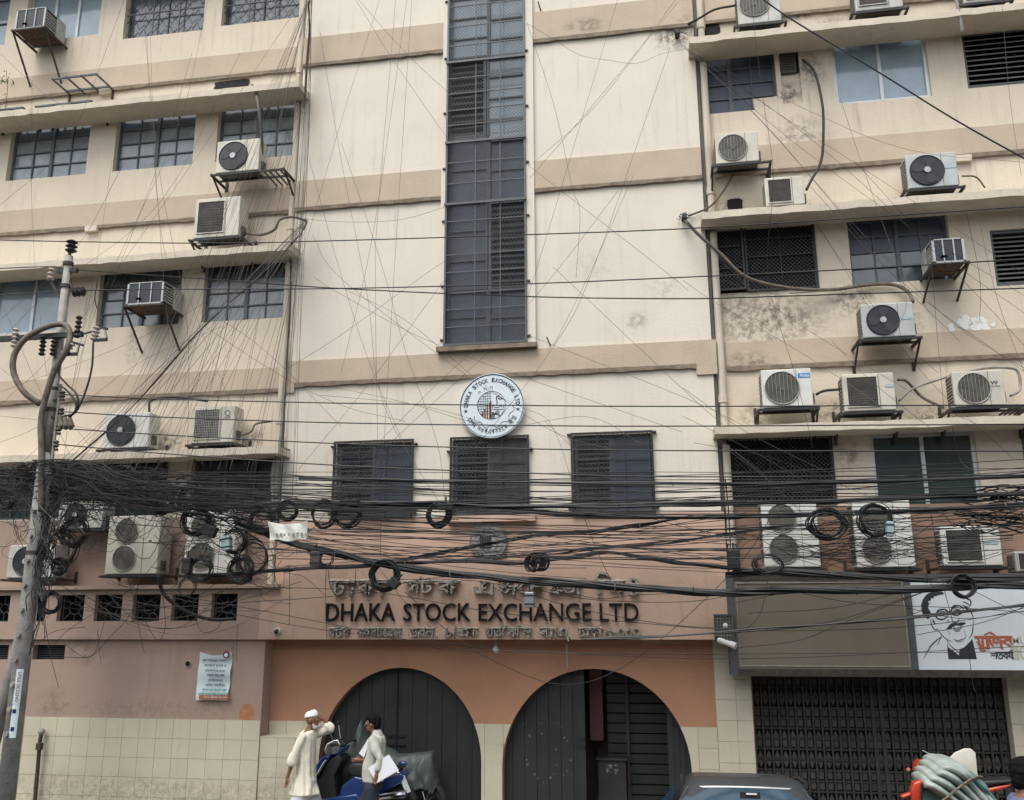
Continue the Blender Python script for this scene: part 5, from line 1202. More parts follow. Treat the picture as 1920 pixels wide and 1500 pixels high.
line('power_line', [(115, 772, PY), (300, 782, PY), (640, 793, PY), (1000, 798, PY), (1280, 799, PY), (1990, 795, PY)], Lr, 'cable', 'power line crossing the bottom of the round white emblem sign')
line('power_line', [(110, 803, PY), (300, 815, PY), (640, 832, PY), (960, 841, PY), (1280, 845, PY), (1990, 846, PY)], Lr, 'cable', 'power line across the heads of the three central windows')
line('power_line', [(105, 833, PY), (300, 850, PY), (640, 873, PY), (960, 886, PY), (1280, 894, PY), (1990, 890, PY)], Lr, 'cable', 'lowest power line from the pole brackets, across the three central windows')
line('cable', [(1425, -5, -2), (1490, 40, -2), (1650, 137, -2), (1800, 230, -2), (1990, 335, -2)], .011, 'cable', 'thick black cable slanting down across the top right corner')
# heavy bundles: each a bunch of cables twisted together
def bundle(pts, n, spread, r, label, m='cable', k=8, ties=True, waist=True):
    P = seg(px3(pts), k); t = thing('cable_bundle', label, 'cable bundle', P[0])
    P = [p for p in P]; rp = root_loc(t)
    for i in range(n):
        a0, w, ph, q = U(0, 6.28), U(.3, 1.), U(0, 6.28), U(.4, 1.)
        line_ = [p+V((0, cos(a0+j*.25*w)*spread*q, sin(a0+j*.25*w)*spread*q+sin(j*.6+ph)*.006)) for j, p in enumerate(P)]
        MB().tube(line_, r*U(.7, 1.2), 5).build('cable_strand', M[m], t, fixn=False)
    if ties:
        for j in range(5, len(P)-2, 9):
            MB().ring(P[j]+V((0, 0, 0)), spread*1.25, .006, 10, 'x').build('tie', M['conduit' if rnd() < .25 else 'cable'], t)
    return t
by = -1.55
bundle([(440, 975, by), (500, 1000, by), (560, 1022, by), (640, 1040, by), (730, 1060, by), (830, 1073, by), (960, 1086, by), (1100, 1097, by), (1240, 1105, by), (1360, 1110, by), (1500, 1106, by), (1640, 1108, by), (1760, 1102, by), (1850, 1096, by), (1990, 1100, by)], 16, .038, .017, 'thickest black cable bundle sagging over the Bengali letters and across the sign')
bundle([(300, 962, by), (400, 946, by), (480, 944, by), (640, 944, by), (800, 946, by), (960, 950, by), (1120, 949, by), (1280, 945, by), (1400, 941, by), (1600, 936, by), (1990, 922, by)], 8, .028, .013, 'level black bundle across the bottoms of the central windows')
bundle([(380, 1080, by), (480, 1073, by), (560, 1066, by), (640, 1063, by), (760, 1056, by), (860, 1052, by), (980, 1055, by), (1060, 1046, by), (1140, 1036, by), (1210, 1046, by), (1290, 1057, by), (1380, 1066, by), (1500, 1078, by), (1700, 1082, by), (1990, 1076, by)], 8, .022, .010, 'thinner bundle humping up above the letters and ending over the sign', m='cable_mid')
bundle([(960, 958, by), (1100, 965, by), (1290, 970, by), (1480, 966, by), (1600, 963, by), (1720, 957, by), (1850, 950, by), (1990, 938, by)], 9, .026, .012, 'black bundle crossing in front of the twin-fan units on the right')
bundle([(560, 897, by), (800, 903, by), (1000, 906, by), (1300, 907, by), (1600, 904, by), (1990, 890, by)], 5, .02, .010, 'dark bundle across the middle of the three central windows')
bundle([(1360, 1078, by), (1420, 1073, by), (1600, 1080, by), (1760, 1085, by), (1990, 1080, by)], 10, .04, .012, 'ragged bundle lying along the top rail of the signboard', m='cable_mid')
bundle([(700, 1060, by+.1), (860, 1030, by+.1), (1000, 1005, by+.1), (1100, 998, by+.1), (1200, 985, by+.1), (1290, 971, by+.1), (1400, 966, by)], 5, .022, .008, 'loose bundle rising rightward over the pink wall beside the relief disc', m='cable_mid')
bundle([(860, 1050, by+.1), (1000, 1040, by+.1), (1120, 1028, by+.1), (1240, 1018, by+.1), (1360, 1002, by+.1), (1480, 985, by)], 4, .018, .007, 'loose bundle rising to the right drainpipe above the hump', m='cable_mid')
bundle([(578, 5, -.5), (580, 60, -.3), (575, 130, -.2), (570, 200, -.15)], 7, .03, .009, 'knotted bundle of leads on the left drainpipe at the top', m='cable_mid', ties=False)
bundle([(575, 415, -.2), (570, 430, -.3), (540, 465, -.7), (500, 505, -1.), (440, 560, -1.2), (370, 625, -1.4), (250, 760, -1.6), (130, 870, -1.8)], 4, .012, .0045, 'bundle slanting from the drainpipe corner down to the utility pole', m='cable_mid', ties=False)
bundle([(545, 480, -.1), (545, 560, -.1), (538, 680, -.1), (533, 780, -.1), (528, 900, -.1), (520, 1010, -.2)], 5, .02, .008, 'dark leads running down beside the left drainpipe', m='cable_mid', ties=False)
bundle([(1285, 410, -.1), (1300, 430, -.3), (1335, 465, -.35), (1380, 510, -.3)], 4, .02, .010, 'short black bundle leaving the right corner hook', ties=False)
bundle([(1360, 900, -.1), (1366, 960, -.15), (1370, 1030, -.4), (1375, 1040, -.8)], 4, .02, .009, 'leads running down the lower right drainpipe', m='cable_mid', ties=False)
bundle([(1100, 1200, by), (1300, 1190, by), (1500, 1174, by), (1620, 1165, by), (1800, 1148, by), (1990, 1125, by)], 2, .012, .009, 'lone pair of black cables crossing the portrait sign', ties=False)
# single thin wires ------------------------------------------------------
LM = [(582, 0, 'the left drainpipe top'), (575, 170, 'the upper left drainpipe'), (575, 415, 'the curled pipe corner'), (1270, 66, 'the frayed corner hook'), (1283, 410, 'the lower corner hook'), (915, 150, 'the upper barred shaft'), (915, 350, 'the middle barred shaft'), (915, 580, 'the shaft foot'), (924, 763, 'the round emblem'),
      (700, 900, 'the left central window'), (920, 900, 'the middle central window'), (1150, 900, 'the right central window'), (90, 900, 'the utility pole'), (120, 620, 'the pole top'), (236, 805, 'the lowest black-fan unit'), (400, 795, 'the pale-grille unit'), (448, 290, 'the upper left fan unit'), (410, 405, 'the upper left grille unit'), (272, 550, 'the left caged unit'),
      (70, 30, 'the top left caged unit'), (525, 870, 'the lower left drainpipe'), (700, 1150, 'the word at the lettering start'), (1050, 1150, 'the lettering end'), (720, 1075, 'the large coil'), (917, 1016, 'the relief disc'), (1375, 1050, 'the black splice box'), (1480, 1000, 'the first tall right unit'), (1660, 1000, 'the second tall right unit'), (1820, 1020, 'the cream grille unit'),
      (1540, 1170, 'the taupe panel'), (1800, 1170, 'the portrait panel'), (1436, 480, 'the mesh window'), (1690, 460, 'the right board window'), (1650, 125, 'the curtained window'), (1665, 600, 'the silver fan unit'), (1475, 730, 'the blue-label unit'), (1630, 735, 'the middle grille unit'), (1835, 730, 'the W-logo unit'), (1466, 885, 'the dark mesh window'), (1738, 885, 'the tinted window'),
      (250, 1140, 'the small square windows'), (420, 1140, 'the last small window'), (402, 1260, 'the hanging notice'), (120, 1230, 'the low vent'), (540, 1000, 'the white banner'), (750, 1270, 'the left arch'), (1118, 1260, 'the right arch'), (650, 300, 'the pale wall left of the shaft'), (1120, 300, 'the pale wall right of the shaft'), (90, 280, 'the second-row end window'), (290, 260, 'the second-row middle window'), (620, 1060, 'the grey splice box'), (700, 0, 'the top edge')]
def near(x, y):
    if x < 12: return 'the left edge'
    if x > 1900: return 'the right edge'
    return min(LM, key=lambda l: (l[0]-x)**2+(l[1]-y)**2)[2]
def wire(pts, r=.0042, m='cable_grey', lab='', grp=None, k=5, n=4):
    if len(pts) == 2: a_, b_ = pts; pts = [a_, ((a_[0]*2+b_[0])/3, (a_[1]*2+b_[1])/3+U(3, 9), (a_[2]*2+b_[2])/3), ((a_[0]+b_[0]*2)/3, (a_[1]+b_[1]*2)/3+U(3, 9), (a_[2]+b_[2]*2)/3), b_]
    A_, B_ = near(*pts[0][:2]), near(*pts[-1][:2]); w_ = ' '.join(lab.split()[:3]); Y_ = 'low ' if pts[-1][1] > 1000 else ''
    lab = (w_+' looping near '+A_) if A_ == B_ else (w_+' from '+A_+' to '+B_)
    o = MB().tube(seg(px3(pts), k), r, n, caps=False).build('wire', M[m], fixn=False); tag(o, lab, 'wire', grp); return o
G1 = 'thin wires strung across the pale central wall'
cw = [[(667, 0), (843, 263)], [(673, 0), (843, 175)], [(742, -20), (738, 40), (707, 413), (703, 500), (705, 640), (709, 830)], [(712, 0), (640, 227), (560, 500)], [(772, 0), (740, 500), (720, 830)], [(763, 0), (700, 430), (640, 700)],
      [(640, 270), (717, 500), (760, 660), (820, 830), (835, 945)], [(1157, 0), (1007, 500), (960, 640)], [(1266, 0), (1120, 195), (1000, 305)], [(1272, 5), (1110, 200), (993, 335)], [(1257, 87), (1113, 500), (1037, 650), (893, 840)],
      [(987, 43), (1040, 200), (1073, 350), (1087, 400), (1080, 520)], [(990, 310), (1237, 500), (1290, 545)], [(1037, 500), (1280, 730), (1360, 800)], [(520, 405), (640, 417), (750, 412), (843, 385)], [(987, 43), (1040, 75), (1087, 103), (1140, 112), (1193, 118), (1240, 100), (1285, 92)],
      [(1187, 330), (1111, 500), (1037, 650)], [(585, 440), (640, 523), (887, 713), (973, 760), (1033, 793), (1073, 900), (1110, 990)], [(590, 520), (640, 553), (837, 653), (1280, 810)], [(930, 430), (817, 500), (640, 627), (540, 690)], [(993, 630), (1280, 743), (1400, 800)],
      [(927, 650), (733, 830), (600, 960)], [(640, 540), (760, 600), (900, 715), (1040, 810), (1180, 850)], [(600, 720), (760, 755), (930, 800), (1100, 780), (1200, 830)], [(600, 740), (780, 758), (900, 790)], [(580, 300), (640, 520), (700, 700), (780, 880)], [(1020, 790), (1130, 890), (1230, 960), (1350, 1010)],
      [(640, 900), (850, 690), (1000, 560), (1180, 330)], [(600, 60), (640, 300), (690, 560), (720, 760), (860, 1000)], [(560, 880), (690, 720), (850, 500)]]
for i, q in enumerate(cw):
    y0 = U(-.9, -.3); y1 = U(-1.4, -.4); n = len(q)
    wire([(x+U(-1, 1), y+U(-1, 1), y0+(y1-y0)*j/(n-1)) for j, (x, y) in enumerate(q)], .0027, 'cable_grey', 'thin grey wire', G1)
G2 = 'thin wires fanning from the left drainpipe to the tangle'
for i in range(44):
    src = [(582+U(-4, 4), -10, -.4), (573+U(-6, 6), 150+U(-60, 60), -.2), (575+U(-4, 4), 415+U(-8, 8), -.3)][i % 3 if i % 3 != 1 or rnd() < .6 else 2]
    x1 = U(95, 520); y1 = 862+U(0, 40)
    mx, my = (src[0]+x1)/2+U(-4, 4), (src[1]+y1)/2+U(0, 14)
    wire([src, (mx, my, -1.1), (x1, y1, -1.75)], U(.0020, .0032), 'cable_grey' if rnd() < .75 else 'cable_mid', 'fanning thin wire', G2, 6)
for i in range(14):
    x1 = U(505, 560)
    wire([(582+U(-6, 6), -10, -.3), (570+U(-8, 8), 300+U(-60, 60), -.5), (x1, 900+U(0, 60), -1.4)], U(.002, .003), 'cable_grey', 'fanning thin wire', G2, 6)
G3 = 'long thin wires over the left wing'
for q in ([(280, -5), (288, 250), (305, 500), (318, 640)], [(272, -5), (282, 200), (300, 420), (322, 520)], [(265, -5), (300, 330), (350, 600), (352, 860)], [(233, 0), (130, 260), (0, 385)], [(550, 25), (330, 350), (120, 640), (0, 760)], [(450, 100), (300, 380), (100, 540), (0, 640)], [(390, 0), (330, 250), (180, 580), (90, 900)],
          [(0, 560), (60, 700), (130, 850)], [(0, 905), (230, 700), (420, 610)], [(0, 735), (250, 640), (450, 530)], [(230, 310), (140, 470), (0, 600)], [(0, 690), (120, 780), (200, 880)], [(60, 150), (60, 400), (80, 640), (110, 860)], [(0, 780), (90, 790), (200, 810)], [(210, 300), (180, 500), (140, 700), (120, 860)],
          [(0, 830), (70, 800), (160, 730)], [(190, 500), (160, 640), (130, 780)], [(470, 430), (400, 620), (330, 860)], [(360, 100), (300, 300), (200, 560)], [(340, 500), (370, 600), (450, 800), (470, 860)], [(0, 100), (120, 200), (-10, 330)][:2], [(400, 590), (500, 660), (640, 800)], [(380, 610), (520, 700), (640, 760), (760, 790)]):
    wire([(x, y, U(-1.2, -.6)) for x, y in q], .0027, 'cable_grey', 'long thin wire hanging', G3)
G4 = 'thin wires fanning over the right wing'
for i, q in enumerate([[(1283, 88), (1520, 260), (1760, 480), (1960, 690)], [(1283, 90), (1450, 250), (1660, 500), (1800, 640)], [(1285, 92), (1500, 200), (1700, 280), (1930, 305)], [(1285, 92), (1480, 260), (1700, 420), (1930, 560)], [(1283, 85), (1430, 230), (1600, 420), (1780, 600), (1920, 690)], [(1290, 95), (1440, 200), (1640, 330), (1930, 520)],
      [(1408, 0), (1430, 180), (1450, 330), (1440, 520), (1490, 700), (1525, 840)], [(1575, 183), (1610, 290), (1647, 397), (1700, 560), (1660, 640)], [(1743, 440), (1755, 600), (1770, 767)], [(1812, 400), (1837, 520), (1837, 603)], [(1833, 400), (1870, 560), (1925, 710)], [(1878, 0), (1893, 180), (1915, 330)],
      [(1525, 415), (1600, 520), (1730, 700), (1900, 860)], [(1285, 415), (1430, 560), (1700, 730), (1930, 840)], [(1280, 525), (1345, 570), (1500, 660), (1650, 760)], [(1530, 415), (1640, 590), (1760, 700)], [(1280, 727), (1400, 810), (1560, 890)], [(1280, 780), (1400, 840), (1540, 920)], [(1300, 830), (1450, 860), (1700, 960)],
      [(1340, 820), (1420, 880), (1500, 960)], [(1346, 830), (1440, 900), (1530, 985)], [(1560, 640), (1640, 720), (1780, 830)], [(1785, 800), (1800, 860), (1818, 880)], [(1340, 520), (1400, 540), (1470, 555)], [(1600, 300), (1760, 470), (1925, 590)], [(1520, 350), (1680, 520), (1925, 700)]]):
    wire([(x, y, U(-1., -.5)) for x, y in q], .0028, 'cable_grey' if i % 3 else 'cable_mid', 'slanting thin wire', G4)
G5 = 'black cables strung level across the facade'
def run(n, x0, ya, x1, yb, sag, r, m, label, grp, Y=(-2.0, -1.3), k=7, wob=2):
    for i in range(n):
        y0, y1 = U(*ya), U(*yb); s_ = U(*sag); Yc = U(*Y); q = []
        for j in range(k):
            t = j/(k-1); q.append((x0+(x1-x0)*t, y0+(y1-y0)*t+s_*4*t*(1-t)+U(-wob, wob), Yc+.15*sin(t*3)))
        wire(q, r*U(.7, 1.35), m if rnd() < .7 else 'cable_mid', label, grp, 5)
LB = 'thin black cable strung level'
run(12, -20, (860, 960), 1990, (855, 945), (5, 35), .0055, 'cable', LB, G5, k=11)
run(8, 300, (900, 960), 1990, (880, 960), (0, 22), .0055, 'cable', LB, G5, k=9)
run(8, 500, (935, 1000), 1990, (925, 985), (5, 30), .005, 'cable', LB, G5, k=9)
run(5, 520, (870, 960), 1400, (890, 950), (0, 18), .0045, 'cable', LB, G5)
G6 = 'dark cables slanting over the salmon wall'
LS = 'thin dark cable slanting'
run(9, 640, (965, 1000), 1380, (1000, 1062), (-6, 14), .0042, 'cable_mid', LS, G6)
run(6, 470, (975, 1030), 1380, (1030, 1075), (0, 24), .0042, 'cable_mid', LS, G6)
run(5, 520, (1005, 1065), 1400, (960, 1010), (8, 30), .0042, 'cable_mid', LS, G6)
run(6, 560, (985, 1040), 1100, (1040, 1100), (0, 18), .004, 'cable_mid', LS, G6)
run(7, 1000, (1000, 1050), 1900, (985, 1055), (5, 25), .0042, 'cable_mid', LS, G6)
G7 = 'loose wires sagging before the letters and arches'
for q in ([(450, 1130), (650, 1115), (800, 1085), (900, 1080)], [(300, 1110), (620, 1170), (820, 1215), (1000, 1222), (1400, 1235), (1960, 1210)], [(380, 1140), (600, 1180), (900, 1212), (1150, 1226), (1960, 1222)], [(760, 1110), (860, 1200), (960, 1255), (1050, 1283), (1140, 1265), (1250, 1190), (1400, 1040), (1480, 900)],
          [(480, 1100), (700, 1110), (940, 1150), (1160, 1165), (1400, 1182), (1700, 1175), (1960, 1140)], [(620, 1090), (900, 1090), (1100, 1145), (1400, 1178), (1960, 1130)], [(900, 1090), (1010, 1140), (1200, 1200), (1300, 1205)], [(980, 1080), (1110, 1121), (1200, 1115), (1370, 1110)], [(1000, 1105), (1120, 1125), (1290, 1128), (1400, 1110)],
          [(1400, 1180), (1560, 1165), (1700, 1120), (1800, 1090)], [(1400, 1150), (1560, 1140), (1690, 1110)], [(1380, 1215), (1500, 1200), (1600, 1160), (1800, 1085)], [(1450, 1100), (1600, 1130), (1800, 1140), (1960, 1150)], [(1700, 1140), (1820, 1160), (1960, 1130)], [(1720, 1190), (1850, 1165), (1960, 1120)], [(1830, 1110), (1880, 1135), (1960, 1170)], [(1380, 1130), (1480, 1110), (1560, 1100)], [(1180, 960), (1290, 990), (1400, 1010)],
          [(543, 1060), (543, 1140), (542, 1172)], [(612, 1060), (610, 1120), (613, 1200)], [(615, 1060), (620, 1100), (640, 1122), (662, 1110), (668, 1060)], [(715, 860), (714, 1000), (713, 1045)], [(700, 1050), (730, 1090), (760, 1130), (810, 1180)], [(1093, 960), (1110, 1010), (1150, 1100), (1160, 1120)], [(1815, 1205), (1822, 1270), (1827, 1295)], [(1745, 960), (1765, 1080), (1790, 1180)], [(1440, 1085), (1420, 1160), (1360, 1200)], [(1690, 1115), (1712, 1150), (1745, 1130)]):
    wire([(x, y, U(-1.5, -1.1)) for x, y in q], .004, 'cable_mid', 'loose brown wire sagging', G7, 7)
G8 = 'loose wires hanging over the left salmon wall'
for i in range(12):
    x0, y0 = U(60, 240), U(1085, 1140); x1 = U(250, 620); y1 = U(1080, 1150); s_ = U(5, 80)
    wire([(x0, y0, -1.4), (x0+(x1-x0)*.3, y0+s_*.8, -1.2), (x0+(x1-x0)*.65, (y0+y1)/2+s_*.9, -1.2), (x1, y1, -1.3)], U(.003, .0046), 'cable_mid' if rnd() < .6 else 'cable_grey', 'loose curved wire', G8, 7)
for q in ([(110, 1200), (170, 1232), (200, 1150)], [(183, 1180), (186, 1220), (190, 1245)], [(240, 1080), (255, 1150), (268, 1215), (273, 1223)], [(445, 1170), (443, 1240)], [(365, 1160), (380, 1185), (405, 1180), (415, 1165)], [(90, 1225), (130, 1180), (250, 1100), (330, 1000)], [(120, 1232), (170, 1230), (205, 1195), (245, 1150), (262, 1080)], [(300, 1080), (310, 1170), (295, 1200), (270, 1160)], [(40, 1255), (90, 1190), (160, 1175)], [(85, 1170), (95, 1230), (110, 1290)]):
    wire([(x, y, U(-1.4, -.8)) for x, y in q], .004, 'cable_mid', 'loose curved wire', G8, 7)
loose([(298, 1080, -1.2), (305, 1110, -1.), (330, 1135, -.9), (365, 1153, -.8), (400, 1162, -.7), (440, 1160, -.6)], .028, 'pipe', 'black', 'thick black pipe sagging to the last small window of the left wing', 'pipe')
# tangle around the pole
random.seed(11)
tb = MB()
def tw(pts, r): tb.tube(seg(px3(pts), 4), r, 3, caps=False)
for i in range(95):                                # the great sheaf gathered at the pole
    y0 = U(872, 960); yp = 868+abs(random.gauss(0, 42)); x1 = U(340, 1000) if rnd() < .6 else U(260, 420); y1 = random.gauss(918, 30)+(x1-300)*.05; Yc = U(-2.1, -1.5)
    if rnd() < .5: tw([(-40, y0-10, Yc), (30, (y0+yp)/2+U(-4, 8), Yc), (85, max(862, yp-10), Yc), (180, (yp+y1)/2-10+U(-8, 8), Yc), (min(x1-60, (85+x1)/2+30), (yp+y1)/2+U(-2, 16), Yc), (x1, max(y1, 880), Yc)], U(.003, .0065))
    else: tw([(60, max(862, yp-6), Yc), (150, max(866, yp+U(-12, 12)), Yc), (240, (yp+y1)/2+U(0, 20), Yc), (x1, max(y1, 880)+10, Yc)], U(.003, .0065))
for i in range(36):                                 # slack hanging under it
    x0 = U(0, 420); L = U(60, 200); y0 = U(900, 960)
    tw([(x0, y0, U(-2, -1.4)), (x0+L*.3, y0+U(20, 90), U(-2, -1.4)), (x0+L*.7, y0+U(20, 100), U(-2, -1.4)), (x0+L, y0+U(-10, 30), U(-2, -1.4))], U(.003, .006))
for i in range(40):                                # strands wound round the pole
    x0 = 85+U(-35, 45); y0 = U(900, 1000); pts = [(x0, y0, U(-2.1, -1.6))]
    for k in range(4): y0 += U(25, 75); pts.append((92-(y0-900)*.118+U(-16, 30), y0, U(-2.1, -1.6)))
    tw(pts, U(.003, .008))
for i in range(55):                                # small scribbles of slack wire
    cx, cy = (random.gauss(140, 90), random.gauss(935, 45)) if i < 80 else (random.gauss(85, 30), random.gauss(1080, 60))
    r_ = U(8, 30); Yc = U(-2.1, -1.5); a0 = U(0, 6)
    if cy-r_ < 862: cy = 862+r_
    tw([(cx+cos(a0+k*.9)*r_*U(.6, 1.2), cy+sin(a0+k*.9)*r_*U(.6, 1.1), Yc) for k in range(8)], U(.003, .006))
tag(tb.build('cable_tangle', M['cable_mid'], fixn=False), 'dense tangle of black and grey cables gathered round the utility pole', 'cable tangle', kind='stuff')
tb = MB()
for i in range(26):                                # darker knot to the right of the pole
    x0 = U(220, 330); y0 = U(880, 960); Yc = U(-1.9, -1.5)
    tw([(120, U(870, 950), Yc), (x0, y0, Yc), (U(320, 420), U(920, 985), Yc), (U(430, 560), U(955, 1015), Yc)], U(.004, .009))
for i in range(36):
    x0, y0 = U(280, 470), U(985, 1075); pts = [(x0, y0, U(-1.9, -1.3))]
    for k in range(4): x0 += U(5, 55); y0 += U(-45, 45); pts.append((x0, y0, U(-1.9, -1.3)))
    tw(pts, U(.003, .005))
for i in range(40):
    x0, y0 = U(1360, 1560), U(975, 1085); pts = [(x0, y0, U(-1.7, -1.2))]
    for k in range(4): x0 += U(20, 130); y0 = min(1090, max(960, y0+U(-35, 35))); pts.append((x0, y0, U(-1.7, -1.2)))
    tw(pts, U(.003, .005))
for i in range(45):
    x0 = U(1780, 1860); y0 = U(920, 990)
    tw([(x0, y0, -1.5), (x0+60, y0+U(-20, 20), -1.5), (x0+130, y0+U(-30, 40), -1.5)], U(.004, .008))
tag(tb.build('cable_tangle', M['cable'], fixn=False), 'second dark knot of cables trailing from the pole towards the drainpipe and sign', 'cable tangle', kind='stuff')
# coils of spare cable ------------------------------------------------
def coil(px, py, r, n, th, label, sx=1., Y=-1.65, m='cable', tilt=0.):
    c = at(px, py, Y); s = (at(px+r, py, Y).x-c.x); b = MB()
    for i in range(n):
        rr_ = s*U(.80, 1.08); ox, oz = U(-.12, .12)*s, U(-.12, .12)*s; ph = U(0, 6.3); e = U(.0, .1)
        if tilt: ox = (i/n-.5)*s*1.5
        pts = [(c.x+ox+cos(2*pi*k/22)*rr_*sx*(1+e*sin(2*pi*k/11+ph)), c.y+U(-.012, .012)+(i-n/2)*.007, c.z+oz+sin(2*pi*k/22)*rr_*(1+e*cos(2*pi*k/11+ph))) for k in range(22)]
        b.tube(pts, th*U(.8, 1.2), 4, closed=True)
    o = b.build('cable_coil', M[m], fixn=False); return tag(o, label, 'cable coil', 'coils of spare cable hung on the lines')
for a_ in ((823, 965, 21, 9, .012, 'neat black coil hanging between the left and middle central windows'), (607, 963, 23, 6, .008, 'wide loose coil at the foot of the left central window'), (651, 964, 21, 12, .007, 'tangled coil in front of the left central window corner', 1.15), (540, 957, 17, 7, .011, 'small round coil above the white cloth banner'),
           (722, 1079, 25, 12, .012, 'large tight coil over the Bengali letters'), (612, 1048, 13, 6, .006, 'small coil beside the grey splice box over the salmon wall'), (1550, 983, 27, 12, .008, 'open coil between the two tall units above the signboard', 1.25), (1640, 975, 33, 9, .006, 'wide thin coil behind the teal packet'),
           (1806, 1099, 22, 7, .010, 'coil of cable over the portrait on the white sign'), (1440, 1058, 18, 8, .005, 'small scraggly coil beside the drainpipe foot on the right', 1.6), (362, 937, 25, 10, .006, 'coil high over the left twin-fan units'), (368, 975, 24, 10, .008, 'coil in front of the left wing twin-fan units'), (376, 1068, 21, 12, .007, 'tight coil hanging low beside a black splice box'),
           (452, 1068, 22, 14, .006, 'fat coil hanging low left of the salmon beam'), (472, 1045, 28, 6, .006, 'large thin loop left of the salmon beam'), (441, 1016, 20, 8, .007, 'coil beside the small teal box'), (492, 975, 22, 8, .007, 'coil left of the white cloth banner'), (112, 1063, 14, 10, .006, 'small coil tied beside the utility pole, mid height'),
           (42, 888, 18, 8, .006, 'coil in the tangle just left of the utility pole'), (14, 935, 16, 9, .007, 'coil at the left edge of the tangle'), (108, 895, 26, 12, .006, 'large coil in the tangle just right of the utility pole'), (352, 1100, 17, 4, .005, 'thin loop hanging over the small windows'), (140, 1000, 24, 14, .006, 'mess of loops under the tangle beside the pole'), (118, 1030, 30, 10, .006, 'wide dark loops hanging from the tangle beside the pole'), (95, 1130, 18, 10, .008, 'dark loops wound on the pole at the small windows'), (230, 905, 30, 9, .006, 'wide loops in the middle of the tangle'), (300, 935, 26, 9, .006, 'loops at the right end of the tangle')):
    coil(*a_)
coil(1007, 1055, 16, 11, .008, 'spiral coil stretched sideways above the middle of the letters', .8, tilt=1)
# splice boxes, banner, packets
def sbox(x0, y0, x1, y1, m, label, Y=-1.7, rot=0.):
    a, c = at(x0, y0, Y), at(x1, y1, Y); t = thing('splice_box', label, 'splice box', ((a.x+c.x)/2, Y, (a.z+c.z)/2), 'splice boxes hung on the cables')
    w, h = (c.x-a.x)/2, (a.z-c.z)/2; L = root_loc(t)
    rbox(L.x-w, L.x+w, Y-.05, Y+.05, L.z-h, L.z+h, .012).build('box', M[m], t)
    for k in (-1, 1): MB().box(L.x-w-.004, L.x+w+.004, Y-.056, Y+.056, L.z+k*h*.55-.008, L.z+k*h*.55+.008).build('strap', M['cable'], t)
    MB().cyl((L.x, Y, L.z+h), (L.x, Y, L.z+h+.09), .012, 6).build('hanger', M['cable'], t); t.rotation_euler.y = rot
sbox(584, 1034, 601, 1062, 'fan_grey', 'grey splice box over the salmon wall left of the big coil'); sbox(984, 1110, 1002, 1139, 'glass_lo', 'slate-blue splice box hanging in front of the letter H'); sbox(1364, 1032, 1388, 1066, 'black', 'black splice box at the right end of the salmon beam'); sbox(345, 1046, 358, 1075, 'black', 'black splice box low on the left beside a tight coil')
sbox(730, 1084, 748, 1102, 'black', 'black box lodged inside the large coil over the letters', -1.75, .78); sbox(822, 945, 850, 956, 'black', 'flat black splice box beside the neat central coil'); sbox(382, 985, 405, 1005, 'black', 'tilted black splice box before the left twin-fan unit', -1.75, .4)
sbox(418, 1005, 432, 1032, 'plastic_teal', 'small teal box hanging beside a coil at left', -1.8, -.15); sbox(1660, 978, 1676, 1006, 'plastic_teal', 'crumpled teal packet hanging before the right twin-fan unit', -1.75, .08); sbox(640, 938, 672, 948, 'black', 'flat black splice box at the left central window', -1.7)
BYY = -2.2; a, c = at(503, 978, BYY), at(579, 978, BYY); zb = at(540, 1013, BYY).z
b = MB(); nx, nz = 16, 8
for i in range(nx+1):
    for j in range(nz+1):
        u, v = i/nx, j/nz; ins = .06*(1-v)
        b.v.append((a.x+(c.x-a.x)*(ins+u*(1-2*ins)), BYY+.02*sin(u*13+v*4)+.02*v*sin(u*5), zb+(a.z-zb)*v-.035*sin(pi*u)*v+.012*sin(u*9)*(1-v)))
for i in range(nx):
    for j in range(nz): k = i*(nz+1)+j; b.f.append((k, k+nz+1, k+nz+2, k+1))
bn_ = thing('banner', 'crumpled white cloth banner tied over the thick cable bundle', 'banner', (a.x, BYY, zb)); b.build('sheet', M['banner'], bn_, fixn=False, smooth=True)
for k in range(9): x = a.x+.12+k*.055; MB().box(x, x+U(.02, .04), BYY-.028, BYY-.022, zb+.05, zb+.05+U(.03, .05)).build('faded_print', M['conduit'], bn_)
for (px, py, lab) in ((1270, 66, 'rusty hook and frayed wires on the upper right corner of the central wall'), (1283, 410, 'black hook clamp on the lower right corner of the central wall')):
    p = at(px, py, -.05); t = thing('wall_hook', lab, 'hook', p)
    MB().cyl(p+V((0, .05, 0)), p+V((0, -.12, 0)), .04, 8).build('hook', M['black'], t); b = MB()
    for k in range(14): b.tube(seg([p, p+V((U(-.08, .08), -.08, U(-.06, .06))), p+V((U(-.16, .16), -.05, U(-.12, .12)))], 3), .004, 3)
    b.build('frayed_wires', M['cable_mid'], t, kind='stuff')
for (px, py, d) in ((1032, 648, (-.04, -.12, .1)), (1014, 20, (-.03, -.1, .1))):
    p = at(px, py, 0); tag(MB().obox(p, p+V(d), .02, .02).build('iron_peg', M['rust']), 'short rusty iron peg in the pale wall ' + ('just right of the shaft sill' if py > 100 else 'near the top, right of the shaft'), 'peg')
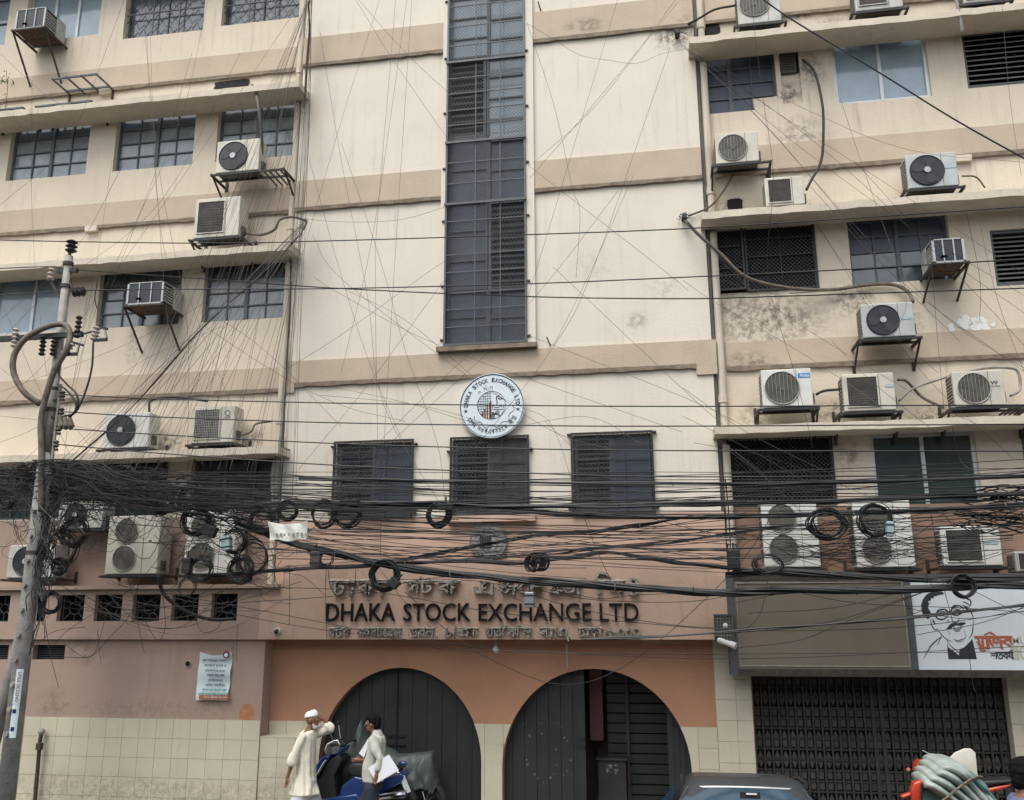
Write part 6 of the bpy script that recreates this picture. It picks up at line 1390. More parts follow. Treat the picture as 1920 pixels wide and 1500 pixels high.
# ================================================================ PEOPLE
from mathutils import noise as MN
def remesh_obj(mb, name, m, parent, vox, fold=0., fscale=(8, 8, 3), smooth=4):
    me = mb.mesh('tmp', m); o = bpy.data.objects.new('tmp', me); COL.objects.link(o)
    r = o.modifiers.new('r', 'REMESH'); r.mode = 'VOXEL'; r.voxel_size = vox; r.use_smooth_shade = True
    s = o.modifiers.new('s', 'SMOOTH'); s.factor = .5; s.iterations = smooth
    dg = bpy.context.evaluated_depsgraph_get(); dg.update()
    m2 = bpy.data.meshes.new_from_object(o.evaluated_get(dg)); bpy.data.objects.remove(o); m2.name = name
    if fold:
        ns = [v.normal.copy() for v in m2.vertices]
        for v, n in zip(m2.vertices, ns):
            c = v.co; v.co = c + n*(fold*.30 + fold*.85*MN.noise(V((c.x*fscale[0], c.y*fscale[1], c.z*fscale[2]+c.x*5))) + fold*.12*MN.noise(V((c.x*20, c.y*20, c.z*11))))
    L = root_loc(parent)
    for v in m2.vertices: v.co -= L
    m2.materials.clear(); m2.materials.append(m)
    for p in m2.polygons: p.use_smooth = True
    o = bpy.data.objects.new(name, m2); COL.objects.link(o); o.parent = parent; return o
class Fig:
    def __init__(s, X, Y, face, hz=1.6, k=.91): s.o = V((X, Y, 0)); s.f = face; s.hz = hz; s.k = k
    def P(s, p): return s.o + V((p[0]*s.f*s.k, p[1]*s.k, s.hz+(p[2]-s.hz)*s.k))
    def chain(s, mb, pts, rs, n=10):
        q = [s.P(p) for p in pts]; rs = [r*s.k for r in rs]
        mb.tube(q, rs, n)
        for p, r in zip(q, rs): mb.sphere(p, r*.99, n=10, m=6)
    def ell(s, mb, p, r): mb.sphere(s.P(p), 1., tuple(a*s.k for a in r), 16, 12)
    def rings(s, mb, rows, n=20):
        mb.loft([[s.P((cx+cos(2*pi*j/n)*rx, cy+sin(2*pi*j/n)*ry, z)) for j in range(n)] for (z, cx, rx, cy, ry) in rows])
    def hand(s, mb, w, d, side, curl=.25, sc=1.):
        """palm from the wrist w along d; thumb towards side"""
        w = V(w); d = V(d).normalized(); sd_ = V(side).normalized(); n = d.cross(sd_).normalized()
        s.chain(mb, [w, w+d*.05*sc, w+d*.085*sc], [.026*sc, .031*sc, .028*sc], 8)
        for i, L in enumerate((.068, .076, .070, .056)):
            b = w+d*.08*sc+sd_*(.024-.016*i)*sc; s.chain(mb, [b, b+d*L*.5*sc+n*curl*.02, b+d*L*.9*sc+n*curl*.07], [.0095*sc, .009*sc, .008*sc], 6)
        b = w+d*.03*sc+sd_*.024*sc; s.chain(mb, [b, b+d*.025+sd_*.025, b+d*.055+sd_*.03+n*.012], [.012, .011, .009], 6)
def head(F, mb, c, tilt=0.):
    x, y, z = c
    F.ell(mb, (x-.005, y, z+.02), (.096, .075, .095)); F.ell(mb, (x+.02, y, z-.045), (.066, .056, .062)); F.ell(mb, (x+.055, y, z-.085), (.03, .03, .022))
    F.chain(mb, [(x+.088, y, z+.015), (x+.112, y, z-.022)], [.011, .016], 8); F.ell(mb, (x+.085, y, z-.052), (.014, .024, .008)); F.ell(mb, (x+.08, y, z+.028), (.014, .055, .012))
    for s_ in (-1, 1): F.ell(mb, (x-.005, y+s_*.078, z-.005), (.022, .012, .034))
def eyes(F, c, parent):
    x, y, z = c
    for s_ in (-1, 1):
        MB().sphere(F.P((x+.080, y+s_*.030, z+.008)), .010, n=8, m=6).build('eye', M['beard'], parent, smooth=True); MB().sphere(F.P((x+.0855, y+s_*.030, z+.008)), .0065, n=8, m=6).build('iris', M['hair'], parent, smooth=True)
# the old man in white
Y1 = -1.3; q = at(586, 1350, Y1); top1 = at(584, 1332, Y1).z; hz = top1-.118
F = Fig(q.x, Y1, 1, hz); T1_ = thing('person', 'man in white skullcap and long cream kurta walking right, hand raised to his face', 'person', (q.x, Y1, 0))
b = MB(); head(F, b, (0, 0, hz)); F.chain(b, [(-.015, 0, hz-.08), (-.045, 0, hz-.16)], [.052, .058])
F.rings(b, [(hz-.13, -.045, .06, 0, .07), (hz-.19, -.06, .09, 0, .17), (hz-.35, -.06, .09, 0, .14), (hz-.6, -.05, .085, 0, .12), (hz-.8, -.05, .095, 0, .13)])
F.chain(b, [(-.04, .07, hz-.78), (.10, .09, .47), (.06, .09, .09)], [.062, .055, .04]); F.chain(b, [(-.05, -.06, hz-.78), (-.12, -.08, .47), (-.34, -.09, .16)], [.062, .055, .04])
for (fx, fy, fz, dx, dz) in ((.06, .09, .05, .2, -.01), (-.34, -.09, .12, .15, -.08)): F.chain(b, [(fx-.04, fy, fz), (fx+dx*.5, fy, fz+dz*.5), (fx+dx, fy, fz+dz)], [.038, .036, .026])
sh = hz-.20; wr = (-.245, -.20, sh-.52)
F.chain(b, [(-.08, -.14, sh-.01), (-.17, -.19, sh-.27), wr], [.040, .036, .026]); F.hand(b, wr, (-.12, 0, -1), (.5, -.3, 0))
wr2 = (.135, .07, hz+.0)
F.chain(b, [(-.03, .14, sh+.01), (.245, .10, hz-.10), wr2], [.05, .04, .027]); F.hand(b, wr2, (-.75, -.5, .35), (0, -.3, 1), .3)
remesh_obj(b, 'body', M['skin'], T1_, .0085)
c_ = MB(); F.ell(c_, (.045, 0, hz-.088), (.034, .046, .036)); F.ell(c_, (.03, 0, hz-.06), (.03, .060, .03)); remesh_obj(c_, 'beard', M['beard'], T1_, .008, .008)
eyes(F, (0, 0, hz), T1_)
b = MB(); n = 24; rows_ = []
for k in range(8):
    a_ = pi/2*k/8; rows_.append([F.P((-.018+cos(2*pi*j/n)*.100*cos(a_)**.6, sin(2*pi*j/n)*.083*cos(a_)**.6, hz+.045+sin(a_)*.088+cos(2*pi*j/n)*.012)) for j in range(n)])
rows_.insert(0, [F.P((-.018+cos(2*pi*j/n)*.095, sin(2*pi*j/n)*.078, hz+.043+cos(2*pi*j/n)*.012)) for j in range(n)])
b.loft(rows_); b.build('skullcap', M['cap'], T1_, smooth=True)
b = MB(); hm = hz+(at(586, 1488, Y1).z-hz)/.91
F.rings(b, [(hz-.145, -.045, .066, 0, .075), (hz-.175, -.055, .085, 0, .15), (hz-.23, -.06, .104, 0, .175), (hz-.40, -.065, .110, 0, .165), (hz-.58, -.06, .108, 0, .155), (hz-.72, -.06, .118, 0, .16), ((hz-.72+hm)/2, -.065, .15, 0, .175), (hm+.05, -.07, .18, 0, .185), (hm-.01, -.075, .205, 0, .20)])
F.chain(b, [(-.07, -.15, sh+.0), (-.12, -.18, sh-.14), (-.19, -.20, sh-.33)], [.058, .054, .064], 12); F.chain(b, [(-.02, .12, sh), (.12, .12, sh+.04), (.235, .10, hz-.115), (.20, .09, hz-.085)], [.062, .060, .055, .052], 12)
remesh_obj(b, 'kurta', M['kurta'], T1_, .011, .024, (20, 20, 1.3), 2)
b = MB(); F.rings(b, [(hm+.2, -.05, .13, 0, .15), (hm, -.05, .15, 0, .16)]); F.chain(b, [(-.03, .07, hm+.05), (.07, .09, .45), (.05, .09, .12)], [.11, .11, .085], 14); F.chain(b, [(-.05, -.07, hm+.05), (-.16, -.09, .46), (-.34, -.09, .20)], [.115, .12, .09], 14)
remesh_obj(b, 'trousers', M['pyjama'], T1_, .014, .02, (10, 10, 2))
for (fx, fy, z) in ((.04, .09, 0), (-.33, -.09, .05)): MB().box(*sorted((F.P((fx-.08, 0, 0)).x, F.P((fx+.2, 0, 0)).x)), Y1+fy-.05, Y1+fy+.05, z, z+.03).build('sandal', M['wood'], T1_)
# the man with papers
Y2 = -1.22; q = at(699, 1355, Y2); hz = at(699, 1340, Y2).z-.112
F = Fig(q.x, Y2, -1, hz); T2_ = thing('person', 'black haired man in light grey shirt walking left with white papers under his arm', 'person', (q.x, Y2, 0))
b = MB(); head(F, b, (0, 0, hz)); F.chain(b, [(-.02, 0, hz-.08), (-.05, 0, hz-.16)], [.052, .058])
F.rings(b, [(hz-.14, -.05, .06, 0, .07), (hz-.20, -.06, .09, 0, .17), (hz-.35, -.055, .095, 0, .14), (hz-.6, -.03, .095, 0, .13), (hz-.78, -.03, .10, 0, .135)])
sh = hz-.21; wr = (-.155, -.23, sh-.40)
F.chain(b, [(-.08, -.16, sh), (-.19, -.21, sh-.22), wr], [.05, .04, .027]); F.hand(b, wr, (.12, .1, -1), (1, 0, .1), .3)
wr2 = (.15, .02, sh-.28); F.chain(b, [(-.05, .15, sh), (-.04, .19, sh-.28), wr2], [.05, .04, .027]); F.hand(b, wr2, (.9, -.3, .1), (0, 0, 1), .4)
F.chain(b, [(-.03, .08, hz-.76), (.16, .09, .47), (.20, .09, .09)], [.085, .055, .042]); F.chain(b, [(-.03, -.08, hz-.76), (-.06, -.09, .47), (-.30, -.09, .14)], [.085, .055, .042])
for (fx, fy, fz, dx, dz) in ((.20, .09, .05, .2, -.01), (-.30, -.09, .10, .15, -.07)): F.chain(b, [(fx-.04, fy, fz), (fx+dx*.5, fy, fz+dz*.5), (fx+dx, fy, fz+dz)], [.038, .036, .026])
remesh_obj(b, 'body', M['skin'], T2_, .0085); eyes(F, (0, 0, hz), T2_)
b = MB(); F.ell(b, (-.022, 0, hz+.045), (.10, .084, .088)); F.ell(b, (.045, 0, hz+.085), (.055, .07, .04)); F.ell(b, (-.06, 0, hz-.01), (.055, .074, .075)); remesh_obj(b, 'hair', M['hair'], T2_, .008, .010, (30, 30, 30), 2)
b = MB()
F.rings(b, [(hz-.15, -.05, .066, 0, .075), (hz-.18, -.06, .10, 0, .15), (hz-.24, -.065, .115, 0, .18), (hz-.42, -.045, .128, 0, .17), (hz-.58, -.02, .132, 0, .165), (hz-.68, -.02, .130, 0, .16), (hz-.75, -.03, .134, 0, .165)])
F.chain(b, [(-.07, -.16, sh+.0), (-.12, -.19, sh-.12), (-.19, -.21, sh-.22), (-.165, -.225, sh-.35)], [.066, .058, .052, .044], 12); F.chain(b, [(-.05, .14, sh), (-.04, .19, sh-.27), (.06, .11, sh-.28)], [.075, .065, .055], 12)
F.chain(b, [(-.06, 0, hz-.14), (-.06, 0, hz-.17)], [.075, .085], 12)
remesh_obj(b, 'shirt', M['shirt'], T2_, .010, .020, (18, 18, 4), 2)
b = MB(); F.rings(b, [(hz-.68, -.03, .13, 0, .155), (hz-.84, -.03, .13, 0, .165)]); F.chain(b, [(-.02, .08, hz-.82), (.15, .09, .48), (.19, .09, .10)], [.11, .085, .065], 14); F.chain(b, [(-.03, -.08, hz-.82), (-.06, -.09, .48), (-.29, -.09, .17)], [.11, .085, .065], 14)
remesh_obj(b, 'trousers', M['jeans'], T2_, .013, .014, (12, 12, 5))
for (fx, fy, z) in ((.20, .09, 0), (-.30, -.09, .05)): MB().box(*sorted((F.P((fx-.08, 0, 0)).x, F.P((fx+.21, 0, 0)).x)), Y2+fy-.05, Y2+fy+.05, z, z+.07).build('shoe', M['black'], T2_)
def sheet(pxs, Y, label, cat='papers', n=5, tY=0.):
    ps = [at(x, y, Y+tY*(i in (1, 2))) for i, (x, y) in enumerate(pxs)]; t = thing('papers', label, cat, ps[0])
    for k in range(n):
        j = V((U(-.006, .006), -.0035*k, U(-.006, .006))); b = MB(); v = [p+j+V((U(-.004, .004), 0, U(-.004, .004))) for p in ps]
        b.add(v+[p+V((0, .0015, 0)) for p in v], [(0, 1, 2, 3), (7, 6, 5, 4), (0, 4, 5, 1), (1, 5, 6, 2), (2, 6, 7, 3), (3, 7, 4, 0)]); b.build('sheet_of_paper', M['paper'], t)
    return t
sheet([(691, 1440), (729, 1415), (748, 1444), (707, 1468)], Y2-.20, 'stack of white papers held at the hip of the man in grey', n=5)
sheet([(673, 1412), (689, 1386), (693, 1390), (681, 1420)], Y2-.12, 'white paper sticking out in front of the chest of the man in grey', n=2)
# bystander, only the head shows at the lower right
Y3 = -4.9; q = at(1928, 1455, Y3); hz = at(1925, 1421, Y3).z-.13
F = Fig(q.x, Y3, 1, hz, 1.); T3_ = thing('person', 'black haired head of a person in a blue shirt at the lower right corner', 'person', (q.x, Y3, 0))
b = MB(); head(F, b, (0, 0, hz)); F.chain(b, [(-.02, 0, hz-.08), (-.04, 0, hz-.16)], [.055, .06])
F.rings(b, [(hz-.14, -.04, .07, 0, .08), (hz-.22, -.05, .1, 0, .18), (hz-.6, -.03, .11, 0, .15), (hz-.8, -.03, .11, 0, .15)])
for s_ in (-1, 1):
    F.chain(b, [(-.05, s_*.17, hz-.23), (-.03, s_*.22, hz-.5), (.1, s_*.2, hz-.72)], [.05, .04, .028]); F.hand(b, (.1, s_*.2, hz-.72), (.5, 0, -1), (0, -s_, 0))
    F.chain(b, [(-.02, s_*.08, hz-.78), (0, s_*.1, .47), (-.03, s_*.1, .08)], [.085, .055, .042]); F.chain(b, [(-.06, s_*.1, .05), (.12, s_*.1, .03)], [.038, .028])
remesh_obj(b, 'body', M['skin'], T3_, .010); eyes(F, (0, 0, hz), T3_)
b = MB(); F.ell(b, (-.022, 0, hz+.045), (.108, .092, .095)); F.ell(b, (-.06, 0, hz-.02), (.065, .08, .085)); F.ell(b, (.05, 0, hz+.09), (.05, .07, .04)); remesh_obj(b, 'hair', M['hair'], T3_, .008, .014, (30, 30, 30), 2)
M['shirt_blue'] = mat('blue_grey_shirt', (.12, .14, .26), .9, var=.15)
b = MB(); F.rings(b, [(hz-.15, -.04, .075, 0, .085), (hz-.2, -.05, .11, 0, .17), (hz-.27, -.05, .13, 0, .2), (hz-.6, -.03, .14, 0, .18), (hz-.85, -.03, .15, 0, .18)])
for s_ in (-1, 1): F.chain(b, [(-.05, s_*.17, hz-.23), (-.04, s_*.215, hz-.45)], [.08, .065])
remesh_obj(b, 'shirt', M['shirt_blue'], T3_, .013, .012)
b = MB(); F.rings(b, [(hz-.72, -.03, .13, 0, .155), (hz-.86, -.03, .13, 0, .165)])
for s_ in (-1, 1): F.chain(b, [(-.02, s_*.08, hz-.84), (0, s_*.1, .48), (-.03, s_*.1, .1)], [.11, .085, .07])
remesh_obj(b, 'trousers', M['jeans'], T3_, .014, .01)
# ================================================================ VEHICLES
def poly(pxs, Y, Ya, Yb, name, m, parent, bev=True):
    """solid cut to an outline that lies on the plane Y, from Ya to Yb deep"""
    pts = [at(x, y, Y) for x, y in pxs]; pts2 = [(p.x, p.z) for p in pts]
    o = MB().prism(pts2, Ya, Yb).build(name, M[m], parent)
    if bev:
        bm = bmesh.new(); bm.from_mesh(o.data); bmesh.ops.bevel(bm, geom=[e for e in bm.edges], offset=min(.018, abs(Yb-Ya)*.3), segments=2, affect='EDGES', profile=.6, clamp_overlap=True); bm.to_mesh(o.data); bm.free()
        for p in o.data.polygons: p.use_smooth = True
    return o
def wheel(cx, Y, r, parent, w=.1, name='wheel', g=.2):
    h = r+g
    o = MB().ring((cx, Y, h), r-.05, .05, 32).build(name, M['rubber'], parent, smooth=True)
    MB().ring((cx, Y, h), r-.095, .014, 28).build('rim', M['chrome'], o); MB().cyl((cx, Y-.05, h), (cx, Y+.05, h), .04, 12).build('hub', M['chrome'], o)
    for k in range(10): a = 2*pi*k/10; MB().tube([(cx, Y, h), (cx+cos(a)*(r-.1), Y, h+sin(a)*(r-.1))], .005, 4).build('spoke', M['chrome'], o)
    return o
SYc = -.80; sc0 = at(612, 1450, SYc)
SCT = thing('scooter', 'blue scooter with silver headlight cowl parked in front of the left arch', 'scooter', (at(680, 1450, SYc).x, SYc, 0))
poly([(614, 1403), (619, 1391), (632, 1385), (640, 1384), (646, 1396), (640, 1410), (628, 1413), (616, 1412)], SYc, SYc-.13, SYc+.13, 'headlight_cowl', 'chrome', SCT)
poly([(622, 1393), (636, 1388), (644, 1396), (628, 1398)], SYc, SYc-.14, SYc+.14, 'cowl_trim', 'black', SCT)
poly([(626, 1412), (648, 1398), (652, 1400), (646, 1410), (630, 1415)], SYc, SYc-.12, SYc+.12, 'cowl_side', 'blue', SCT)
poly([(596, 1452), (600, 1434), (612, 1416), (624, 1412), (628, 1417), (612, 1436), (600, 1456), (602, 1500), (596, 1500)], SYc, SYc-.20, SYc+.20, 'leg_shield', 'blue', SCT)
poly([(601, 1450), (614, 1428), (620, 1420), (623, 1421), (612, 1440), (602, 1454)], SYc, SYc-.205, SYc+.205, 'shield_chrome', 'chrome', SCT)
poly([(604, 1460), (622, 1424), (642, 1412), (650, 1422), (634, 1450), (640, 1500), (604, 1500)], SYc, SYc-.16, SYc+.16, 'inner_shield', 'black', SCT)
poly([(608, 1494), (676, 1484), (690, 1500), (610, 1508)], SYc, SYc-.17, SYc+.17, 'floorboard', 'blue', SCT)
poly([(640, 1500), (648, 1470), (672, 1452), (712, 1462), (758, 1446), (764, 1452), (756, 1466), (724, 1482), (700, 1508)], SYc, SYc-.15, SYc+.15, 'rear_body', 'blue', SCT)
poly([(706, 1455), (736, 1446), (752, 1442), (758, 1446), (745, 1452), (716, 1460)], SYc, SYc-.155, SYc+.155, 'tail_reflection', 'chrome', SCT)  # chrome strip shaped as the pale reflection on the tail, not a trim
poly([(660, 1432), (670, 1428), (690, 1429), (720, 1440), (748, 1436), (756, 1440), (730, 1452), (690, 1456), (664, 1450), (658, 1442)], SYc, SYc-.14, SYc+.14, 'seat', 'seat', SCT)
for s_ in (-1, 1):
    p = at(646, 1398, SYc); MB().tube([(p.x-.02, SYc, p.z), (p.x+.02, SYc+s_*.18, p.z+.04), (p.x+.07, SYc+s_*.33, p.z+.03)], [.014, .014, .02], 8).build('handlebar', M['black'], SCT)
    p = at(626, 1384, SYc); o = MB().tube([(p.x+.05, SYc+s_*.12, p.z-.02), (p.x-.01, SYc+s_*.2, p.z+.14)], .007, 6).build('mirror_stem', M['chrome'], SCT); MB().sphere((p.x-.02, SYc+s_*.22, p.z+.17), .045, (.4, 1, .8)).build('mirror', M['black'], SCT, smooth=True)
wheel(at(752, 1490, SYc).x, SYc, .25, SCT); wheel(at(600, 1500, SYc).x-.03, SYc, .25, SCT)
poly([(738, 1478), (748, 1470), (770, 1478), (782, 1498), (776, 1502), (756, 1484)], SYc, SYc-.07, SYc+.07, 'rear_mudguard', 'black', SCT)
p = at(759, 1469, SYc-.12); MB().obox((p.x-.04, SYc-.13, p.z+.09), (p.x+.05, SYc-.11, p.z-.11), .012, .07).build('number_plate', M['sign_white'], SCT)
p = at(740, 1500, SYc-.2); MB().cyl((p.x-.35, SYc-.17, p.z+.0), (p.x+.15, SYc-.19, p.z+.08), .035, 10, .05).build('exhaust', M['chrome'], SCT)
p = at(755, 1432, SYc-.1); MB().sphere((p.x, SYc-.1, p.z), .05, (1.2, .6, .7)).build('indicator', M['blue'], SCT, smooth=True)
# covered motorcycle
CYc = -.36
CB = thing('covered_motorcycle', 'motorcycle draped in a grey-green tarpaulin against the left arch gate', 'motorcycle', (at(720, 1450, CYc).x, CYc, 0))
rid = [(628, 1462), (633, 1450), (640, 1425), (648, 1402), (655, 1393), (663, 1388), (670, 1380), (675, 1366), (679, 1352), (682, 1345), (685, 1352), (688, 1368), (694, 1382), (704, 1390), (718, 1398), (734, 1405), (752, 1413), (775, 1412), (795, 1410), (807, 1409), (812, 1416), (815, 1440), (819, 1470)]
R2 = [p for p in seg([at(x, y, CYc) for x, y in rid], 4)]; rows_ = []; nj = 22; zb_ = at(720, 1482, CYc).z
for i, p in enumerate(R2):
    t = i/(len(R2)-1); row = []; sp = max(.02, .22*sin(pi*min(max(t, .02), .98))**.5); bot = zb_+.05*sin(t*11)+.04*(t > .8)
    for j in range(nj+1):
        u = j/nj*2-1; a_ = abs(u); z = p.z-(max(p.z-bot, .03))*a_**1.5; w = sp*(.15+1.1*a_**.55) if a_ > .02 else 0
        y = CYc+(1 if u > 0 else -1)*w; f_ = .022*sin(t*31+z*9)*a_+.020*sin(t*71-z*16)*a_+.05*MN.noise(V((p.x*9+z*4, z*5-p.x*3, u)))+.03*MN.noise(V((p.x*22-z*9, z*8, u*2)))
        row.append((p.x+f_*.7, y+f_, z))
    rows_.append(row)
b = MB()
for r in rows_: b.v += r
for i in range(len(rows_)-1):
    for j in range(nj): k = i*(nj+1)+j; b.f.append((k, k+1, k+nj+2, k+nj+1))
tp = b.build('tarpaulin', M['tarp'], CB, fixn=False, smooth=True)
md = tp.modifiers.new('sub', 'SUBSURF'); md.levels = 1; md.render_levels = 1
md = tp.modifiers.new('sol', 'SOLIDIFY'); md.thickness = .006
wheel(at(655, 1490, CYc).x, CYc, .30, CB); wheel(at(798, 1490, CYc).x, CYc, .30, CB)
poly([(660, 1470), (700, 1450), (780, 1455), (800, 1480), (740, 1500), (680, 1500)], CYc, CYc-.12, CYc+.12, 'engine_block', 'black', CB)
# car seen nose-on, only its roof and windscreen reach the frame
CAR = thing('parked_car', 'dark grey hatchback facing the street, its roof before the right arch pier', 'car', (0, 0, 0))
cxm = at(1393, 1470, -3.9).x; CAR.location = (cxm, -3.7, 0); rz = at(1393, 1457, -3.65).z; rf = at(1393, 1471, -4.12).z
def cring(y, hw, z0, z1, rr=.1, n=6):
    pts = []
    for (sx, sz, a0) in ((1, 1, 0), (-1, 1, 90), (-1, -1, 180), (1, -1, 270)):
        for k in range(n+1):
            a = R(a0+90*k/n); pts.append((cxm+sx*(hw-rr)+cos(a)*rr, y, (z1-rr if sz > 0 else z0+rr)+sin(a)*rr))
    return pts
b = MB(); b.loft([cring(-5.75, .60, .30, .62, .1), cring(-5.65, .74, .22, .74, .12), cring(-5.1, .80, .20, .86, .12), cring(-4.75, .82, .20, .93, .1), cring(-2.2, .82, .20, .95, .1), cring(-1.85, .78, .22, .9, .12), cring(-1.75, .68, .3, .8, .12)])
b.build('body', M['carpaint'], CAR, smooth=True)
b = MB(); gh = [(-4.85, .74, .86, .93, .03), (-4.45, .675, .9, (rf+.94)/2+.01, .10), (-4.12, .57, .9, rf, .15), (-3.95, .57, .9, rf+.035, .17), (-3.6, .57, .9, rz, .18), (-3.2, .57, .9, rz-.035, .18), (-2.7, .56, .9, rz-.14, .15), (-2.3, .56, .9, rz-.24, .12), (-2.0, .66, .88, .98, .04)]
b.loft([cring(y, w, z0, z1, r_) for y, w, z0, z1, r_ in gh]); b.build('roof', M['carpaint'], CAR, smooth=True)
def glassq(pts, name='windscreen'):
    return MB().add(pts, [(0, 1, 2, 3)]).build(name, M['carglass'], CAR, fixn=False)
y0, z0, y1, z1 = -4.80, .985, -4.14, rf-.015
nx = 12; b = MB(); g2 = MB()
for i in range(nx+1):
    u = i/nx*2-1; bow = .05*u*u
    b.v += [(cxm+u*.70, y0+bow-.02, z0), (cxm+u*.665, (y0+y1)/2+bow-.035, (z0+z1)/2+.02), (cxm+u*.50, y1+bow-.03, z1-.02*u*u)]
for i in range(nx): b.f += [(3*i, 3*i+3, 3*i+4, 3*i+1), (3*i+1, 3*i+4, 3*i+5, 3*i+2)]
ws = b.build('windscreen', M['carglass'], CAR, fixn=False, smooth=True)
MB().tube([b.v[3*i+2] for i in range(nx+1)], .012, 6).build('windscreen_trim', M['silver'], CAR)
for s_ in (-1, 1):
    MB().tube([b.v[0 if s_ < 0 else 3*nx], b.v[1 if s_ < 0 else 3*nx+1], b.v[2 if s_ < 0 else 3*nx+2]], .014, 6).build('pillar_trim', M['carpaint'], CAR)
    x = cxm+s_*.70; glassq([(cxm+s_*.80, -4.5, .96), (cxm+s_*.80, -2.4, .96), (cxm+s_*.62, -2.6, rz-.26), (cxm+s_*.62, -4.05, rf-.10)], 'side_window')
    q_ = MB().box(min(cxm+s_*.84, cxm+s_*1.0), max(cxm+s_*.84, cxm+s_*1.0), -4.5, -4.42, .93, 1.05).build('door_mirror', M['carpaint'], CAR)
    h_ = MB().sphere((cxm+s_*.58, -5.62, .62), .12, (1.3, .5, .7)).build('headlight', M['chrome'], CAR, smooth=True)
    for yy in (-5.05, -2.35):
        w_ = MB().ring((cxm+s_*.74, yy, .3), .23, .08, 26, 'x').build('wheel', M['rubber'], CAR, smooth=True); MB().cyl((cxm+s_*.70, yy, .3), (cxm+s_*.80, yy, .3), .17, 20).build('rim', M['chrome'], w_)
    MB().tube([(cxm+s_*.55, -4.0, rf+.0), (cxm+s_*.55, -3.5, rz-.02), (cxm+s_*.54, -2.6, rz-.19)], .015, 6).build('roof_gutter', M['black'], CAR)
p = at(1406, 1490, -4.42); MB().box(p.x-.085, p.x+.085, -4.46, -4.44, p.z-.025, p.z+.025).build('rear_view_mirror', M['black'], CAR); MB().box(p.x-.035, p.x+.055, -4.475, -4.462, p.z+.008, p.z+.02).build('mirror_glint', M['sign_white'], CAR)
MB().box(cxm-.4, cxm+.4, -5.79, -5.74, .42, .56).build('radiator_grille', M['black'], CAR)
# red motorcycle on the right
MYc = -1.45
MC = thing('motorcycle', 'red motorcycle with white windshield standing behind the folded rickshaw hood', 'motorcycle', (at(1790, 1470, MYc).x, MYc, 0))
poly([(1713, 1448), (1716, 1430), (1722, 1424), (1736, 1427), (1741, 1436), (1732, 1449), (1716, 1452)], MYc, MYc-.10, MYc+.10, 'headlight_cowl', 'red', MC)
poly([(1720, 1444), (1722, 1428), (1732, 1426), (1727, 1444)], MYc, MYc-.105, MYc+.105, 'cowl_stripe', 'sign_white', MC)
poly([(1708, 1450), (1712, 1444), (1722, 1450), (1724, 1456), (1712, 1462)], MYc, MYc-.11, MYc+.11, 'headlight', 'chrome', MC)
poly([(1698, 1442), (1704, 1438), (1707, 1444), (1701, 1448)], MYc-.1, MYc-.15, MYc-.08, 'indicator', 'ink_orange', MC)
poly([(1765, 1426), (1782, 1408), (1800, 1400), (1812, 1400), (1821, 1408), (1823, 1430), (1826, 1460), (1806, 1462), (1790, 1450)], MYc, MYc-.16, MYc-.13, 'windshield', 'hood_white', MC)
a, c = at(1729, 1407, MYc-.1), at(1765, 1425, MYc-.1); MB().tube([a, c], .007, 6).build('brake_lever', M['chrome'], MC); a, c = at(1731, 1428, MYc-.1), at(1733, 1416, MYc-.1); MB().tube([a, c], .014, 6).build('mirror_stem', M['chrome'], MC)
poly([(1740, 1470), (1760, 1455), (1800, 1452), (1840, 1466), (1850, 1485), (1800, 1500), (1750, 1495)], MYc, MYc-.12, MYc+.12, 'tank', 'red', MC)
poly([(1824, 1462), (1860, 1460), (1892, 1458), (1889, 1465), (1850, 1470), (1835, 1476)], MYc, MYc-.12, MYc+.12, 'seat', 'seat', MC)
poly([(1842, 1476), (1870, 1470), (1892, 1467), (1880, 1476), (1866, 1480), (1846, 1484)], MYc, MYc-.11, MYc+.11, 'tail', 'red', MC)
for s_ in (-1, 1): p = at(1738, 1440, MYc); MB().tube([(p.x, MYc, p.z), (p.x+.05, MYc+s_*.3, p.z+.04)], .014, 8).build('handlebar', M['black'], MC); MB().tube([(p.x-.05, MYc+s_*.07, p.z-.05), (p.x-.25, MYc+s_*.07, .32)], .02, 8).build('fork', M['chrome'], MC)
wheel(p.x-.25, MYc, .30, MC); wheel(p.x+.95, MYc, .30, MC)
poly([(1750, 1496), (1840, 1490), (1850, 1530), (1770, 1540)], MYc, MYc-.13, MYc+.13, 'engine', 'black', MC)
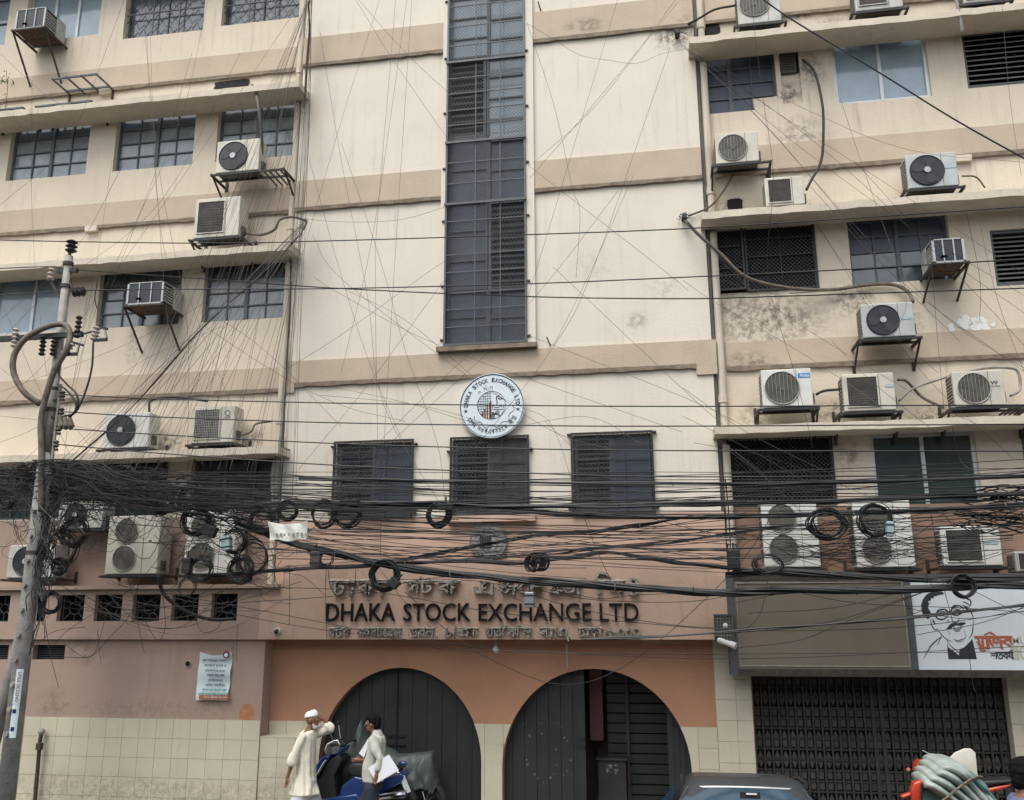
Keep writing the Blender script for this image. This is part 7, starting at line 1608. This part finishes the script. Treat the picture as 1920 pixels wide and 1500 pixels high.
# rickshaw with its hood folded down
KY = -2.35
RK = thing('cycle_rickshaw', 'cycle rickshaw with pleated pale green hood folded and tied with rope', 'rickshaw', (at(1790, 1480, KY).x, KY, 0))
pl = [([(1722, 1462), (1735, 1464), (1768, 1486), (1800, 1510)], 'hood', 8), ([(1728, 1452), (1742, 1452), (1775, 1472), (1812, 1502)], 'hood', 8.5), ([(1738, 1442), (1754, 1440), (1786, 1460), (1826, 1500)], 'hood', 9), ([(1746, 1433), (1764, 1430), (1796, 1450), (1838, 1498)], 'hood', 9.5),
      ([(1757, 1429), (1776, 1431), (1806, 1452), (1850, 1500)], 'hood', 9), ([(1785, 1442), (1812, 1455), (1836, 1478), (1862, 1508)], 'hood2', 9)]
for i, (pts, m_, r_) in enumerate(pl):
    P = seg([at(x, y, KY-.10+.045*i) for x, y in pts], 6); n = len(P); b = MB(); rows_ = []
    for k, p in enumerate(P):
        t = k/(n-1); d = (P[min(k+1, n-1)]-P[max(k-1, 0)]).normalized(); nn = V((0, 1, 0)).cross(d).normalized()
        pinch = 1-.16*math.exp(-((t-.72)/.10)**2); rr = r_*.0072*(.82+.3*sin(pi*min(1, t*1.1+.1))**.5)*pinch
        rows_.append([p+nn*(sin(a)*rr*.95)+V((0, cos(a)*rr*5.2, 0)) + nn*.006*MN.noise(V((p.x*9, a, i))) for a in [2*pi*j/16 for j in range(16)]])
    b.loft(rows_); b.build('hood_pleat', M[m_ if i != 3 else 'hood'], RK, smooth=True)
    for k in range(3):
        j = int(n*U(.15, .55)); p0, p1 = P[j], P[min(n-1, j+2)]; w_ = U(.02, .035)
        MB().obox(p0+V((0, -rr*4.6-.02, .012)), p1+V((0, -rr*4.6-.02, .012)), .006, w_, side=(0, 1, 0)).build('pale_patch', M['hood_white'], RK)  # pale strips laid along the pleats
rp = MB()
for k in range(5):
    o_ = k*.014-.03; pts = [at(1772, 1497, KY-.42), at(1792, 1482, KY-.43), at(1806, 1470, KY-.42), at(1826, 1461, KY-.30), at(1838, 1462, KY-.1)]
    rp = MB().tube(seg([p+V((o_, 0, o_*.8+U(-.01, .01))) for p in pts], 5), .009, 6).build('rope', M['rope'], RK)
poly([(1706, 1478), (1710, 1466), (1720, 1461), (1728, 1463), (1724, 1472), (1722, 1510), (1706, 1510)], KY-.2, KY-.28, KY-.16, 'hood_arm', 'red', RK)
poly([(1686, 1492), (1692, 1488), (1706, 1484), (1707, 1490), (1692, 1497)], KY-.2, KY-.26, KY-.18, 'arm_rest', 'red', RK)
x0, x1 = at(1712, 1500, KY).x, at(1850, 1500, KY).x
poly([(1722, 1470), (1800, 1500), (1800, 1530), (1716, 1530)], KY, KY-.2, KY+.3, 'seat_back', 'hood2', RK)
MB().box(x0-.05, x1, KY-.38, KY+.38, .62, .72).build('seat', M['red'], RK); MB().box(x0-.05, x1, KY-.36, KY+.36, .38, .62).build('seat_box', M['wood'], RK)
for s_ in (-1, 1): wheel((x0+x1)/2, KY+s_*.46, .35, RK, g=0); 
MB().tube([((x0+x1)/2, KY, .36), (x0-.5, KY, .42), (x0-1.1, KY, .5), (x0-1.25, KY, .8)], .02, 8).build('frame', M['black'], RK); wheel(x0-1.35, KY, .33, RK, name='front_wheel', g=0); MB().tube([(x0-1.35, KY, .33), (x0-1.22, KY, .95)], .014, 8).build('fork', M['black'], RK); MB().tube([(x0-1.15, KY-.28, .92), (x0-1.22, KY, .95), (x0-1.15, KY+.28, .92)], .012, 8).build('handlebar', M['chrome'], RK); MB().box(x0-.85, x0-.6, KY-.08, KY+.08, .78, .84).build('saddle', M['seat'], RK)
# reception desk glimpsed in the open arch, with a chair back
dx0, dx1 = at(1122, 1450, .45).x, at(1174, 1450, .45).x; dz = at(1140, 1420, .45).z
t = thing('desk', 'dark desk with smeared white paint marks inside the open right arch', 'desk', ((dx0+dx1)/2, .45, 0))
MB().box(dx0-.02, dx1+.02, .38, .85, dz-.03, dz).build('desk_top', M['gate_iron'], t); MB().box(dx0, dx1, .42, .82, 0, dz-.03).build('cabinet', M['gate_iron'], t)
for k in range(14): p = at(random.choice([U(1138, 1146), U(1150, 1158)]), U(1434, 1450), .41); MB().box(p.x-U(.008, .03), p.x+.012, .412, .419, p.z-U(.005, .02), p.z+.012).build('paint_mark', M['conduit'], t)
a, c = at(1121, 1391, 1.0), at(1150, 1425, 1.0); t = thing('chair', 'brown chair with cane back behind the desk in the open arch', 'chair', (a.x, 1., 0))
f = frame_mb(a.x, c.x, c.z, a.z, 1.0, .035, .03).build('backrest_frame', M['lobby_red'], t); MB().box(a.x, c.x, .99, 1.0, c.z, a.z).build('backrest_panel', M['wood'], t); MB().box(a.x, c.x, .62, 1.0, .42, .47).build('seat', M['wood'], t)
for x in (a.x, c.x-.03):
    for y in (.62, .98): MB().box(x, x+.03, y, y+.03, 0, .42).build('leg', M['wood'], t)
# ================================================================ THE OTHER SIDE OF THE STREET (mirrored in the panes, shades the lower storeys)
OB = thing('opposite_building', 'long plain office block across the street, seen only as a dim reflection', 'building', (0, -34, 0))
MB().box(-45, 40, -44, -34, -.1, 13).build('wall', M['bldg'], OB)
for i in range(14):
    for j in range(4): MB().box(-43+i*6, -40.2+i*6, -34.0, -33.96, 1.2+j*3.1, 2.9+j*3.1).build('window', M['glass_teal'], OB)
